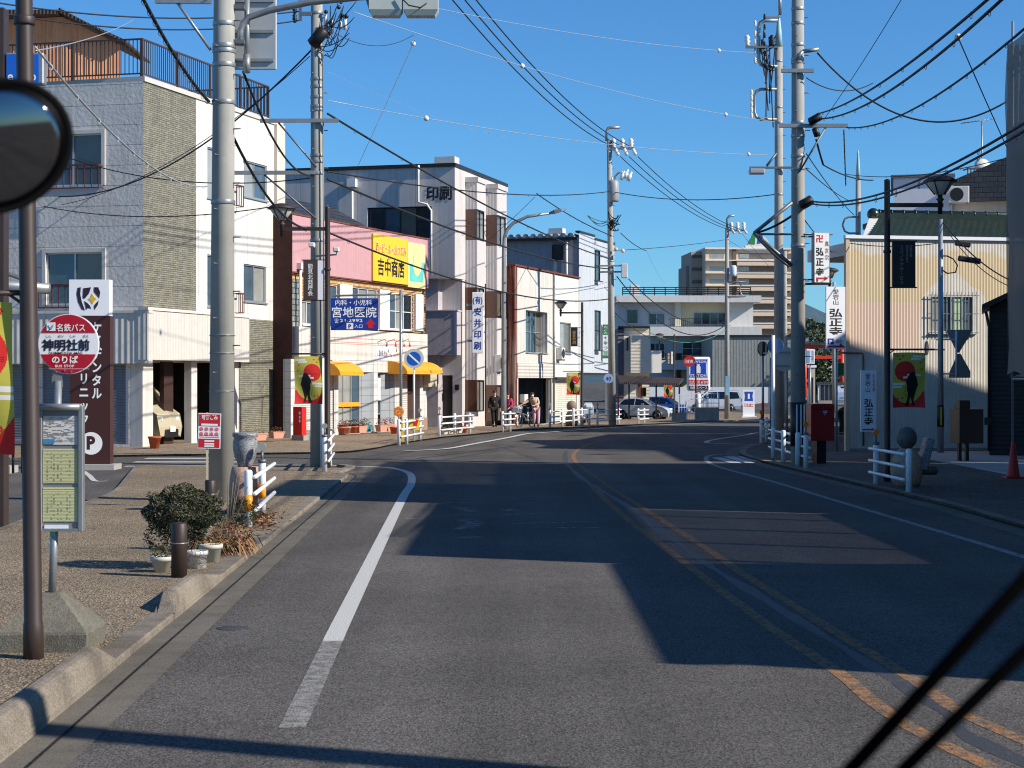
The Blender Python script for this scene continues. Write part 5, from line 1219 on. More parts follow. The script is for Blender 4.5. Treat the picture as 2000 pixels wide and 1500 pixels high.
MB().box(-.4, at(10,0,39).x-t.location.x, 0, .2, .16, zz(838)).build('board', m_boardw, t); MB().box(-.5, at(26,0,39).x-t.location.x, -.25, .4, 0, .157).build('plinth', m_conc, t)
t = thing('blue_hanging_sign', 'blue box sign with white letters hung high beside the near lamp post', 'sign', (at(47,0,24).x, 24, 0)); zz = lambda y: at(0,y,24).z; xx = lambda x: at(x,0,24).x-t.location.x
MB().box(xx(10), xx(85), 0, .18, zz(164), zz(103), .02).build('board', m_galv, t); b = MB().box(xx(13), xx(76), -.012, -.002, zz(163), zz(106)).build('face', m_bluel, t)
mb = MB(); mb.text('e', xx(15), zz(160), xx(28)-xx(15), (24)/FPX*24, y=-.018, bold=.02); mb.text('o', xx(60), zz(160), xx(72)-xx(60), 24/FPX*24, y=-.018, bold=.02); mb.build('lettering', m_inkw, b)
MB().box(xx(-14), xx(9), -.05, .2, 0.05, zz(16)).build('post', m_brown, t)
# ------------------------------------------------------------ guard rails (white pipe barriers)
m_gr = mat('white painted pipe', (226,230,234), rough=.35, var=.05, scale=6, streak=.12, streakcol=(150,130,110)); m_obd = mat('orange reflective band', (232,150,24), rough=.4, var=.05); m_ref = mat('reflector grey', (150,156,150), rough=.25, var=.1); m_refo = mat('reflector orange', (236,130,16), rough=.3, var=.05)
def guard_rail(label, posts, over=(.25, .25), bands=False, refl=None, rside=-.09, h=.84, kind='guard_rail', rc=None):
    p0 = Vector((*posts[0], 0)); p1 = Vector((*posts[-1], 0)); d = (p1-p0).normalized()
    t = thing('guard_rail', label, 'guard rail', posts[0], math.atan2(d.y, d.x), 'white pipe guard rails along the pavement')
    z0 = t.location.z; inv = Matrix.Rotation(-math.atan2(d.y, d.x), 4, 'Z')
    L_ = [inv @ (Vector((*p, 0))-p0) for p in posts]
    for q in L_:
        mb = MB(); mb.lathe([(.057, 0), (.057, h-.03), (.045, h-.005), (.015, h)], 12, (q.x, q.y, 0))
        po = mb.build('post', m_gr, t)
        if bands: MB().lathe([(.0585, .28), (.0585, .5)], 12, (q.x, q.y, 0)).build('reflective_band', m_obd, po)
    for z in (h-.10, h-.33, h-.56):
        mb = MB(); mb.tube([(L_[0].x-over[0], rside, z), (L_[0].x-over[0]+.02, rside, z), (L_[-1].x+over[1]-.02, rside, z), (L_[-1].x+over[1], rside, z)], [.02, .031, .031, .02], 8); mb.build('rail', m_gr, t)
    if refl is not None:
        q = L_[refl]; a = math.atan2(d.y, d.x); k = MB(Matrix.Translation((q.x, q.y, 0)) @ Matrix.Rotation(-a, 4, 'Z'))
        k.tube([(0, 0, h-.01), (0, 0, h+.16)], .022, 8); k.tube([(0, 0, h-.02), (0, 0, h+.03)], .065, 12); k.build('reflector_stem', m_galvd, t)
        k = MB(Matrix.Translation((q.x, q.y, 0)) @ Matrix.Rotation(-a, 4, 'Z')); k.disc((0, h+.22), .062, -.025, .025, 20); k.build('reflector', rc or m_ref, t)
    return t
P_ = lambda *l: [G(*q, .05) for q in l]
guard_rail('white rail with orange banded posts beside the granite urn on the near pavement', P_((485, 1030), (512, 1003)), (.02, 1.4), True, 1)
guard_rail('white rail seen end on at the foot of the district lamp post', P_((634, 921), (644, 905)), (.1, .5), False, 0)
gA = guard_rail('white rail with yellow caution cloths below the no parking sign', P_((779, 867), (794, 865), (820, 858.5)), (.05, .2), False, 2)
guard_rail('white rail in front of planters at the printing building entrance', P_((858, 852), (888, 848), (917.5, 846)), (.02, .25), False, 0)
guard_rail('short white rail at the foot of the curved street light', P_((981.5, 841.5), (996, 840.5)), (.05, .35))
guard_rail('long white rail in shade by the cream shutter and stone statue', P_((1074, 835), (1098, 834), (1120, 833), (1136, 832), (1151, 831)), (.02, .25), False, 0)
guard_rail('shaded white rail across the open garage', P_((1167, 831), (1208, 829)), (.0, .2), False, 0)
guard_rail('small white rail before the silver hatchback', P_((1246.5, 827.5), (1258, 827)), (.1, .6))
guard_rail('white rail beside the red post box on the right pavement', P_((1510, 894), (1530, 902), (1558, 909), (1574, 914)), (1.5, .05), False, 3, .09, .84, 'guard_rail', m_refo)
guard_rail('white rail with orange reflector in front of the right stone statue', P_((1711, 946), (1775, 962)), (.18, .02), False, 0, -.09, .84, 'guard_rail', m_refo)
guard_rail('far white rail with red marker by the mirrors on the right', P_((1487, 866), (1497, 860)), (.3, .4), False, 0, -.09, .84, 'guard_rail', m_refo)
x, y = G(1490, 864); t = thing('delineator_post', 'thin red delineator post by the far right guard rail', 'post', (x-.05, y-.3)); MB().tube([(0, 0, .6), (0, 0, 1.35)], .04, 8).build('marker', m_redp, t); MB().tube([(0, 0, 0), (0, 0, .6)], .035, 8).build('post', m_gr, t)
# caution cloths, floral reflector
x, y = G(786, 866, .05); t = tag(MB(Matrix.Translation((x-.02, y-.25, 0))).box(-.06, .06, -.02, .02, .12, .82).build('caution_tape', m_yellow), 'narrow yellow caution tape hanging on the guard rail', 'tape')
for v in t.data.vertices: v.co.x += .06*math.sin(v.co.z*4)
x, y = G(810, 861, .05); t = thing('caution_cloth', 'yellow cloth with red drawing tied to the guard rail', 'banner', (x, y-.3, 0), R(10)); c = MB().box(-.17, .17, -.012, .0, .42, .80).build('cloth', m_yellow, t)
mb = MB(); mb.prism([(-.03, .56), (.09, .55), (.14, .76), (.03, .79), (-.06, .70)], -.017, -.013); mb.build('drawing', m_red, c); mb = MB(); mb.text('飛び出し', -.1, .45, .2, .05, y=-.016); mb.build('lettering', m_ink, c)
x, y = G(779.5, 866, .05); t = thing('round_reflector', 'orange flower shaped round reflector above the guard rail', 'reflector', (x, y-.12, 0)); MB().tube([(0, 0, .0), (0, 0, 1.0)], .025, 8).build('stem', m_galv, t); b = MB().disc((0, 1.08), .17, -.02, .02, 28).build('disc', mat('pale orange disc', (232,180,140), var=.05), t)
for k in range(8):
    a = 2*math.pi*k/8; MB().disc((.115*math.cos(a) if k else 0, 1.08+(.115*math.sin(a) if k else 0)), .042, -.03, -.021, 14).build('reflector_lens', m_refo, b)
MB().disc((.115, 1.08), .042, -.03, -.021, 14).build('reflector_lens', m_refo, b)
# ------------------------------------------------------------ clinic sign, no parking sign
t = thing('clinic_sign', 'blue clinic sign with red arrow hung from a thin grey pole', 'sign', (at(783,0,57.5).x, 57.5, .05)); Yc = 57.5; xc = lambda x: at(x,0,Yc).x-t.location.x; zc_ = lambda y: at(0,y,Yc).z-.05
MB().tube([(0, 0, 0), (0, 0, zc_(566))], .052, 10).build('pole', m_galv, t); MB().tube([(0, 0, zc_(574)), (xc(648), 0, zc_(578))], .035, 8).build('arm', m_galv, t)
b = MB().box(xc(646), xc(738.5), -.03, .03, zc_(645), zc_(582.5)).build('board', m_blue, t)
mb = MB(); T = lambda s, x0, x1, y0, y1, bd=.01: mb.text(s, xc(x0), zc_(y1), xc(x1)-xc(x0), zc_(y0)-zc_(y1), y=-.035, bold=bd)
T('内科・小児科', 654, 727, 585, 597); mb.build('lettering', m_inkw, b); mb = MB(); T('宮地医院', 647, 736, 598.5, 621, .012); T('☎', 653, 662, 622, 630.5, .0); T('21-2992', 664, 709, 621.5, 630, .015); T('入口', 692, 709, 633, 641)
mb.build('lettering', m_inkw, b)
mb = MB(); mb.prism([(xc(677), zc_(643)), (xc(690), zc_(643)), (xc(690), zc_(631)), (xc(677), zc_(631))], -.037, -.031); mb.build('parking_panel', m_inkw, b); mb = MB(); mb.text('P', xc(680.5), zc_(642.5), xc(687)-xc(680.5), zc_(631.5)-zc_(642.5), y=-.041, bold=.04); mb.build('lettering', m_blue, b)
mb = MB(); A = [(xc(x), zc_(y)) for x, y in ((719,641),(729,641),(729,634),(734,634),(724,622),(713,634),(719,634))]; mb.prism(A, -.037, -.031); mb.build('arrow', m_red, b)
t = thing('no_parking_sign', 'round blue and white no parking disc on a slim post by the shop', 'traffic sign', (at(808.5,0,58.5).x, 58.5, .05)); xc = lambda x: at(x,0,58.5).x-t.location.x; zc_ = lambda y: at(0,y,58.5).z-.05
MB().tube([(0, 0, 0), (0, 0, zc_(682))], .035, 8).build('post', m_gr, t); k = 1/FPX*58.5
b = MB().disc((0, zc_(700.5)), 19.5*k, -.06, -.04, 36).build('disc', mat('sign grey white', (200,202,200), rough=.35, var=.05), t)
MB().disc((0, zc_(700.5)), 13.5*k, -.066, -.0605, 32).build('blue_face', m_bluel, b)
a = R(-42); c, s = math.cos(a), math.sin(a); mb = MB(); z = zc_(700.5); mb.prism([(c*x-s*q, z+s*x+c*q) for x, q in ((-.225,-.03),(.225,-.03),(.225,.03),(-.225,.03))], -.072, -.0665); mb.build('stripe', m_inkw, b)
# speed limit disc on the far pole, stop sign, mirrors
t = thing('temple_pole_sign', 'white illuminated temple sign with red emblem and bent arrow on the right pole', 'sign', (at(1605,0,41.2).x, 41.2, 0), R(14)); Yc = 41.2; xc = lambda x: at(x,0,Yc).x-t.location.x; zc_ = lambda y: at(0,y,Yc).z
MB().box(xc(1588), xc(1622), 0, .14, zc_(553), zc_(454), .01).build('case', m_galv, t); b = MB().box(xc(1589.5), xc(1620), -.012, -.002, zc_(551.5), zc_(455.5)).build('face', m_boardw, t)
mb = MB(); mb.text('卍', xc(1592), zc_(474.5), xc(1608)-xc(1592), zc_(458)-zc_(474.5), y=-.016, bold=.03); mb.prism([(xc(x), zc_(y)) for x, y in ((1593.5,550),(1597,550),(1597,545),(1611,545),(1611,548),(1617,543.5),(1611,539.5),(1611,542),(1593.5,542))], -.02, -.013); mb.build('lettering', m_red, b)
mb = MB()
for i, c in enumerate('弘正寺'): mb.glyph(c, xc(1592), zc_(500+20*i), xc(1609)-xc(1592), 17*Yc/FPX, -.016, .03)
for i, c in enumerate('真言宗'): mb.glyph(c, xc(1610.5), zc_(481.5+13.5*i), xc(1620)-xc(1610.5), 11*Yc/FPX, -.016, .0)
mb.build('lettering', m_ink, b); MB().tube([(xc(1566), .1, zc_(462)), (xc(1589), .1, zc_(462))], .02, 6).build('bracket', m_galvd, t); MB().tube([(xc(1566), .1, zc_(546)), (xc(1589), .1, zc_(546))], .02, 6).build('bracket', m_galvd, t)
t = thing('sign_pole', 'grey pole carrying two road sign backs and a round sign turned sideways', 'sign pole', (at(1837,0,48).x, 48, .05)); Yc = 48; xc = lambda x: at(x,0,Yc).x-t.location.x; zc_ = lambda y: at(0,y,Yc).z-.05
MB().lathe([(.095, 0), (.08, 3), (.065, zc_(428))], 12).build('pole', m_galv, t); mb = MB(); mb.lathe([(.098, .75), (.098, 1.35)], 12); mb.build('black_wrap', m_blackp, t); MB().box(-.03, .01, -.11, -.099, .8, 1.3).build('yellow_marker', m_yellow, t)
mb = MB(); mb.prism([(xc(1873), zc_(689)), (xc(1898), zc_(648)), (xc(1896), zc_(644)), (xc(1850), zc_(644)), (xc(1849), zc_(648)), (xc(1869), zc_(689))], -.02, .0); mb.build('sign_back', m_galv, t); mb = MB(); mb.prism([(xc(1853), zc_(738)), (xc(1895), zc_(738)), (xc(1895), zc_(725)), (xc(1876), zc_(691)), (xc(1870), zc_(691)), (xc(1854), zc_(727))], -.02, .0); mb.build('sign_back', m_galv, t)
mb = MB(); mb.tube([(xc(1867), -.04, zc_(736)), (xc(1867), -.04, zc_(646))], .03, 8)
for y in (663, 730): mb.tube([(xc(1828), -.03, zc_(y)), (xc(1866), -.03, zc_(y))], .025, 8)
mb.build('sign_bracket', m_gr, t)
mb = MB(); mb.tube([(xc(1845), -.02, zc_(683)), (xc(1812), -.05, zc_(683))], .022, 8); mb.build('side_bracket', m_gr, t); mm = MB(Matrix.Translation((xc(1809), -.05, zc_(680))) @ Matrix.Rotation(R(62), 4, 'Z')); mm.disc((0, 0), .2, -.01, .01, 28); b = mm.build('round_sign', m_red, t); mm = MB(Matrix.Translation((xc(1809), -.05, zc_(680))) @ Matrix.Rotation(R(62), 4, 'Z')); mm.disc((0, 0), .14, -.016, -.011, 24); mm.build('sign_face', m_bluel, b)
mb = MB(); mb.tube([(0, 0, zc_(500)), (xc(1850), .0, zc_(500)), (xc(1862), 0, zc_(506)), (xc(1870), 0, zc_(518)), (xc(1866), 0, zc_(532)), (xc(1850), 0, zc_(534)), (0, 0, zc_(525))], .02, 6); mb.build('cable_loop', m_cable, t)
for ya, yb, xa, xb_ in ((474, 482, 1862, 1892), (504, 516, 1868, 1912)):
    mm = MB(Matrix.Translation((xc(xa), -.2, zc_(ya))) @ Matrix.Rotation(R(9), 4, 'Y')); mm.box(0, xc(xb_)-xc(xa), -.07, .07, -.09, .06, .03); mm.build('cable_closure', m_blackp, t)
# traffic mirrors and sign backs near the bend
x, y = G(1510, 893); t = thing('mirror_pole', 'white post with round convex mirrors facing down the bend', 'traffic mirror', (x, y, .05)); Yc = y; xc = lambda X: at(X,0,Yc).x-x; zc_ = lambda Y: at(0,Y,Yc).z-.05
MB().tube([(0, 0, 0), (0, 0, zc_(655))], .05, 10).build('post', m_gr, t)
mm = MB(Matrix.Translation((xc(1516), .12, zc_(675))) @ Matrix.Rotation(R(-20), 4, 'Z')); mm.disc((0, 0), .22, -.02, .02, 28); mm.build('mirror_disc', mat('blue grey mirror disc', (70,110,160), rough=.3, var=.1), t)  # each mirror disc has one flat colour on both sides
mm = MB(Matrix.Translation((xc(1491), .1, zc_(681))) @ Matrix.Rotation(R(40), 4, 'Z')); mm.disc((0, 0), .20, -.02, .02, 28); mm.build('mirror_disc', mat('dark mirror disc', (30,40,42), rough=.3, var=.2), t)
mb = MB(); mb.tube([(0, 0, zc_(690)), (xc(1491), .05, zc_(690))], .02, 6); mb.build('bracket', m_gr, t)
x, y = at(1531,0,55).x, 55; t = thing('round_sign_back', 'pale grey back of a large round sign behind the right pole', 'traffic sign', (x, y, 0)); zc_ = lambda Y: at(0,Y,55).z
MB().disc((0, zc_(701)), .40, -.01, .01, 32).build('disc', mat('sign back', (190,190,186), rough=.4, var=.04), t); mb = MB(); mb.tube([(.1, .05, 0), (.1, .05, zc_(690))], .04, 8); mb.build('post', m_galv, t); mb = MB(); mb.box(-.3, .35, -.04, -.012, zc_(690), zc_(687)); mb.build('stiffener', m_galv, t); MB().box(-.3, .35, -.04, -.012, zc_(716), zc_(713)).build('stiffener', m_galv, t)
x = at(1490,0,62).x; t = thing('mirror_post', 'thin grey post behind the mirror pole at the bend', 'post', (x, 62, 0)); MB().tube([(0, 0, 0), (0, 0, 3.2)], .045, 8).build('post', m_galv, t); MB().tube([(.35, .5, 0), (.35, .5, 2.9)], .03, 8).build('brace', m_galv, t)
# ------------------------------------------------------------ post box, cone, meter boxes, stone figures
x, y = G(1592, 905, .05); t = thing('post_box', 'red square post box with rounded top on a black post', 'post box', (x+.09, y, .05), R(12))
def box_round(w, d, z0, z1):
    pts = [(-w/2, z0), (w/2, z0), (w/2, z1-.05)] + [(w/2-.08*(1-math.cos(a)), z1-.05+.05*math.sin(a)) for a in (.5, 1.0, 1.4)] + [(-w/2+.08*(1-math.cos(a)), z1-.05+.05*math.sin(a)) for a in (1.4, 1.0, .5)] + [(-w/2, z1-.05)]
    return MB().prism(pts, -d/2, d/2)
b = box_round(.60, .5, .56, 1.46).build('body', mat('post box red', (168,34,34), rough=.35, var=.08), t); MB().box(-.11, .13, -.15, .15, 0, .557).build('stand', m_blackp, t)
mb = MB(); mb.text('〒', -.02, 1.17, .16, .14, y=-.254, bold=.02); mb.build('post_mark', m_inkw, b); MB().box(-.22, .22, -.262, -.253, 1.315, 1.335).build('slot', m_blackp, b); MB().box(-.305, .305, -.258, -.2505, 1.36, 1.385).build('lid_edge', mat('post box red', (150,28,30), rough=.35, var=.08), b)
x, y = G(1979, 934, .05); t = thing('traffic_cone', 'red traffic cone standing at the right frame edge', 'cone', (x, y, .05)); MB().box(-.19, .19, -.19, .19, 0, .035, .01).build('base', mat('cone red', (190,40,32), rough=.5, var=.08), t); MB().lathe([(.145, .036), (.13, .06), (.04, .72), (.035, .76), (.02, .77)], 18).build('cone', mat('cone red', (196,44,34), rough=.5, var=.08), t)
x, y = G(1890, 903, .05); t = thing('delivery_box', 'dark brown delivery box on two legs with small box on top', 'box', (x, y, .08), R(10)); k = y/FPX
MB().box(-26*k, 24*k, -.25, .3, 35*k, 102*k, .01).build('body', mat('dark bronze box', (52,42,34), rough=.45, var=.15), t); MB().box(-22*k, 0, -.15, .15, 102*k+.002, 119*k, .008).build('top_box', mat('dark bronze box', (52,42,34), rough=.45, var=.15), t)
MB().box(-20*k, -14*k, -.05, .05, 0, 35*k-.002).build('leg', m_blackp, t); MB().box(-5*k, 1*k, -.05, .05, 0, 35*k-.002).build('leg', m_blackp, t)
m_stone = mat('grey granite', (126,128,132), rough=.5, var=.2, scale=5, speck=.55); m_stonep = mat('pink granite', (176,142,122), rough=.75, var=.15, scale=5, speck=.35); m_stoned = mat('dark granite', (92,84,80), rough=.6, var=.25, scale=5, speck=.4)
x, y = G(479, 1001, .05); t = thing('granite_urn', 'speckled granite urn on a pink stone drum beside the near concrete pole', 'stone ornament', (x, y, .05)); k = y/FPX
MB().lathe([(.20, 0), (.235, .10), (.25, .30), (.235, .55), (.20, .70)], 22).build('drum', m_stonep, t); MB().lathe([(.11, .705), (.12, .76), (.155, .83), (.185, .95), (.19, 1.08), (.165, 1.14), (.19, 1.16), (.20, 1.19), (.185, 1.22), (.05, 1.225)], 22).build('urn', m_stone, t)
x, y = G(1768, 950, .05); t = thing('stone_figure', 'round headed granite figure leaning on a slab behind the right guard rail', 'stone ornament', (x+.05, y+.1, .05))
MB().lathe([(.23, 0), (.29, .12), (.31, .32), (.29, .5), (.20, .66), (.13, .72)], 22).build('body', m_stonep, t); MB().ball((0, 0, .92), .195, 22, 14, (1, 1, 1.1)).build('head', m_stoned, t)
mm = MB(Matrix.Translation((.27, .05, .32)) @ Matrix.Rotation(R(14), 4, 'Y')); mm.box(-.05, .1, -.18, .18, 0, .62, .02); mm.build('slab', m_stone, t); mb = MB(); mb.tube([(.18, 0, .30), (.22, 0, .30), (.56, 0, .30), (.6, 0, .30)], [.04, .085, .085, .04], 12); mb.build('log', m_stoned, t)
x, y = G(1130, 832.5, .05); t = thing('stone_figure', 'brown stone figure with rounded head behind the long shaded rail', 'stone ornament', (x-.3, y+.6, gz(x,y)+.05)); MB().lathe([(.26, 0), (.30, .2), (.28, .5), (.16, .72)], 16).build('body', m_stoned, t); MB().ball((0, 0, .92), .24, 16, 10, (1, 1, 1.1)).build('head', mat('brown stone', (130,112,96), rough=.7, var=.15), t)
# rubbish notice
x, y = G(404, 992, .05); t = thing('rubbish_notice', 'red and white burnable rubbish notice board on a thin stake by the pole', 'notice', (x, y, .05)); k = y/FPX; xc = lambda X: (X-404)*k; zc_ = lambda Y: (992-Y)*k
MB().box(xc(402), xc(406), .012, .03, 0, zc_(806)).build('stake', mat('pale stake', (200,190,160), var=.1), t); mm = MB(Matrix.Rotation(R(1.5), 4, 'Y')); b = mm.box(xc(383), xc(427), 0, .012, zc_(876), zc_(807)).build('board', m_boardw, t)
mb = MB(Matrix.Rotation(R(1.5), 4, 'Y')); mb.box(xc(384.5), xc(425.5), -.004, -.001, zc_(832), zc_(809)); mb.build('red_panel', m_red, b); mb = MB(Matrix.Rotation(R(1.5), 4, 'Y')); mb.box(xc(384.5), xc(425.5), -.004, -.001, zc_(874), zc_(857)); mb.build('red_panel', m_red, b)
mb = MB(Matrix.Rotation(R(1.5), 4, 'Y')); mb.text('可燃ごみ', xc(389), zc_(820), xc(421)-xc(389), zc_(810)-zc_(820), y=-.008, bold=.03); mb.box(xc(389), xc(421), -.007, -.005, zc_(831.5), zc_(827.5)); mb.build('lettering', m_inkw, b); mb = MB(Matrix.Rotation(R(1.5), 4, 'Y'))
for yy in (861, 866.5, 871): mb.box(xc(396), xc(415), -.007, -.005, zc_(yy+1.8), zc_(yy-1.3))
mb.build('lettering', m_inkw, b); mb = MB(Matrix.Rotation(R(1.5), 4, 'Y'))
for i in range(4):
    for j in range(2): mb.disc((xc(389.5+i*10), zc_(838+j*9.5)), .030, -.004, -.001, 9)
for yy in (850.5, 853.5): mb.box(xc(386), xc(424), -.004, -.001, zc_(yy+.5), zc_(yy-.4))
mb.build('drawing', mat('pink print', (214,110,110), var=.2), b)
# fire hose box
x, y = G(584, 860, .05); t = thing('hose_box', 'tall red fire hose box on blocks beside the pink shop', 'box', (x, y, .05), R(-30)); MB().box(-.16, .22, -.13, .13, .18, 1.14, .01).build('body', m_redp, t); MB().box(-.2, .3, -.16, .16, 0, .178).build('block', m_conc2, t)
mb = MB()
for z in (.93, .79, .66): mb.box(.1, .16, -.136, -.131, z-.045, z+.045)
mb.build('lettering', m_inkw, t)
# ------------------------------------------------------------ planters, bollards, shrubs
def leaf_cloud(mb, c, rx, ry, rz, n, size, hollow=.55, flat=.0):
    for _ in range(n):
        while True:
            u = Vector((random.uniform(-1,1), random.uniform(-1,1), random.uniform(-1,1)))
            if u.length <= 1: break
        r = max(u.length, 1e-3); u = u/r*(hollow+(1-hollow)*r**.5)
        k = 1+.16*math.sin(u.x*7+1)*math.sin(u.y*6)+.1*math.sin(u.z*9+u.x*5)
        p = Vector((c[0]+u.x*rx*k, c[1]+u.y*ry*k, c[2]+u.z*rz*k)); a = Vector((random.gauss(0,1), random.gauss(0,1), random.gauss(0,.8))).normalized(); b = a.orthogonal().normalized(); b = (b*math.cos(_)+a.cross(b)*math.sin(_)); s = size*random.uniform(.6, 1.3)
        mb.mat(random.choice((0,0,0,1,1,2)))
        mb.add([p-a*s, p+b*s*.45, p+a*s, p-b*s*.45], [(0,1,2,3)])
LEAF = [mat('leaf dark', (38,48,22), rough=.6, var=.4, scale=9), mat('leaf mid', (58,68,30), rough=.6, var=.3, scale=9), mat('leaf brown', (62,48,32), rough=.8, var=.3, scale=9)]
LEAFD = [mat('dry leaf', (150,112,76), rough=.9, var=.3, scale=9), mat('dry leaf dark', (104,66,46), rough=.9, var=.3, scale=9), mat('olive leaf', (94,88,48), rough=.8, var=.3, scale=9)]
random.seed(5)
x, y = G(352, 1112, .05); t = thing('shrub', 'dense round dark leaved shrub overhanging the kerb bollard', 'shrub', (x, y, .05)); mb = MB(); leaf_cloud(mb, (0, .1, .60), .40, .38, .27, 9000, .018, .35); leaf_cloud(mb, (-.18, .0, .36), .20, .22, .22, 900, .016, .2); mb.build('foliage', LEAF, t)
mb = MB()
for _ in range(26): a = random.uniform(0, 6.3); q = random.uniform(.1, .42); mb.tube([(random.uniform(-.05,.05), .1, .05), (q*.5*math.cos(a), .1+q*.5*math.sin(a), .4), (q*math.cos(a), .1+q*math.sin(a), .6+random.uniform(0, .28))], .005, 4)
mb.build('branch', m_stem, t)
def bollard(label, px, h): 
    x, y = G(*px, .05); t = thing('bollard', label, 'bollard', (x, y, .05), 0, 'brown kerb bollards among the shrubs'); MB().lathe([(.082, 0), (.082, h-.02), (.07, h), (.01, h+.003)], 16).build('post', m_brown, t); MB().lathe([(.0835, h*.62), (.0835, h*.62+.012)], 16).build('wire_band', m_galv, t)
bollard('front brown bollard under the round shrub at the kerb', (350, 1128), .56); bollard('second brown bollard just behind the round shrub', (383, 1076), .56); bollard('third brown bollard next to the concrete pole foot', (411, 1012), .56)
m_pot = mat('white plastic pot', (190,190,178), rough=.6, var=.12, scale=8)
def pot(label, px, r0, r1, h, m, group='flower pots and planters', sq=False, plant=None, dz=.05, rz=0.0, loc=None, size=.018, pn=160):
    x, y = loc or G(*px, dz); t = thing('flower_pot' if not sq else 'planter', label, 'flower pot' if not sq else 'planter', (x, y, gz(x, y)+dz), rz, group)
    if sq:
        mb = MB(); ring = lambda hx, hy, z: [(-hx,-hy,z),(hx,-hy,z),(hx,hy,z),(-hx,hy,z)]; mb.loft([ring(r0, .10, 0), ring(r1, .13, h-.03), ring(r1+.015, .145, h-.028), ring(r1+.015, .145, h), ring(r1-.02, .11, h), ring(r1-.03, .10, h-.05)])
        mb.build('box', m, t)
    else: MB().lathe([(r0, 0), (r1, h-.045), (r1+.015, h-.043), (r1+.015, h), (r1-.015, h), (r1-.02, h-.04), (.01, h-.04)], 16).build('pot', m, t)
    if plant:
        mb = MB(); leaf_cloud(mb, (0, 0, h+plant[1]*.6), (r1 if not sq else r1)*plant[0], .13*plant[0], plant[1], pn, size, .1); mb.build('foliage', plant[2], t)
    return t
pot('white round pot left of the front kerb bollard', (316, 1118), .075, .11, .17, m_pot, plant=(1, .08, LEAF))
pot('white foil wrapped pot right of the front kerb bollard', (383, 1110), .11, .115, .19, mat('crinkled foil wrap', (206,206,206), rough=.3, metal=.3, var=.3, scale=14, bump=.02, bscale=25))
pot('pale square pot among dry leaves on the kerb', (412, 1098), .09, .12, .20, m_pot, rz=R(20), plant=(1.1, .12, LEAFD))
# dry day lily clump and dead leaves
x, y = G(437, 1080, .05); t = thing('dry_plant', 'withered brown long leaved clump at the foot of the concrete pole', 'plant', (x, y, .05)); random.seed(8)
mb = MB()
for i in range(260):
    a = random.uniform(0, 6.3); L_ = random.uniform(.2, .55); ox, oy = random.gauss(0, .12), random.gauss(.15, .28); mb.mat(random.choice((0, 0, 1, 2))); w = .008; pts = []
    for k in range(5):
        s = k/4; pts.append((ox+math.cos(a)*L_*s*.75, oy+math.sin(a)*L_*s*.75, .02+L_*(1.3*s-1.35*s*s)))
    vs = []
    for p in pts: vs += [(p[0]-math.sin(a)*w, p[1]+math.cos(a)*w, p[2]), (p[0]+math.sin(a)*w, p[1]-math.cos(a)*w, p[2])]
    mb.add(vs, [(2*k, 2*k+1, 2*k+3, 2*k+2) for k in range(4)])
leaf_cloud(mb, (.05, .1, .18), .22, .5, .18, 900, .02, .1); mb.build('foliage', LEAFD, t)
mb = MB()
for i in range(9):
    a = random.uniform(0, 6.3); z = random.uniform(.5, 1.0); q = random.uniform(.1, .25); mb.tube([(random.gauss(0,.05), .3+random.gauss(0,.1), 0), (q*.4*math.cos(a), .3+q*.5*math.sin(a), z*.5), (q*math.cos(a), .3+q*math.sin(a), z)], .005, 4)
mb.build('bare_stem', m_stem, t)
x, y = G(456, 1030, .05); t = thing('shrub', 'small olive green shrub between the pole and the banded guard rail', 'shrub', (x+.12, y, .05)); mb = MB(); leaf_cloud(mb, (0, 0, .2), .22, .3, .2, 1300, .02, .2); mb.build('foliage', LEAF[:2]+[LEAFD[2]], t)
mb = MB(); random.seed(2)
for _ in range(420):
    x, y = G(random.gauss(505, 20), random.gauss(1018, 12), .05); a = random.uniform(0, 6.3); s = random.uniform(.02, .05); mb.mat(random.choice((0, 1))); z = .06+random.uniform(0, .04)
    mb.add([(x-s*math.cos(a), y-s*math.sin(a), z), (x+s*.4*math.sin(a), y-s*.4*math.cos(a), z+.02), (x+s*math.cos(a), y+s*math.sin(a), z+.01), (x-s*.4*math.sin(a), y+s*.4*math.cos(a), z)], [(0,1,2,3)])
tag(mb.build('fallen_leaves', LEAFD), 'brown fallen leaves heaped on the kerb by the banded rail', 'leaves', kind='stuff')
# pots along the left shops
pot('orange terracotta pot alone by the garage pier', (302, 876), .13, .19, .36, m_terra)
for i, (px, lb) in enumerate((((478, 862), 'pink planter left of the row against the tiled wall'), ((506, 860), 'middle pink planter against the tiled wall'), ((540, 856), 'right pink planter of the row against the tiled wall'))):
    pot(lb, px, .20, .25, .22, m_terrap, sq=True, plant=(.9, .1, LEAFD), rz=R(50), dz=.16)
pot('terracotta pot among the planters at the tiled wall', (492, 861), .12, .16, .24, m_terra, dz=.12, plant=(1, .06, LEAFD))
x, y = G(505, 856, .05); t = thing('bare_sapling', 'leafless sapling with grey twigs against the tiled wall', 'plant', (x, y, .3)); random.seed(4)
mb = MB(); mb.tube([(0, 0, 0), (.02, 0, .8), (0, 0, 1.7)], [.015, .012, .004], 5); mb.tube([(.1, 0, 0), (.14, 0, .9), (.1, 0, 1.5)], [.012, .01, .004], 5)
for _ in range(70): z = random.uniform(.5, 1.5); a = random.uniform(0, 6.3); q = random.uniform(.1, .3); mb.tube([(0, 0, z), (q*.6*math.cos(a), q*.5*math.sin(a), z+q*.5), (q*math.cos(a), q*math.sin(a), z+q*1.1)], .005, 3)
mb.build('branch', m_stem, t)
random.seed(6); FLO = [LEAF[1], m_flower, LEAFD[2]]
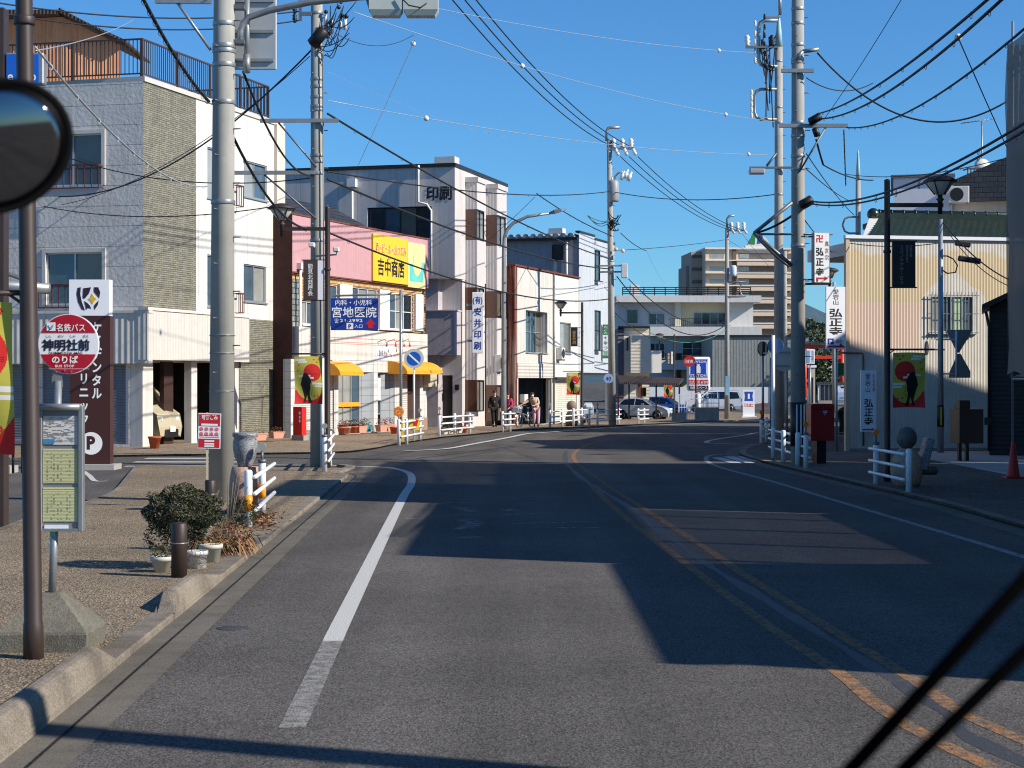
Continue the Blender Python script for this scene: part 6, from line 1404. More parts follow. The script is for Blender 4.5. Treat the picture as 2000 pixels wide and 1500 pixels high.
rowp = (((668, 848), 'terracotta pot with pink flowers below the shop window', m_terra, 0, FLO), ((677, 847), 'pale pot with red flowers below the shop window', m_terrap, 0, FLO), ((690, 846), 'terracotta pot with trailing leaves below the shop window', m_terra, 0, LEAF), ((704, 845.5), 'pink planter at the shop window corner', m_terrap, 1, LEAFD), ((714, 843), 'turquoise basin planter by the display window', mat('turquoise plastic', (60,150,160), var=.08), 1, LEAF), ((745, 843), 'pink planter with orange flowers on a block', m_terrap, 1, FLO), ((760, 842), 'second pink planter with orange flowers on a block', m_terrap, 1, FLO), ((770, 847), 'small terracotta pot right of the flower planters', m_terra, 0, None))
for px, lb, m, sq, pl in rowp: pot(lb, px, .12 if not sq else .2, .16 if not sq else .26, .26, m, sq=bool(sq), plant=(1.1, .16, pl) if pl else None, dz=.12, size=.03, rz=R(60) if sq else 0)
for px, lb in (((868, 848), 'long white planter left behind the guard rail'), ((880, 846.5), 'middle white planter behind the guard rail'), ((893, 845.5), 'right white planter behind the guard rail')):
    pot(lb, px, .25, .3, .2, m_pot, sq=True, plant=(1.2, .2, LEAF), rz=R(70), pn=400, size=.03)
pot('terracotta pot at the end of the white planters', (906, 845), .1, .14, .25, m_terra)
# ------------------------------------------------------------ utility poles
def droop(mb, a, b, sag, r, n=9):
    mb.tube([a.lerp(b, k/n)+Vector((0, 0, -4*sag*(k/n)*(1-k/n))) for k in range(n+1)], r, 5)
def utility_pole(label, x, y, h, r0, r1, arms=(), steps=True, bands=(), lean=0.0, cone=False, group='concrete utility poles'):
    t = thing('utility_pole', label, 'utility pole', (x, y), 0, group); t.rotation_euler = (0, R(lean), 0)
    MB().lathe([(r0, 0), (r0+(r1-r0)*.5, h*.5), (r1, h), (r1*.3, h+.02)], 20).build('shaft', m_pole, t)
    rr = lambda z: r0+(r1-r0)*z/h
    for z in bands: MB().lathe([(rr(z)+.012, z-.035), (rr(z)+.014, z-.03), (rr(z)+.014, z+.03), (rr(z)+.012, z+.035)], 20).build('steel_band', m_galv, t)
    if steps:
        z = 2.2; k = 0
        while z < h-.5:
            s = 1 if k % 2 else -1; a = R(20); q = rr(z); dx, dy = (math.sin(a)*.9*s, -math.cos(a)) if k % 2 == 0 else (.95*s, -.3)
            MB().tube([(dx*q*.9, dy*q*.9, z), (dx*(q+.13), dy*(q+.13), z)], .012, 6).build('step_bolt', m_galvd, t); z += .45; k += 1
    for (z, xa, xb, brace) in arms:
        mb = MB(); yy = -rr(z)-.045; mb.box(min(xa, xb), max(xa, xb), yy-.04, yy+.04, z-.045, z+.045)
        a = mb.build('crossarm', m_galv, t)
        if brace: MB().tube([(brace, yy, z-.05), (0, yy+.02, z-1.1)], .025, 6).build('brace', m_galvd, t)
    if cone: MB().lathe([(r1+.01, h), (r1*.75, h+.6), (r1*.4, h+1.1), (.02, h+1.25)], 14).build('cap', mat('pale green cap', (150,186,190), rough=.5, var=.1), t)
    return t
def insulator(t, x, y, z, s=1.0, flip=1, m=None):
    MB().lathe([(.02*s, 0), (.045*s, .02*s), (.03*s, .05*s), (.055*s, .08*s), (.03*s, .11*s), (.05*s, .14*s), (.02*s, .18*s)], 10, (x, y, z)).build('insulator', m or m_insul, t)
def closure(t, p, q, r=.09, name='cable_closure', m=None):
    p, q = Vector(p), Vector(q); d = q-p; MB().tube([p, p+d*.08, p+d*.92, q], [r*.4, r, r, r*.4], 8).build(name, m or m_blackp, t)
Y1 = 29.0; x1 = at(432, 0, Y1).x; z1 = lambda y: at(0, y, Y1).z
p1 = utility_pole('nearest thick concrete pole by the kerb carrying the signal arm', x1, Y1, 12.6, .215, .155, bands=(z1(47), z1(90), z1(100), z1(127), z1(200), z1(395)), lean=.35)
X1 = lambda x: at(x, 0, Y1).x-x1
for y in (690-0, 655, 764): MB().lathe([(.218, z1(y)-.006), (.218, z1(y)+.006)], 20).build('wire_tie', m_galv, p1)
MB().tube([(X1(408), -.1, z1(100)), (X1(335), -.12, z1(-3))], .028, 6).build('brace', m_galv, p1); MB().box(X1(300), X1(408), -.16, -.06, z1(10), z1(2)).build('crossarm', m_galv, p1)
mb = MB(); mb.tube([(X1(463), .05, z1(88)), (X1(463), .05, z1(60)), (X1(468), .05, z1(45)), (X1(480), .05, z1(32)), (X1(520), .0, z1(20)), (X1(600), -.1, z1(6)), (X1(700), -.2, z1(-2)), (X1(860), -.3, z1(-6))], .055, 10); mb.build('signal_arm', m_galv, p1)
for y in (10, 78): MB().box(X1(448), X1(472), -.06, .12, z1(y+8), z1(y)).build('arm_clamp', m_galvd, p1)
mb = MB(); mb.tube([(X1(475), .1, z1(-20)), (X1(475), .1, z1(138))], .045, 10); mb.tube([(X1(475), .1, z1(104)), (X1(475), .1, z1(140))], .06, 10); mb.build('conduit', m_galv, p1)
t = thing('sign_panel_back', 'ribbed grey back of a large traffic sign board on the near pole', 'traffic sign', (at(497,0,29.5).x, 29.5, 0)); q = lambda x: at(x,0,29.5).x-t.location.x; z_ = lambda y: at(0,y,29.5).z
MB().box(q(454), q(540), 0, .03, z_(136), z_(-60), .02).build('panel', mat('aluminium panel', (176,180,182), rough=.45, metal=.4, var=.06), t)
for y in (62, 118, 2): MB().box(q(458), q(535), -.05, -.002, z_(y+3), z_(y-3)).build('stiffener', m_galv, t)
t = thing('traffic_signal', 'grey pair of traffic signal housings seen from below at the top edge', 'traffic light', (at(787,0,28.3).x, 28.3, 0)); q = lambda x: at(x,0,28.3).x-t.location.x; z_ = lambda y: at(0,y,28.3).z; mh = mat('signal housing grey', (178,186,180), rough=.4, var=.06)
for xa, xb in ((722, 786), (789, 856)):
    mb = MB(); mb.loft([[(q(xa), -.15, z_(-40)), (q(xb), -.15, z_(-40)), (q(xb), .15, z_(-40)), (q(xa), .15, z_(-40))], [(q(xa), -.16, z_(22)), (q(xb), -.16, z_(22)), (q(xb), .16, z_(22)), (q(xa), .16, z_(22))], [(q(xa+6), -.12, z_(33)), (q(xb-6), -.12, z_(33)), (q(xb-6), .12, z_(33)), (q(xa+6), .12, z_(33))]]); h_ = mb.build('housing', mh, t)
    mb = MB(); mb.lathe([(.13, 0), (.13, .06)], 16); MB(Matrix.Translation((q((xa+xb)/2), .16, z_(2))) @ Matrix.Rotation(R(-90), 4, 'X')).lathe([(.14, 0), (.15, .2)], 16).build('visor', m_galvd, h_)
mb = MB(); mb.prism([(q(714), z_(-3)), (q(722), z_(24)), (q(722), z_(-30)), (q(714), z_(-30))][::-1], -.1, .1); mb.build('bracket', m_galvd, t); mb = MB(); mb.tube([(q(782), -.2, z_(-2)), (q(800), -.22, z_(16)), (q(822), -.2, z_(20)), (q(834), -.17, z_(11))], .012, 6); mb.build('cable', m_cable, t)
Y2 = 41.7; x2 = at(621, 0, Y2).x; z2 = lambda y: at(0, y, Y2).z; X2 = lambda x: at(x, 0, Y2).x-x2
p2 = utility_pole('second concrete pole on the left with crossarms and cable boxes', x2, Y2, 13.4, .185, .13, arms=((z2(238), X2(512), X2(664), X2(548)), (z2(339), X2(455), X2(618), X2(520))), bands=(z2(26), z2(155), z2(170), z2(190), z2(208), z2(215), z2(304), z2(316), z2(339), z2(470)), lean=-.15)
mb = MB(); mb.box(X2(588), X2(594), -.25, -.18, z2(44), z2(5)); mb.box(X2(594), X2(613), -.25, -.18, z2(34), z2(27)); mb.build('crossarm', m_galvd, p2)
for x, y in ((580, 22), (580, 40)): insulator(p2, X2(x), -.22, z2(y)-.1, 1.2, 1, m_blackp)
for i, (x, y) in enumerate(((668, 48), (677, 48), (640, 45), (652, 56))): MB().tube([(X2(x), -.1, z2(y-14)), (X2(x), -.1, z2(y+12))], .045, 8).build('fuse_cutout', m_insul, p2)
random.seed(21)
for i in range(7): x, y = random.uniform(640, 690), random.uniform(2, 66); MB().ball((X2(x), -.15, z2(y)), .05, 8, 6).build('cable_clamp', m_blackp, p2)
mb = MB()
for i in range(16):
    a = Vector((X2(random.uniform(625, 645)), -.2, z2(random.uniform(30, 110)))); b = Vector((X2(random.uniform(640, 700)), -.2+random.uniform(-.1, .1), z2(random.uniform(5, 80)))); droop(mb, a, b, random.uniform(.08, .4), .012)
mb.build('jumper_cable', m_cable, p2)
closure(p2, (X2(612), -.2, z2(92)), (X2(640), -.3, z2(62)), .16, 'splice_box'); mb = MB(); mb.tube([(X2(634), -.17, z2(110)), (X2(636), -.18, z2(850))], .018, 6); mb.build('ground_conduit', m_galvd, p2); mb = MB(); mb.tube([(X2(631), -.2, z2(700)), (X2(631), -.2, 0)], .055, 8); mb.build('white_conduit', m_pvc, p2)
for x, y in ((662, 491), (615, 482)):
    mm = MB(Matrix.Translation((X2(x), -.5, z2(y)))); mm.box(-.07, .07, -.1, .12, -.05, .06, .02); mm.build('floodlight', m_ac, p2)
MB().tube([(0, -.45, z2(503)), (X2(662), -.45, z2(500)), (X2(662), -.48, z2(492))], .022, 6).build('floodlight_arm', m_galv, p2)
Y3 = 41.7; x3 = at(1559, 0, Y3).x; z3 = lambda y: at(0, y, Y3).z; X3 = lambda x: at(x, 0, Y3).x-x3
p3 = utility_pole('front concrete pole of the right pair with long crossarm', x3, Y3, 13.6, .18, .14, arms=((z3(248), X3(1520), X3(1653), X3(1610)), (z3(141), X3(1524), X3(1587), None)), bands=(z3(18), z3(46), z3(88), z3(116), z3(122), z3(240), z3(265), z3(305), z3(330), z3(480)), lean=-.05)
for xa, ya, xb, yb in ((1552, 120, 1565, 104), (1565, 104, 1596, 100)): MB().tube([(X3(xa), -.22, z3(ya)), (X3(xb), -.25, z3(yb))], .05, 8).build('service_bracket', m_galv, p3)
closure(p3, (X3(1576), -.3, z3(243)), (X3(1600), -.35, z3(230)), .10); closure(p3, (X3(1559), -.25, z3(405)), (X3(1584), -.3, z3(391)), .12); closure(p3, (X3(1588), -.25, z3(252)), (X3(1594), -.25, z3(270)), .08)
MB().box(X3(1545)-.004, X3(1570)+.004, -.19, .19, .55, 1.45)  # wrap below
mb = MB(); mb.lathe([(.192, .5), (.190, 1.55)], 20); mb.build('black_wrap', m_blackp, p3); mb = MB()
for x in (-.08, .02, .1): mb.box(x, x+.03, -.200, -.180 if abs(x) < .09 else -.16, .55, 1.5)
mb.build('wrap_stripe', m_inkw, p3)
mb = MB(); mb.tube([(X3(1472), -.1, z3(456)), (X3(1545), -.2, z3(397))], .045, 8); mb.tube([(X3(1472), -.1, z3(456)), (X3(1545), -.2, z3(520))], .045, 8); mb.tube([(X3(1472), -.1, z3(458)), (X3(1625), -.1, z3(458))], .03, 6); mb.build('cable_bracket', m_galvd, p3)
Y4 = 68; x4 = at(1521, 0, Y4).x; z4 = lambda y: at(0, y, Y4).z; X4 = lambda x: at(x, 0, Y4).x-x4
p4 = utility_pole('rear concrete pole of the right pair with bent pipe brackets', x4, Y4, z4(92), .20, .15, bands=(z4(120), z4(210), z4(240), z4(380)), cone=True)
def cbracket(t, X, Z, x0, xi, y0, y1, r=.075):
    MB().tube([(X(x0), -.1, Z(y0)), (X(xi+12), -.1, Z(y0)), (X(xi+4), -.1, Z(y0+4)), (X(xi), -.1, Z(y0+14)), (X(xi), -.1, Z(y1-14)), (X(xi+4), -.1, Z(y1-4)), (X(xi+12), -.1, Z(y1)), (X(x0), -.1, Z(y1))], r, 8).build('pipe_bracket', m_galv, t)
cbracket(p4, X4, z4, 1518, 1481, 41, 131); cbracket(p4, X4, z4, 1516, 1473, 175, 234, .06)
for y in (48, 68, 84, 102, 120): insulator(p4, X4(1474), -.12, z4(y)-.1, 1.3); insulator(p4, X4(1492), -.2, z4(y-8), 1.2, 1, m_blackp)
for y in (182, 193, 205, 216, 227): insulator(p4, X4(1467), -.12, z4(y)-.1, 1.2)
MB().box(X4(1455), X4(1518), -.25, -.15, z4(96), z4(92)).build('crossarm', m_galvd, p4); insulator(p4, X4(1458), -.2, z4(92), 2.4); insulator(p4, X4(1506), -.2, z4(92), 2.4, 1, m_blackp)
MB().box(X4(1490), X4(1522), -.15, -.05, z4(36), z4(33)).build('crossarm', m_galv, p4); MB().tube([(X4(1522), -.1, z4(-20)), (X4(1523), -.1, z4(30))], .07, 8).build('top_pipe', m_galv, p4)
MB().box(X4(1462), X4(1544), -.3, -.2, z4(331), z4(327)).build('crossarm', m_galvd, p4); mm = MB(); mm.box(X4(1461), X4(1491), -.5, -.1, z4(342), z4(332), .04); mm.build('street_light', mat('lamp grey', (150,156,164), rough=.4, var=.05), p4); MB().tube([(X4(1496), -.2, z4(325)), (X4(1516), -.1, z4(300))], .05, 6).build('brace', m_galvd, p4)
mb = MB(); random.seed(9)
for i in range(14):
    a = Vector((X4(random.uniform(1480, 1515)), -.2, z4(random.uniform(60, 140)))); b = Vector((X4(random.uniform(1490, 1520)), -.25, z4(random.uniform(40, 260)))); droop(mb, a, b, random.uniform(.08, .4), .025)
mb.build('jumper_cable', m_cable, p4)
Y5 = 85; x5 = at(1196, 0, Y5).x; z5 = lambda y: at(0, y, Y5).z-gz(x5, Y5); X5 = lambda x: at(x, 0, Y5).x-x5
p5 = utility_pole('middle concrete pole with pole transformer before the metal clad block', x5, Y5, z5(272), .185, .12, bands=(z5(290), z5(365), z5(392), z5(510)), lean=-.6)
mb = MB(); mb.tube([(X5(1190), 0, z5(275)), (X5(1191), 0, z5(256)), (X5(1194), 0, z5(250)), (X5(1200), 0, z5(249)), (X5(1216), 0, z5(249))], .07, 8); mb.build('top_pipe', m_galv, p5)
MB().box(X5(1190), X5(1240), -.15, -.05, z5(293), z5(289)).build('crossarm', m_galv, p5)
for x in (1204, 1221, 1238): insulator(p5, X5(x), -.1, z5(290), 2.6); MB().tube([(X5(x+3), -.15, z5(292)), (X5(x+8), -.3, z5(304))], .09, 8).build('strain_insulator', m_insul, p5)
mb = MB(); mb.lathe([(.25, z5(395)), (.28, z5(392)), (.28, z5(358)), (.22, z5(354)), (.03, z5(352))], 16, (X5(1202), -.25, 0)); tr = mb.build('transformer', mat('transformer grey', (142,148,152), rough=.5, var=.1), p5); MB().lathe([(.05, z5(354)), (.05, z5(348))], 8, (X5(1200), -.25, 0)).build('bushing', m_insul, tr)
for x, y in ((1220, 345), (1227, 342), (1234, 347)):
    mm = MB(Matrix.Translation((X5(x), -.2, z5(y))) @ Matrix.Rotation(R(25), 4, 'Y')); mm.lathe([(.09, -.2), (.10, .1), (.05, .14), (.06, .24), (.02, .28)], 10); mm.build('fuse_cutout', m_insul, p5)
MB().tube([(X5(1203), -.1, z5(358)), (X5(1206), -.12, z5(346)), (X5(1212), -.15, z5(339)), (X5(1222), -.2, z5(337))], .05, 6).build('cutout_bracket', m_galv, p5)
MB().box(X5(1216), X5(1228), -.35, -.1, z5(544), z5(516), .03).build('equipment_box', mat('equipment grey', (196,198,202), rough=.4, var=.05), p5); MB().box(X5(1174), X5(1222), -.2, -.12, z5(521), z5(518)).build('crossarm', m_galv, p5); MB().box(X5(1174), X5(1218), -.2, -.12, z5(533), z5(530)).build('crossarm', m_galvd, p5)
mb = MB(); random.seed(14)
for i in range(14):
    a = Vector((X5(random.uniform(1188, 1200)), -.2, z5(random.uniform(412, 450)))); b = Vector((X5(random.uniform(1200, 1218)), -.3, z5(random.uniform(418, 452)))); droop(mb, a, b, random.uniform(.08, .4), .022)
mb.build('jumper_cable', m_cable, p5); mb = MB()
for i in range(4):
    a = Vector((X5(1151+i), -.2, z5(421+i*.5))); b = Vector((X5(1192), -.3, z5(430+i*2))); droop(mb, a, b, random.uniform(.08, .4), .018)
mb.build('green_jumper', mat('green cable', (70,120,110), var=.1), p5)
for x, y in ((1206, 488), (1219, 491)):
    MB().ball((X5(x), -.3, z5(y)), .10, 10, 7).build('lamp', mat('orange white lamp', (220,180,150), var=.2), p5)
b = MB().disc((X5(1189), z5(739)), .24, -.24, -.22, 28).build('speed_disc', mat('faded blue disc', (150,172,204), rough=.4, var=.06), p5); mb = MB(); mb.text('40', X5(1189)-.13, z5(739)-.13, .26, .26, y=-.245, bold=.02); mb.build('lettering', m_blue, b)
MB().box(X5(1206), X5(1209), -.2, -.1, .5, 1.6).build('red_notice', m_red, p5)
Y6 = 115; x6 = at(1420, 0, Y6).x; z6 = lambda y: at(0, y, Y6).z-gz(x6, Y6); X6 = lambda x: at(x, 0, Y6).x-x6
p6 = utility_pole('distant concrete pole in front of the grey corrugated warehouse', x6, Y6, z6(445), .18, .12, lean=0)
MB().tube([(0, 0, z6(447)), (X6(1420), 0, z6(428)), (X6(1424), 0, z6(422)), (X6(1434), 0, z6(421))], .08, 8).build('top_pipe', m_galv, p6); MB().box(X6(1420), X6(1456), -.15, -.05, z6(452), z6(450)).build('crossarm', m_galv, p6)
for x in (1428, 1440, 1452): insulator(p6, X6(x), -.1, z6(450), 3.0); MB().tube([(X6(x+2), -.15, z6(451)), (X6(x+5), -.3, z6(456))], .08, 6).build('strain_insulator', m_insul, p6)
MB().lathe([(.2, z6(540)), (.22, z6(536)), (.22, z6(522)), (.15, z6(519))], 12, (X6(1431), -.3, 0)).build('transformer', mat('pale transformer', (190,200,214), var=.06), p6); MB().box(-.13, .13, -.186, -.18, z6(772), z6(734)).build('wrapped_advert', mat('blue white wrap', (120,170,200), var=.2, scale=3), p6)
mb = MB(); cbracket(p6, X6, z6, 1420, 1444, 551, 580, .05)
# the pole outside the view on the right whose shadow crosses the road in front, and slim poles by the side street
utility_pole('concrete pole nearest the bus on the right kerb', 7.75, 6.2, 12, .19, .15)
t = utility_pole('thin pole with wire frame bracket behind the tan house', at(1676,0,72).x, 72, at(0,352,72).z, .14, .1, steps=False, cone=True); X7 = lambda x: at(x,0,72).x-t.location.x; z7 = lambda y: at(0,y,72).z
cbracket(t, X7, z7, 1676, 1645, 424, 456, .04)
utility_pole('slim grey pole between the right pair with blue advert', at(1533,0,98).x, 98, at(0,490,98).z-gz(at(1533,0,98).x,98), .15, .11, bands=(5, 7))
utility_pole('slim pole with blue no parking disc in the side street', at(1629,0,120).x, 120, 9, .14, .11, steps=False)
# curved street light
Ys = 74; xs0 = at(984, 0, Ys).x; t = thing('street_light', 'curved grey street light reaching over the road by the white rail', 'street light', (xs0, Ys, 0)); zs_ = lambda y: at(0,y,Ys).z; X = lambda x: at(x,0,Ys).x-xs0
MB().tube([(0, 0, 0), (0, 0, 1.4), (0, 0, zs_(490)), (X(985), 0, zs_(465)), (X(990), 0, zs_(449)), (X(1002), 0, zs_(436)), (X(1030), 0, zs_(423)), (X(1075), 0, zs_(416.5))], [.12, .115, .085, .08, .08, .075, .065, .05], 12).build('pole', m_galv, t)
mm = MB(Matrix.Translation((X(1074), 0, zs_(416))) @ Matrix.Rotation(R(-11), 4, 'Y')); mm.loft([[(0, -.06, -.05), (0, .06, -.05), (0, .06, .04), (0, -.06, .04)], [(.2, -.15, -.07), (.2, .15, -.07), (.2, .12, .09), (.2, -.12, .09)], [(.5, -.12, -.03), (.5, .12, -.03), (.5, .1, .08), (.5, -.1, .08)], [(.72, -.04, .0), (.72, .04, .0), (.72, .04, .04), (.72, -.04, .04)]]); mm.build('lamp_head', m_galvd, t)
# ------------------------------------------------------------ overhead wires
def wire(a, b, sag, r, m, label, rings=0, balls=(), cat='cable', grp='overhead cables and wires'):
    A = at(*a); B = at(*b); n = 24; pts = [A.lerp(B, k/n)+Vector((0, 0, -4*sag*(k/n)*(1-k/n))) for k in range(n+1)]
    o = MB().tube(pts, r, 5).build('overhead_cable', m); tag(o, label, cat, grp)
    if rings:
        for k in range(rings):
            s = (k+.5)/rings; p = A.lerp(B, s)+Vector((0, 0, -4*sag*s*(1-s))); rad = r*1.5+.01; MB().tube([p+Vector((rad*math.cos(q)*.5, rad*math.cos(q)*.5, rad*math.sin(q)-rad*.5)) for q in [2*math.pi*i/8 for i in range(9)]], r*.1+.003, 4, False).build('cable_ring', m, o)
    for s in balls:
        p = A.lerp(B, s)+Vector((0, 0, -4*sag*s*(1-s))); MB().ball(p, .075 if a[2] > 35 else .07, 10, 7).build('insulator_ball', m_insul, o)
    return o
K, KB, KW = m_cable, m_cableb, m_cablew
wire((275,-12,24), (408,198,29), .12, .028, K, 'thick black cable bundle entering at top left to the near pole', 14)
wire((451,258,29.2), (612,447,41.7), .45, .026, K, 'thick black bundle from the near pole past the white block', 12)
wire((475,140,29.3), (608,343,41.7), .45, .022, K, 'black bundle from the conduit of the near pole to the second pole', 8)
wire((610,96,41.7), (115,384,53.5), .9, .022, KB, 'blue sagging service cable across the stucco wall')
wire((605,110,41.7), (120,400,53.5), .6, .010, K, 'thin black line under the blue service cable')
wire((69,92,13), (404,364,29), .30, .010, KW, 'pale coiled line from the near lamp post to the near pole', 12)
wire((70,99,13), (262,38,24), .05, .005, KW, 'fine pale line rising behind the near lamp post')
wire((-40,0,33), (583,22,41.6), .25, .016, K, 'upper black wire along the top left corner'); wire((-40,18,33), (583,40,41.6), .3, .016, K, 'lower black wire along the top left corner')
wire((90,292,53), (628,345,41.7), .5, .015, K, 'thin black wire over the stucco windows to the second pole'); wire((85,403,53), (555,400,41.7), .3, .014, K, 'black wire with loops at second floor height', 9)
wire((640,222,41.7), (1188,505,85), .35, .028, K, 'upper of the long black bundles along the left roofs', 10); wire((640,350,41.7), (1188,525,85), .4, .03, K, 'second long black bundle along the left roofs', 8); wire((636,452,41.7), (1188,584,85), .65, .026, K, 'lowest long black bundle passing the shop signs', 12)
wire((640,335,41.7), (1190,374,85), .35, .02, K, 'nearly level black cable left of the middle pole', 10); wire((1195,374,85), (1512,380,68), .3, .02, K, 'nearly level black cable right of the middle pole', 6)
for i, (p, q, w) in enumerate((((718,-210,41.7), (1204,290,85), 'left'), ((748,-207,41.7), (1221,289,85), 'middle'), ((775,-204,41.7), (1238,289,85), 'right'))): wire(p, q, .9, .022, K, f'{w} of three power lines descending to the middle pole')
for p, q, w in (((1212,306,85), (1428,450,115), 'left'), ((1229,306,85), (1440,450,115), 'middle'), ((1246,306,85), (1452,450,115), 'right')): wire(p, q, .5, .022, K, f'{w} of three power lines from the middle pole to the distant pole')
wire((640,-30,41.7), (1480,103,68), .3, .009, KW, 'upper pale guy wire with ball insulator across the sky', 0, (.86,)); wire((690,23,41.7), (1515,238,68), .35, .010, KW, 'pale span wire with three ball insulators', 0, (.29, .82)); wire((640,196,41.7), (1500,302,68), .3, .010, KW, 'lower pale span wire with two ball insulators', 0, (.15, .93)); wire((640,140,41.7), (1000,270,70), .2, .004, KW, 'faint pale thread crossing the sky')
wire((810,78,47), (700,322,70), .02, .010, KW, 'slanting guy wire between span wire and printing roof', 0, (.02,)); wire((655,65,41.7), (808,68,47), .3, .008, K, 'short drooping line beside the second pole')
wire((1584,393,41.4), (2030,222,20), .35, .019, K, 'heavy black bundle rising to the right edge', 10); wire((1584,398,41.4), (2030,238,20), .35, .018, K, 'thinner cable under the heavy right bundle', 10); wire((1650,340,60), (2030,290,38), .3, .012, K, 'thin looped line across the dark house roof', 5)
wire((1602,232,41.4), (1975,-18,17), .3, .019, K, 'twisted black bundle climbing to the top right corner', 10); wire((1598,222,41.4), (1945,-15,17), .2, .018, K, 'upper companion of the twisted right bundle', 8); wire((1610,232,41.4), (1830,-120,30), .1, .008, K, 'thin straight line above the twisted bundle')
wire((1653,249,41.5), (2040,22,18), .35, .016, K, 'looped cable from the long crossarm to the right', 16); wire((1596,103,41.5), (1970,196,41), 1.0, .022, K, 'single sagging service cable to the sheeted tower'); wire((1575,152,41.5), (1705,162,43), .25, .014, K, 'short drooping wire from the front right pole')
wire((1648,254,41.5), (1652,362,45), .02, .016, K, 'vertical looped drop wire below the long crossarm', 10); wire((1594,272,41.5), (1608,322,42), .02, .025, K, 'short bundle hanging below the crossarm'); wire((1608,322,42), (1705,352,47), .1, .018, K, 'black line from the hanging bundle toward the annex'); wire((1870,70,32), (1972,300,40), .02, .012, K, 'slanting guy wire beside the sheeted tower', 0, (.01,))
wire((1840,432,48), (1975,548,45), .2, .018, K, 'upper service cable in front of the tan wall'); wire((1842,440,48), (1975,560,45), .25, .012, K, 'lower service cable in front of the tan wall'); wire((1660,475,50), (1838,474,48), .1, .012, K, 'thin black line along the tan house eaves')
wire((1574,400,41.5), (1472,456,43), .1, .03, K, 'heavy loop cable to the side bracket tip'); wire((1472,456,43), (1540,520,52), .05, .03, K, 'heavy cable leaving the side bracket tip downward'); wire((1572,430,42), (1660,520,70), .15, .014, K, 'thin line from the right pole behind the temple sign'); wire((1575,300,42), (1668,420,70), .1, .014, K, 'first fine line descending toward the side street'); wire((1575,330,42), (1666,395,70), .1, .014, K, 'second fine line descending toward the side street')
wire((1205,540,85), (1418,634,115), 1.6, .03, K, 'thick sagging bundle from the middle pole to the distant pole'); wire((1228,545,85), (1418,628,115), 1.0, .025, K, 'second sagging bundle to the distant pole'); wire((1200,610,85), (1310,668,110), .4, .02, K, 'black bundle over the cream house'); wire((1270,650,100), (1418,644,115), .7, .022, mat('green cable', (60,120,104), var=.1), 'green cable sagging over the car park')
wire((1048,378,80), (1198,462,85), .15, .025, K, 'rope like green black bundle left of the middle pole', 6); wire((1045,384,80), (880,520,82), .2, .012, K, 'thin service line down to the printing bays'); wire((1212,455,85), (1262,490,95), .1, .02, K, 'short bundle right of the middle pole'); wire((1262,488,95), (1300,555,140), .2, .008, KW, 'beaded guy wire toward the roof railing'); wire((1185,490,85), (1418,468,115), .1, .016, K, 'thin line rising to the distant pole'); wire((1424,470,115), (1545,520,150), .3, .012, K, 'first fine line past the apartment block'); wire((1448,454,115), (1545,560,150), .3, .012, K, 'second fine line past the apartment block'); wire((1235,610,90), (1180,560,85), .1, .012, K, 'short slack line beside the green sign')
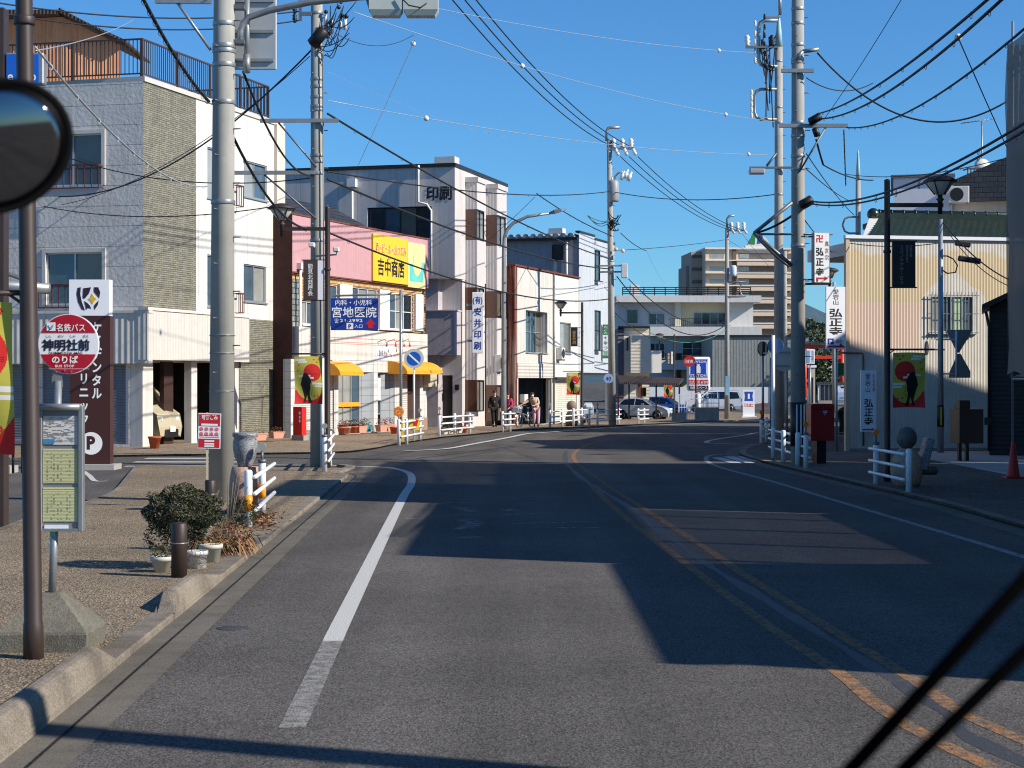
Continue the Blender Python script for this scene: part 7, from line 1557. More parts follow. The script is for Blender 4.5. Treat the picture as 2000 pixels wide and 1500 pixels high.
# ------------------------------------------------------------ vehicles
m_tyre = mat('tyre rubber', (26,26,28), rough=.85, var=.1); m_rim = mat('alloy rim', (170,174,178), rough=.3, metal=.8, var=.05); m_cglass = mat('car glass', (18,22,26), rough=.05, var=.2, spec=.9); m_lens = mat('headlamp lens', (214,220,226), rough=.1, var=.05, spec=.9); m_tail = mat('tail lamp red', (170,24,24), rough=.15, var=.05); m_plate = mat('number plate', (226,228,222), rough=.4, var=.03); m_trim = mat('black trim', (20,20,22), rough=.5, var=.1)
def car(name, label, loc, head, L_, w, prof, belt, roofk, glasses, shield, rear, paint, wheels, lampz, cat='car', grille=True):
    """side profile in x (forward) and z; half width narrows above the belt"""
    t = thing(name, label, cat, loc, R(head)); hw = w/2; zt = max(p[1] for p in prof)
    H = lambda z: hw-.02-(.06 if z < .35 else 0) if z <= belt else hw-.02-(z-belt)/(zt-belt)*(hw-.02)*(1-roofk)
    mb = MB(); n = len(prof); tri = tessellate_polygon([[Vector((p[0], p[1], 0)) for p in prof]])
    lf = [(p[0], -H(p[1]), p[1]) for p in prof]; rt = [(p[0], H(p[1]), p[1]) for p in prof]; md = [(p[0]+(.07 if p[0] > L_*.3 else -.05 if p[0] < -L_*.42 else 0), 0, p[1]+(.03 if p[1] > belt else 0)) for p in prof]
    mb.add(lf+md+rt, [tuple(x) for x in tri]+[tuple(2*n+i for i in reversed(x)) for x in tri]+[(i, (i+1) % n, n+(i+1) % n, n+i) for i in range(n)]+[(n+i, n+(i+1) % n, 2*n+(i+1) % n, 2*n+i) for i in range(n)])
    b = mb.build('body', paint, t); bv = b.modifiers.new('bevel', 'BEVEL'); bv.width = .035; bv.segments = 2; bv.limit_method = 'ANGLE'; bv.angle_limit = R(28)
    for sgn in (-1, 1):
        for g in glasses:
            mb = MB(); tr = tessellate_polygon([[Vector((p[0], p[1], 0)) for p in g]]); mb.add([(p[0], sgn*(H(p[1])+.006), p[1]) for p in g], [tuple(x) for x in tr]); mb.build('side_window', m_cglass, t)
    def across(a, c, name, m, k=.9):
        mb = MB(); d = Vector((c[1]-a[1], -(c[0]-a[0]))); d.normalize(); q = .012
        pts = []
        for p in (a, c): pts.append([(p[0]+d.x*q+(.05 if name == 'windscreen' else -.04)*(1-abs(s))+(0), s*H(p[1])*k, p[1]+d.y*q+.02*(1-abs(s))) for s in (-1, -.5, 0, .5, 1)])
        mb.add(pts[0]+pts[1], [(i, i+1, 6+i, 5+i) for i in range(4)], True); return mb.build(name, m, t)
    across(shield[0], shield[1], 'windscreen', m_cglass); across(rear[0], rear[1], 'rear_window', m_cglass)
    for x, r in wheels:
        for sgn in (-1, 1):
            T = Matrix.Translation((x, sgn*(hw-.10), r)) @ Matrix.Rotation(R(-90)*sgn, 4, 'X')
            MB(Matrix.Translation((x, sgn*(hw-.05), r+.02)) @ Matrix.Rotation(R(-90)*sgn, 4, 'X')).lathe([(r+.06, -.05), (r+.06, .034)], 22).build('wheel_arch', m_trim, t)
            wh = MB(T).lathe([(r*.6, -.10), (r*.96, -.09), (r, -.05), (r, .07), (r*.93, .10), (r*.66, .105)], 22).build('wheel', m_tyre, t)
            k = MB(T); k.lathe([(r*.65, .09), (r*.62, .11), (r*.2, .095), (.02, .10)], 20); k.build('rim', m_rim, wh)
            k = MB(T)
            for i in range(5): a = 2*math.pi*i/5; k.tube([(r*.24*math.cos(a), r*.24*math.sin(a), .108), (r*.56*math.cos(a), r*.56*math.sin(a), .112)], .03, 4); 
            k.build('rim_gap', m_trim, wh)
    fx, rx = max(p[0] for p in prof), min(p[0] for p in prof)
    for sgn in (-1, 1):
        mm = MB(Matrix.Translation((fx-.24, sgn*(hw-.22), lampz)) @ Matrix.Rotation(R(-28)*sgn, 4, 'Z')); mm.box(-.05, .22, -.16, .16, -.07, .07, .03); mm.build('headlight', m_lens, t)
        mm = MB(); mm.box(rx-.02, rx+.12, sgn*(hw-.16)-.09, sgn*(hw-.16)+.09, lampz+.05, lampz+.35, .02); mm.build('tail_light', m_tail, t)
        mm = MB(); mm.box(shield[1][0]-.15, shield[1][0]+.03, sgn*(hw+.07)-.07, sgn*(hw+.07)+.07, belt+.0, belt+.15, .03); mm.build('wing_mirror', paint, t)
    if grille: MB().box(fx-.06, fx+.075, -.42, .42, .22, .48, .03).build('grille', m_trim, t)
    MB().box(fx+.06, fx+.09, -.17, .17, .40, .56).build('number_plate', m_plate, t); MB().box(rx-.075, rx-.055, -.17, .17, .72, .88).build('number_plate', m_plate, t)
    mb = MB()
    for sgn in (-1, 1): mb.box(-L_*.40, L_*.40, sgn*(hw-.05)-.03, sgn*(hw-.05)+.01, .17, .28)
    mb.build('sill_trim', m_trim, t); return t
hatch = [(1.92,.22),(1.95,.45),(1.90,.66),(1.55,.86),(.98,.98),(.25,1.42),(-.35,1.50),(-1.2,1.46),(-1.72,1.12),(-1.88,.95),(-1.93,.5),(-1.88,.22)]
hg = [[(.72,1.0),(.18,1.36),(-.30,1.42),(-.32,1.0)],[(-.38,1.0),(-.36,1.42),(-1.08,1.38),(-1.35,1.12),(-1.30,1.02)]]
def park(px, py): return G(px, py)
pm = lambda n, c, v=.05: mat(n, c, rough=.25, metal=.25, var=v, coat=.6)
car('parked_car', 'silver compact hatchback parked nose to the right beyond the bend', park(1254, 819.5), -16, 3.94, 1.7, hatch, .98, .66, hg, ((.95,1.0),(.28,1.40)), ((-1.72,1.13),(-1.24,1.44)), pm('silver paint', (196,200,208)), ((1.22,.30),(-1.2,.30)), .70)
mini = [(2.1,.24),(2.13,.5),(2.05,.78),(1.6,.98),(1.05,1.08),(.35,1.62),(-.3,1.70),(-1.75,1.66),(-2.05,1.1),(-2.12,.5),(-2.08,.24)]
mg_ = [[(.85,1.08),(.25,1.54),(-.35,1.60),(-.37,1.06)],[(-.43,1.06),(-.41,1.60),(-1.1,1.60),(-1.12,1.06)],[(-1.2,1.06),(-1.18,1.59),(-1.7,1.56),(-1.95,1.1)]]
car('parked_car', 'bright blue compact people carrier parked behind the silver hatchback', park(1300, 811.5), -22, 4.26, 1.7, mini, 1.05, .72, mg_, ((1.02,1.1),(.4,1.60)), ((-2.02,1.12),(-1.78,1.62)), pm('blue paint', (24,92,180)), ((1.3,.31),(-1.3,.31)), .80)
van = [(2.35,.28),(2.38,.6),(2.25,.98),(1.75,1.14),(1.3,1.2),(.55,1.82),(-.2,1.90),(-2.1,1.86),(-2.36,1.2),(-2.4,.55),(-2.35,.28)]
vg = [[(1.1,1.2),(.45,1.72),(-.3,1.78),(-.32,1.16)],[(-.38,1.16),(-.36,1.78),(-1.2,1.78),(-1.22,1.16)],[(-1.28,1.16),(-1.26,1.78),(-2.05,1.74),(-2.25,1.2)]]
car('parked_minivan', 'white minivan with dark glass parked tail to the right by the warehouse', park(1393, 805), 176, 4.8, 1.85, van, 1.14, .78, vg, ((1.28,1.22),(.6,1.8)), ((-2.32,1.22),(-2.12,1.82)), pm('white paint', (226,230,236)), ((1.5,.34),(-1.45,.34)), .85, 'minivan')
car('parked_car', 'white car seen from behind in the side street beside the tan house', (at(1650,0,150).x, 150, -.0), 80, 4.2, 1.7, mini, 1.05, .74, mg_, ((1.02,1.1),(.4,1.60)), ((-2.02,1.12),(-1.78,1.62)), pm('pale paint', (214,224,236)), ((1.3,.31),(-1.3,.31)), .85)
kvan = [(1.68,.25),(1.70,.55),(1.62,.95),(1.35,1.15),(1.28,1.22),(.78,1.80),(.4,1.90),(-1.6,1.90),(-1.68,1.2),(-1.68,.25)]
kg = [[(1.12,1.18),(.72,1.70),(.2,1.76),(.2,1.14)],[(.1,1.14),(.1,1.76),(-.7,1.76),(-.7,1.14)],[(-.8,1.14),(-.8,1.76),(-1.5,1.76),(-1.5,1.14)]]
v = Vector((-11.27, 53.2, 0)); fd = Vector((math.sin(R(17)), math.cos(R(17)), 0)); pl_ = Vector((-fd.y, fd.x, 0)); q = v+fd*2.3+pl_*2.0
car('parked_van', 'beige small van parked inside the dark garage of the corner building', (q.x, q.y, .05), -17, 3.4, 1.48, kvan, 1.12, .86, kg, ((1.27,1.24),(.8,1.76)), ((-1.67,1.22),(-1.62,1.8)), pm('beige paint', (206,196,166)), ((1.12,.28),(-1.05,.28)), .8, 'van')
# scooter by the garage
x, y = G(1151, 829, .05); t = thing('motor_scooter', 'silver motor scooter parked nose out behind the long shaded rail', 'scooter', (x, y+1.2, gz(x,y)+.05), R(8)); sv = pm('scooter silver', (190,206,220))
MB().loft([[(-.12,-.05,.28),(.12,-.05,.28),(.10,.06,.28),(-.10,.06,.28)],[(-.27,-.1,.5),(.27,-.1,.5),(.24,.06,.5),(-.24,.06,.5)],[(-.27,-.08,.85),(.27,-.08,.85),(.22,.08,.85),(-.22,.08,.85)],[(-.18,-.03,1.08),(.18,-.03,1.08),(.15,.08,1.08),(-.15,.08,1.08)]]).build('front_shield', sv, t); MB().box(-.16, .16, -.17, -.06, .82, .98, .03).build('headlight', m_lens, t)
MB(Matrix.Translation((0, -.12, .25)) @ Matrix.Rotation(R(90), 4, 'Y')).lathe([(.2, -.05), (.25, -.04), (.25, .04), (.2, .05)], 18).build('wheel', m_tyre, t); MB(Matrix.Translation((0, 1.1, .25)) @ Matrix.Rotation(R(90), 4, 'Y')).lathe([(.2, -.05), (.25, -.04), (.25, .04), (.2, .05)], 18).build('wheel', m_tyre, t)
MB().box(-.16, .16, .55, 1.3, .45, .78, .08).build('seat', m_trim, t); MB().box(-.14, .14, .05, 1.1, .26, .36, .03).build('footboard', sv, t); mb = MB(); mb.tube([(-.34, .1, 1.06), (-.15, .05, 1.05), (.15, .05, 1.05), (.34, .1, 1.06)], .018, 6); mb.build('handlebar', m_trim, t)
# ------------------------------------------------------------ car park: carport, store signs, low fence
Yc = 114; t = thing('carport', 'long dark brown carport roof on thin posts over the parked cars', 'carport', (at(1268,0,Yc).x, Yc), 0); F = Face(t)
a, b = F.px(1207, 750), F.px(1340, 751); c = F.px(1207, 737); mb = F.mb(); mb.add([(a[0],-1.2,a[1]),(b[0]-.6,-1.2,a[1]-.1),(b[0],1.6,c[1]-.2),(a[0],1.6,c[1]),(a[0],-1.2,a[1]+.12),(b[0]-.6,-1.2,a[1]+.05),(b[0],1.6,c[1]-.05),(a[0],1.6,c[1]+.15)], [(0,3,2,1),(4,5,6,7),(0,1,5,4),(1,2,6,5),(2,3,7,6),(3,0,4,7)]); mb.build('roof', m_roofd, t)
for x in (1228, 1281, 1326): u = F.px(x, 770)[0]; F.mb().box(u-.05, u+.05, -.3, -.2, 0, a[1]).build('post', m_alud, t)
Yc = 110; t = thing('store_tower_sign', 'blue and white convenience store board with milk can emblem on a white post', 'sign', (at(1365,0,Yc).x, Yc), R(0)); F = Face(t); X = lambda x: F.px(x, 700)[0]; Z = lambda y: F.px(1365, y)[1]
F.mb().box(X(1342.5), X(1387.5), 0, .5, Z(763.5), Z(697), .12).build('case', m_boardw, t); F.mb().tube([(0, .25, 0), (0, .25, Z(763))], .16, 12).build('post', m_boardw, t)
lb = mat('store blue', (30,80,190), rough=.4, var=.04); mb = F.mb(); mb.prism([(X(1346),Z(737)),(X(1382),Z(737)),(X(1379),Z(728)),(X(1379),Z(712)),(X(1382),Z(702)),(X(1346),Z(702)),(X(1349),Z(712)),(X(1349),Z(728))], -.012, -.002); bl_ = mb.build('shield', lb, t)
mb = F.mb(); mb.text('LAWSON', X(1348.5), Z(709.5), X(1379.5)-X(1348.5), Z(703)-Z(709.5), y=-.02, bold=.02); mb.text('STATION', X(1348), Z(736.5), X(1380)-X(1348), Z(730)-Z(736.5), y=-.02, bold=.02)
k = X(1365)-X(1364); mb.prism([(k*-4.2+X(1364),Z(729)),(k*4.2+X(1364),Z(729)),(k*4.4+X(1364),Z(717)),(k*2.2+X(1364),Z(714)),(k*2.6+X(1364),Z(711)),(k*-2.6+X(1364),Z(711)),(k*-2.2+X(1364),Z(714)),(k*-4.4+X(1364),Z(717))], -.02, -.013); mb.build('lettering', m_inkw, bl_)
mb = F.mb(); mb.box(X(1345), X(1366), -.012, -.002, Z(750.5), Z(742)); r_ = mb.build('red_panel', m_red, t); F.mb().box(X(1367.5), X(1384), -.012, -.002, Z(750.5), Z(742)).build('red_panel', m_red, t); F.mb().box(X(1345), X(1384), -.012, -.002, Z(761), Z(753.5)).build('navy_panel', mat('sign navy', (22,26,70), var=.05), t)
mb = F.mb(); mb.text('たばこ', X(1346), Z(749.8), X(1360)-X(1346), Z(742.8)-Z(749.8), y=-.018, bold=.02); mb.text('酒', X(1361), Z(749.5), X(1365.5)-X(1361), Z(743)-Z(749.5), y=-.018); mb.text('ATM', X(1369), Z(750.2), X(1382.5)-X(1369), Z(742.6)-Z(750.2), y=-.018, bold=.02); mb.text('休憩スペース', X(1348), Z(760.5), X(1382)-X(1348), Z(754)-Z(760.5), y=-.018, bold=.01); mb.build('lettering', m_inkw, r_)
Yc = 118; t = thing('store_stand_sign', 'small standing convenience store sign on the car park edge', 'sign', (at(1461.5,0,Yc).x, Yc)); F = Face(t); X = lambda x: F.px(x, 780)[0]; Z = lambda y: F.px(1461, y)[1]
F.mb().box(X(1451), X(1474), 0, .12, .12, Z(761)).build('case', m_boardw, t); F.mb().box(X(1448), X(1477), -.3, .4, 0, .118).build('foot', m_boardw, t); mb = F.mb(); mb.prism([(X(1454),Z(783)),(X(1471),Z(783)),(X(1469.5),Z(774)),(X(1471),Z(765)),(X(1454),Z(765)),(X(1455.5),Z(774))], -.01, -.002); s_ = mb.build('shield', lb, t); mb = F.mb(); mb.box(X(1460.5), X(1464.5), -.016, -.011, Z(779), Z(769)); mb.build('can_emblem', m_inkw, s_)
mb = F.mb(); mb.text('酒たばこ', X(1453), Z(795), X(1472)-X(1453), Z(788)-Z(795), y=-.006, bold=.03); mb.build('lettering', m_red, t)
Yc = 108; t = thing('stop_sign', 'round red sign on a thin dark red post before the store board', 'traffic sign', (at(1359,0,Yc).x, Yc)); F = Face(t); X = lambda x: F.px(x, 700)[0]; Z = lambda y: F.px(1345, y)[1]; k = Yc/FPX
F.mb().tube([(0, 0, 0), (0, 0, Z(712)), (X(1356), 0, Z(700)), (X(1350), 0, Z(696)), (X(1340), 0, Z(695)), (X(1334), 0, Z(700))], .05, 8).build('post', mat('dark red post', (96,30,30), rough=.5, var=.1), t); b = F.mb().disc((X(1345), Z(706)), 10.5*k, -.06, -.02, 24).build('disc', m_red, t); mb = F.mb(); mb.text('酒販売', X(1337), Z(709.5), 16*k, 7*k, y=-.065, bold=.02); mb.build('lettering', m_inkw, b)
def low_fence(label, x0, x1, yb, zt, base=.45, rails=3, Yc=106, name='low_fence'):
    t = thing(name, label, 'fence', (at(x0,0,Yc).x, Yc)); F = Face(t); L_ = F.px(x1, 790)[0]; h = F.px((x0+x1)/2, zt)[1]
    F.mb().box(0, L_, -.1, .1, 0, base).build('footing', m_conc2, t); mb = F.mb(); n = max(2, int(L_/.9))
    for k in range(rails): z = base+(h-base)*(k+1)/rails; mb.box(0, L_, -.03, .03, z-.05, z-.005)
    for k in range(n+1): mb.box(L_*k/n-.03, L_*k/n+.03, -.032, .032, base, h)
    for k in range(int(L_/.16)): mb.box(k*.16, k*.16+.02, -.01, .01, base+.02, h-.05)
    mb.build('railing', m_gr, t); return t
low_fence('white railing on a concrete base right of the blue car', 1358, 1404, 0, 768, .86); low_fence('white railing close to the ground before the blue car', 1326, 1357.5, 0, 770, .12, 2)
x, y = at(1312,0,102).x, 102; t = thing('low_wall', 'short low concrete wall in front of the silver hatchback', 'wall', (x, y)); F = Face(t); MB().box(0, F.px(1340, 810)[0], -.12, .12, 0, .5).build('wall', m_conc2, t); MB().box(-.02, F.px(1340, 810)[0]+.02, -.14, .14, .503, .56).build('coping', m_conc2, t)
# ------------------------------------------------------------ side street: vermilion gateway, roofs, trees, wall
m_verm = mat('vermilion paint', (206,52,34), rough=.5, var=.08)
Yc = 165; t = thing('shrine_gateway', 'vermilion shrine gateway with curved tiled lintel at the end of the side street', 'gateway', (at(1610,0,Yc).x, Yc, -.0)); F = Face(t); X = lambda x: F.px(x, 700)[0]; Z = lambda y: F.px(1610, y)[1]
for x in (1571, 1644.5): F.mb().lathe([(.26, 0), (.24, Z(676))], 14, (X(x), 0, 0)).build('pillar', m_verm, t); F.mb().lathe([(.30, 0), (.30, .6)], 14, (X(x), 0, 0)).build('pillar_foot', m_trim, t)
F.mb().box(X(1566), X(1652), -.2, .2, Z(701), Z(694)).build('tie_beam', m_verm, t); mb = F.mb(); mb.prism([(X(1560),Z(682)),(X(1606),Z(680)),(X(1656),Z(682)),(X(1660),Z(672)),(X(1606),Z(674.5)),(X(1556),Z(672))], -.25, .25); mb.build('lintel', m_verm, t); mb = F.mb(); mb.prism([(X(1556),Z(671.8)),(X(1606),Z(674.2)),(X(1660),Z(671.8)),(X(1663),Z(666)),(X(1606),Z(669)),(X(1553),Z(666))], -.45, .45); mb.build('roof_tiles', m_ktile, t); F.mb().box(X(1607), X(1613), -.24, -.21, Z(694), Z(682)).build('plaque', m_alud, t)
for nm, lb, x0, x1, y0, y1, Y, m in (('temple_hall', 'hall with pale green roof seen above the gateway', 1582, 1640, 653, 668, 210, mat('pale green roof', (110,150,146), rough=.5, var=.1, ribs=('h', .5, .05))), ('gate_roof', 'tiled gatehouse roof with white gable behind the gateway', 1560, 1632, 676, 690, 178, m_ktile)):
    t = thing(nm, lb, 'temple', (at((x0+x1)/2,0,Y).x, Y, 0)); F = Face(t); a, b = F.px(x0, y1), F.px(x1, y0); w = b[0]-a[0]
    F.mb().box(a[0]+w*.1, b[0]-w*.1, .5, 5, 0, a[1]).build('wall', m_plaster, t); mb = F.mb(); mb.add([(a[0],-.8,a[1]),(b[0],-.8,a[1]),(b[0]-w*.12,2.5,b[1]),(a[0]+w*.12,2.5,b[1]),(a[0],6,a[1]),(b[0],6,a[1])], [(0,1,2,3),(3,2,5,4),(0,3,4),(1,5,2)]); mb.build('roof', m, t)
def tree(label, px, py, Y, rx, rz, h, n=1400, size=.22, name='tree'):
    x = at(px, 0, Y).x; t = thing(name, label, 'tree', (x, Y, 0)); zc = at(0, py, Y).z
    MB().tube([(0, 0, 0), (.1, 0, zc*.5), (0, 0, zc)], [.22, .16, .05], 8).build('trunk', m_stem, t); mb = MB(); leaf_cloud(mb, (0, 0, zc), rx, rx, rz, n, size, .25); mb.build('crown', TL, t)
TL = [mat('pine dark', (40,54,32), rough=.7, var=.4, scale=1), mat('pine mid', (66,80,42), rough=.7, var=.4, scale=1), mat('pine light', (96,104,58), rough=.7, var=.3, scale=1)]
random.seed(31)
tree('round dark green tree beside the right pole above the temple roofs', 1583, 655, 190, 1.9, 1.6, 4); tree('dark pine left of the gateway pillar', 1594, 722, 172, 1.0, 2.0, 4); tree('dark pine between the gateway beams and the slim pole', 1622, 722, 175, 1.4, 2.2, 4); tree('low clipped bush before the temple wall', 1600, 752, 160, .9, .9, 2, 700)
t = thing('temple_wall', 'low white plastered wall with dark tiled coping in the side street', 'wall', (at(1598,0,156).x, 156, 0)); F = Face(t); h = F.px(1620, 752)[1]
F.mb().box(0, F.px(1650,770)[0], 0, .3, .35, h).build('wall', mat('temple plaster', (236,234,228), var=.04, rough=.8), t); F.mb().box(-.1, F.px(1650,770)[0], -.15, .45, h+.003, h+.25).build('coping', m_ktile, t); F.mb().box(0, F.px(1650,770)[0], -.05, .35, 0, .348).build('footing', m_conc2, t)
for i in range(6): u = F.px(1603+i*8.5, 770)[0]; F.mb().box(u, u+.28, -.06, -.003, .36, h-.004).build('pilaster', m_alud, t)
t = thing('stone_gate_post', 'pale stone gate post with dark slot beside the right pole', 'gate post', (at(1586,0,140).x, 140, 0)); F = Face(t); a, b = F.px(1581, 781), F.px(1592, 718); F.mb().box(a[0], b[0], 0, .5, 0, b[1]).build('post', mat('pale stone', (190,182,164), var=.08), t); F.mb().box(a[0]-.1, b[0]+.1, -.08, .58, b[1]+.003, b[1]+.2).build('cap', m_boardw, t); F.mb().box(F.px(1585,0)[0], F.px(1588.5,0)[0], -.012, -.002, .3, F.px(1586,737)[1]).build('slot', m_alud, t)
t = thing('street_box_sign', 'small white and blue box sign just right of the right pole', 'sign', (at(1583,0,128).x, 128, 0)); F = Face(t); a, b = F.px(1575, 711), F.px(1591, 682); F.mb().box(a[0], b[0], 0, .3, a[1], b[1], .03).build('case', m_boardw, t); b_ = F.mb().box(a[0]+.05, (a[0]+b[0])/2-.05, -.012, -.002, a[1]+.1, b[1]-.1).build('blue_face', mat('pale sign blue', (120,160,200), var=.1), t); mb = F.mb(); mb.text('名古屋銀行', (a[0]+b[0])/2+.05, a[1]+.1, (b[0]-a[0])*.36, b[1]-a[1]-.2, y=-.014, vertical=True); mb.build('lettering', m_blue, b_); F.mb().tube([(0, .15, 0), (0, .15, a[1])], .05, 8).build('post', m_galv, t)
# ------------------------------------------------------------ people and the bicycle
m_skin = mat('skin', (206,160,134), rough=.55, var=.06); m_hair = mat('dark hair', (30,26,26), rough=.6, var=.2)
def skin_mesh(name, pts, edges, rad, m, parent, sub=1):
    me = bpy.data.meshes.new(name); me.from_pydata([tuple(p) for p in pts], edges, []); o = bpy.data.objects.new(name, me); C.objects.link(o); o.parent = parent
    s = o.modifiers.new('skin', 'SKIN'); s.use_smooth_shade = True
    for v, r in zip(me.skin_vertices[0].data, rad): v.radius = (r if isinstance(r, tuple) else (r, r))
    me.skin_vertices[0].data[0].use_root = True
    u = o.modifiers.new('sub', 'SUBSURF'); u.levels = sub; u.render_levels = sub
    dg = bpy.context.evaluated_depsgraph_get(); me2 = bpy.data.meshes.new_from_object(o.evaluated_get(dg)); o.modifiers.clear(); o.data = me2; me2.materials.clear(); me2.materials.append(m)
    return o
def person(label, loc, rz, h, J, coat, trousers, shoes, hair=m_hair, mask=None, long_coat=.0, fat=1.0, inner=None):
    """J: joints in units of height, facing -y"""
    t = thing('person', label, 'person', loc, rz); V = {k: Vector(v)*h for k, v in J.items()}
    P, E, Rr = [], [], []
    def chain(names, rads, start=None):
        prev = start
        for n_, r in zip(names, rads):
            P.append(V[n_] if isinstance(n_, str) else n_); Rr.append(r*h); i = len(P)-1
            if prev is not None: E.append((prev, i))
            prev = i
        return prev
    pel = chain(['pelvis'], [.075]); ch = chain(['chest', 'neck', 'chin', 'head', 'crown'], [.075, .032, .040, .052, .030], pel); c0 = pel+1
    for s in 'LR':
        chain([s+'sh', s+'el', s+'wr'], [.036, .027, .019], c0); w = len(P)-1; d = (V[s+'wr']-V[s+'el']).normalized(); hd = V[s+'wr']+d*.03*h
        P.append(hd); Rr.append((.022*h, .012*h)); E.append((w, len(P)-1)); pb = len(P)-1; sd = d.orthogonal().normalized(); bd = d.cross(sd)
        for k, (off, ln) in enumerate(((-.016, .040), (-.006, .047), (.005, .045), (.015, .036))):
            a = hd+d*.02*h+sd*off*h; b2 = a+d*ln*h*.6+bd*.008*h; P.extend([a, b2, b2+d*ln*h*.4+bd*.018*h]); Rr.extend([.006*h, .0055*h, .0045*h]); n_ = len(P); E.extend([(pb, n_-3), (n_-3, n_-2), (n_-2, n_-1)])
        a = V[s+'wr']+d*.018*h+sd*.02*h; P.extend([a, a+d*.025*h+sd*.014*h]); Rr.extend([.007*h, .005*h]); n_ = len(P); E.extend([(w, n_-2), (n_-2, n_-1)])
    for s in 'LR': chain([s+'hip', s+'kn', s+'an'], [.055, .036, .024], pel)
    body = skin_mesh('body', P, E, Rr, m_skin, t)
    def sk(name, chains, m, sub=1):
        P2, E2, R2 = [], [], []; idx = {}
        for ch_ in chains:
            prev = None
            for n_, r in ch_:
                key = n_
                if key in idx: i = idx[key]
                else: P2.append(V[n_] if isinstance(n_, str) else Vector(n_)); R2.append(r*h if not isinstance(r, tuple) else (r[0]*h, r[1]*h)); i = len(P2)-1; idx[key] = i
                if prev is not None and prev != i: E2.append((prev, i))
                prev = i
        return skin_mesh(name, P2, E2, R2, m, t, sub)
    V['waist'] = V['pelvis'].lerp(V['chest'], .35); V['hem'] = V['pelvis']+(V['pelvis']-V['chest']).normalized()*(.04+long_coat)*h; V['coll'] = V['chest'].lerp(V['neck'], .55)
    for s in 'LR': V[s+'cuff'] = V[s+'el'].lerp(V[s+'wr'], .92); V[s+'low'] = V[s+'kn'].lerp(V[s+'an'], .93)
    sk('jacket', [[('chest', (.105*fat, .085*fat)), ('waist', (.098*fat, .082*fat)), ('hem', (.105*fat, .088*fat))], [('chest', .1), ('coll', .048)]] + [[('chest', .1), (s+'sh', .054), (s+'el', .043), (s+'cuff', .032)] for s in 'LR'], coat)
    sk('trousers', [[('pelvis', (.095*fat, .08*fat))]+[(s+'hip', .068), (s+'kn', .05), (s+'low', .038)] for s in 'LR'], trousers)
    for s in 'LR':
        a = V[s+'an']; mb = MB(Matrix.Translation(a)); mb.loft([[(-.024*h, .03*h, -.04*h), (.024*h, .03*h, -.04*h), (.02*h, .02*h, .01*h), (-.02*h, .02*h, .01*h)], [(-.027*h, -.04*h, -.04*h), (.027*h, -.04*h, -.04*h), (.022*h, -.03*h, .0), (-.022*h, -.03*h, .0)], [(-.02*h, -.1*h, -.04*h), (.02*h, -.1*h, -.04*h), (.016*h, -.095*h, -.02*h), (-.016*h, -.095*h, -.02*h)]]); mb.build('shoe', shoes, t)
    hd = V['head']; up = (V['crown']-V['chin']).normalized(); fw = Vector((0, -1, 0)); fw = (fw-up*fw.dot(up)).normalized(); sd = up.cross(fw)
    Mh = Matrix(((sd.x, -fw.x, up.x, hd.x), (sd.y, -fw.y, up.y, hd.y), (sd.z, -fw.z, up.z, hd.z), (0, 0, 0, 1)))
    mb = MB(Mh); rings = []
    for j in range(7):
        a = R(-5)+R(95)*j/6; q = max(math.cos(a), .05); rings.append([(.058*h*q*math.cos(b), .066*h*q*math.sin(b)+.008*h, .012*h+.060*h*math.sin(a)) for b in [2*math.pi*k/14 for k in range(14)]])
    mb.loft(rings, True, True); mb.ball((0, .03*h, -.008*h), .047*h, 12, 8); mb.build('hair', hair, t)
    mb = MB(Mh); mb.prism([(-.004*h, -.018*h), (.004*h, -.018*h), (.002*h, .006*h), (-.002*h, .006*h)], -.064*h, -.04*h); mb.build('nose', m_skin, body)
    for s in (-1, 1): MB(Mh).ball((s*.019*h, -.046*h, .008*h), .006*h, 8, 5).build('eye', m_hair, body)
    for s in (-1, 1): MB(Mh).ball((s*.052*h, .004*h, -.002*h), .013*h, 8, 6, (.4, .8, 1.2)).build('ear', m_skin, body)
    MB(Mh).box(-.014*h, .014*h, -.054*h, -.045*h, -.031*h, -.028*h).build('mouth', mat('lip colour', (120,66,58), var=.1), body)
    if mask: MB(Mh).ball((0, -.034*h, -.026*h), .034*h, 12, 8, (1.1, .7, .8)).build('face_mask', mask, t)
    return t
WALK = {'pelvis':(0,0,.53),'chest':(0,-.005,.735),'neck':(0,0,.845),'chin':(0,-.012,.875),'head':(0,-.008,.93),'crown':(0,0,.965),
 'Lsh':(-.105,0,.80),'Lel':(-.145,.015,.635),'Lwr':(-.15,-.03,.49),'Rsh':(.105,0,.80),'Rel':(.145,-.0,.635),'Rwr':(.15,-.05,.49),'Lhip':(-.05,0,.50),'Lkn':(-.05,-.06,.285),'Lan':(-.045,-.06,.045),'Rhip':(.05,0,.50),'Rkn':(.05,-.01,.28),'Ran':(.045,.07,.05)}
bk = mat('black clothing', (30,30,34), rough=.85, var=.15); 
x, y = G(966, 834, .05); person('person in black jacket and trousers walking on the pavement', (x, y, gz(x,y)+.05), R(8), 1.64, WALK, bk, mat('black trousers', (24,24,27), rough=.9, var=.1), m_trim)
x, y = G(992, 835.5, .05); W2 = dict(WALK); W2['Rwr'] = (.10,-.14,.56); W2['Rel'] = (.15,-.02,.64); person('person in magenta patterned jacket half hidden by the street light pole', (x, y+.2, gz(x,y)+.05), R(-25), 1.52, W2, mat('magenta jacket', (176,44,92), rough=.85, var=.35, scale=16), mat('dark blue trousers', (44,46,66), rough=.9, var=.1), m_trim)
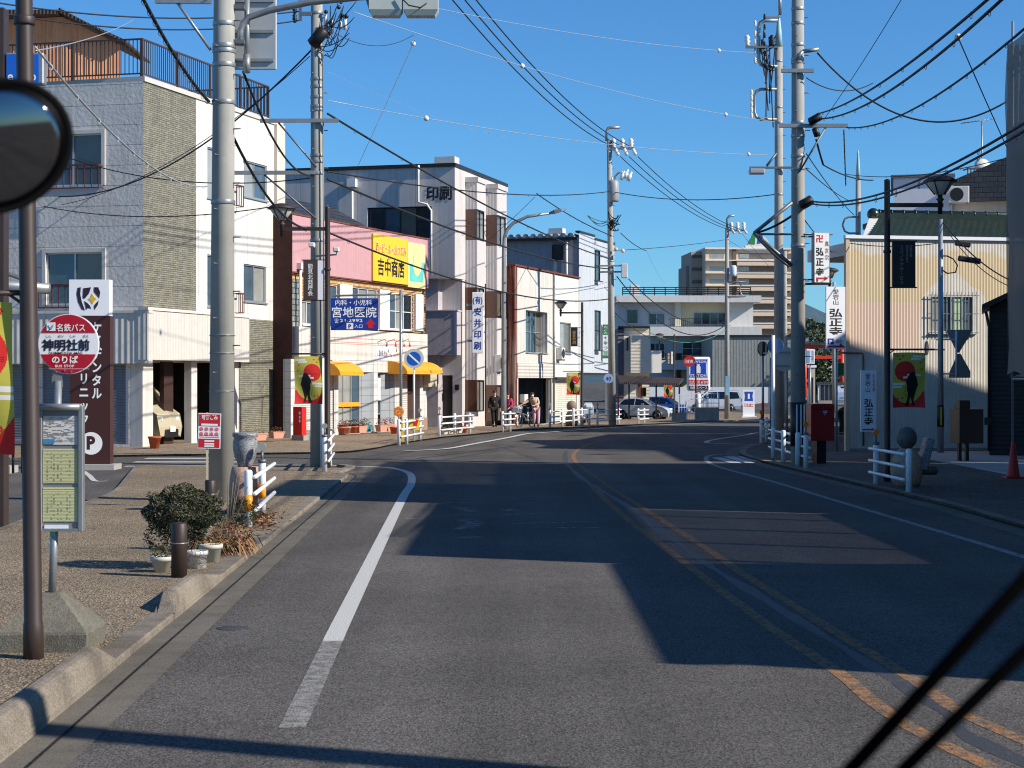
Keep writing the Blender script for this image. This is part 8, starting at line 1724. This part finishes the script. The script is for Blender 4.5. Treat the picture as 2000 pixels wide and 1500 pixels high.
LEAN = {'pelvis':(.02,.05,.53),'chest':(-.05,-.04,.72),'neck':(-.08,-.09,.815),'chin':(-.09,-.11,.845),'head':(-.095,-.125,.895),'crown':(-.10,-.115,.935),
 'Lsh':(-.155,-.03,.765),'Lel':(-.275,-.08,.68),'Lwr':(-.385,-.12,.62),'Rsh':(.055,-.03,.775),'Rel':(.085,-.08,.635),'Rwr':(-.03,-.17,.60),'Lhip':(-.03,.04,.50),'Lkn':(-.035,.0,.28),'Lan':(-.03,.02,.045),'Rhip':(.07,.05,.50),'Rkn':(.08,.0,.28),'Ran':(.07,-.03,.05)}
x, y = G(1046, 834, .05); hp_ = (x, y+.1, gz(x,y)+.05)
person('person in beige jacket, pink trousers and white mask pushing a bicycle', hp_, R(0), 1.62, LEAN, mat('beige jacket', (196,172,148), rough=.85, var=.08), mat('pink trousers', (206,156,164), rough=.85, var=.06), m_trim, mask=mat('white mask', (236,236,236), var=.03), long_coat=.04, fat=1.05)
BEND = dict(LEAN); x, y = G(1647, 850, .05)
person('person in dark clothing bending over beside the corner of the tan house', (x, y, .05), R(70), 1.62, {'pelvis':(0,.08,.52),'chest':(0,-.12,.66),'neck':(0,-.21,.71),'chin':(0,-.235,.705),'head':(0,-.275,.73),'crown':(0,-.305,.75),'Lsh':(-.105,-.16,.68),'Lel':(-.13,-.2,.53),'Lwr':(-.1,-.27,.42),'Rsh':(.105,-.16,.68),'Rel':(.13,-.2,.53),'Rwr':(.1,-.28,.42),'Lhip':(-.05,.07,.49),'Lkn':(-.055,.03,.28),'Lan':(-.05,.06,.045),'Rhip':(.05,.07,.49),'Rkn':(.055,.0,.28),'Ran':(.05,.02,.045)}, bk, mat('charcoal trousers', (34,34,40), rough=.9, var=.1), m_trim)
# bicycle: along local x, front wheel forward
bx, by = G(1026, 834, .05); ang = math.atan2(-.84, -.54); t = thing('bicycle', 'silver city bicycle with front basket pushed along the pavement', 'bicycle', (bx+.0, by-.1, gz(bx,by)+.05), ang); m_fr = mat('bicycle silver', (190,194,200), rough=.3, metal=.6, var=.06)
def bwheel(x):
    r = .31; mb = MB(Matrix.Translation((x, 0, r)) @ Matrix.Rotation(R(90), 4, 'X')); n = 26
    mb.tube([(r*math.cos(2*math.pi*k/n), r*math.sin(2*math.pi*k/n), 0) for k in range(n+1)], .018, 6, False); w = mb.build('wheel', m_tyre, t)
    mb = MB(Matrix.Translation((x, 0, r)) @ Matrix.Rotation(R(90), 4, 'X')); mb.tube([((r-.025)*math.cos(2*math.pi*k/n), (r-.025)*math.sin(2*math.pi*k/n), 0) for k in range(n+1)], .012, 5, False)
    for k in range(14): a = 2*math.pi*k/14; mb.tube([(.02*math.cos(a), .02*math.sin(a), .02 if k % 2 else -.02), ((r-.02)*math.cos(a), (r-.02)*math.sin(a), 0)], .0025, 3)
    mb.tube([(0, 0, -.05), (0, 0, .05)], .025, 8); mb.build('rim_and_spokes', m_rim, w)
    mb = MB(Matrix.Translation((x, 0, r)) @ Matrix.Rotation(R(90), 4, 'X')); mb.tube([((r+.04)*math.cos(a), (r+.04)*math.sin(a), 0) for a in [R(10+ k*17) for k in range(10)]], .022, 5); mb.build('mudguard', m_fr, t)
bwheel(.53); bwheel(-.53)
mb = MB()
for p in (((.42,0,.75),(-.12,0,.30)), ((-.12,0,.30),(-.25,0,.80)), ((.40,0,.66),(-.22,0,.50)), ((-.12,0,.30),(-.53,.04,.31)), ((-.24,0,.72),(-.53,.04,.31)), ((-.24,0,.72),(-.53,-.04,.31)), ((.40,0,.66),(.44,0,.92)), ((.42,.03,.62),(.53,.05,.31)), ((.42,-.03,.62),(.53,-.05,.31))): mb.tube(p, .016, 6)
mb.build('frame', m_fr, t)
mb = MB(); mb.tube([(.26,-.27,.95),(.36,-.22,.97),(.44,-.05,.93),(.44,.05,.93),(.36,.22,.97),(.26,.27,.95)], .013, 6); mb.build('handlebar', m_fr, t); MB().tube([(.22,-.28,.945),(.30,-.26,.96)], .018, 6).build('grip', m_trim, t); MB().tube([(.22,.28,.945),(.30,.26,.96)], .018, 6).build('grip', m_trim, t)
MB().loft([[(-.38,-.03,.82),(-.38,.03,.82),(-.38,.03,.86),(-.38,-.03,.86)],[(-.30,-.10,.82),(-.30,.10,.82),(-.30,.09,.88),(-.30,-.09,.88)],[(-.12,-.03,.83),(-.12,.03,.83),(-.12,.025,.86),(-.12,-.025,.86)]]).build('saddle', m_trim, t)
mb = MB(); bl, bt = (.16, .13), (.20, .17)
for k in range(6):
    s = k/5; hx, hy = .13+.04*s, .15+.04*s; z = .66+.26*s; mb.tube([(.66-hx,-hy,z),(.66+hx,-hy,z),(.66+hx,hy,z),(.66-hx,hy,z),(.66-hx,-hy,z)], .006, 4)
for k in range(7):
    q = -1+2*k/6
    for sx_, sy_ in ((q, -1), (q, 1), (-1, q), (1, q)): mb.tube([(.66+.13*sx_, .15*sy_, .66), (.66+.17*sx_, .19*sy_, .92)], .005, 3)
mb.box(.53, .79, -.15, .15, .655, .665); bk_ = mb.build('basket', m_fr, t); MB().box(.842, .85, -.17, .17, .70, .88).build('basket_plate', m_boardw, bk_)
MB().tube([(-.12,-.08,.30),(-.12,.08,.30)], .05, 10).build('crank', m_rim, t); MB().box(-.2,-.08,.08,.17,.12,.15).build('pedal', m_trim, t); MB().box(-.16,-.04,-.17,-.08,.45,.48).build('pedal', m_trim, t)
# ------------------------------------------------------------ the bus's own outside mirror and wiper
m_rubber = mat('mirror rubber', (6,6,7), spec=.15, rough=.8, var=.1); Ym = 2.3; c = at(-4, 286, Ym); k = Ym/FPX
mm = bpy.data.materials.new('mirror glass'); mm.use_nodes = True; P = mm.node_tree.nodes['Principled BSDF']; P.inputs['Base Color'].default_value = (.20, .20, .21, 1); P.inputs['Metallic'].default_value = 1; P.inputs['Roughness'].default_value = .04
t = thing('bus_mirror', 'round black wing mirror of the bus blurred at the left edge', 'mirror', c); n_ = Vector((.48, -1.92, -.36)).normalized(); t.rotation_euler = n_.to_track_quat('Z', 'X').to_euler()
M_ = t.rotation_euler.to_matrix().to_4x4().inverted() @ Matrix.Identity(4)
def ell(rx, ry, z, n=40):
    out = []
    for i in range(n):
        a = 2*math.pi*i/n; px_, pz_ = rx*math.cos(a), ry*math.sin(a); sh = .30
        p = Vector((px_+sh*pz_*.35, 0, pz_+px_*.55*0+.0)); v = M_.to_3x3() @ p; out.append((v.x, v.y, z))
    return out
a, b = 146*k, 134*k
MB().loft([ell(a*.93, b*.93, .006), ell(a*.99, b*.99, .010), ell(a*1.01, b*1.01, -.002), ell(a, b, -.02), ell(a*.75, b*.75, -.06), ell(a*.3, b*.3, -.075)], True, True).build('housing', m_rubber, t)
rings = [ell(a*s*.90, b*s*.90, .0075+.011*(1-s*s)) for s in (1, .85, .7, .55, .4, .25, .1, .02)]
MB().loft(rings, True, True).build('mirror_glass', mm, t)
v = M_.to_3x3() @ Vector((-.5, .0, .12)); MB().tube([(0, 0, -.06), (v.x*.3, v.y*.3, -.09), (v.x, v.y, v.z-.1)], .018, 8).build('arm', m_rubber, t)
m_blackw = mat('matt black paint', (4,4,5), rough=.95, spec=.02, var=.05); Yw = 1.25; t = thing('windscreen_wiper', 'black bus wiper arm with parallel rod across the bottom right corner', 'wiper', at(1800, 1500, Yw)); o = Vector(t.location)
MB().tube([at(1560, 1612, Yw)-o, at(1840, 1308, Yw)-o, at(2080, 1045, Yw)-o], 15*Yw/FPX, 10).build('wiper_arm', m_blackw, t); MB().tube([at(1660, 1605, Yw)-o, at(1880, 1390, Yw)-o, at(2100, 1175, Yw)-o], 14*Yw/FPX, 10).build('wiper_rod', m_blackw, t)
bpy.data.objects.remove(_fo)
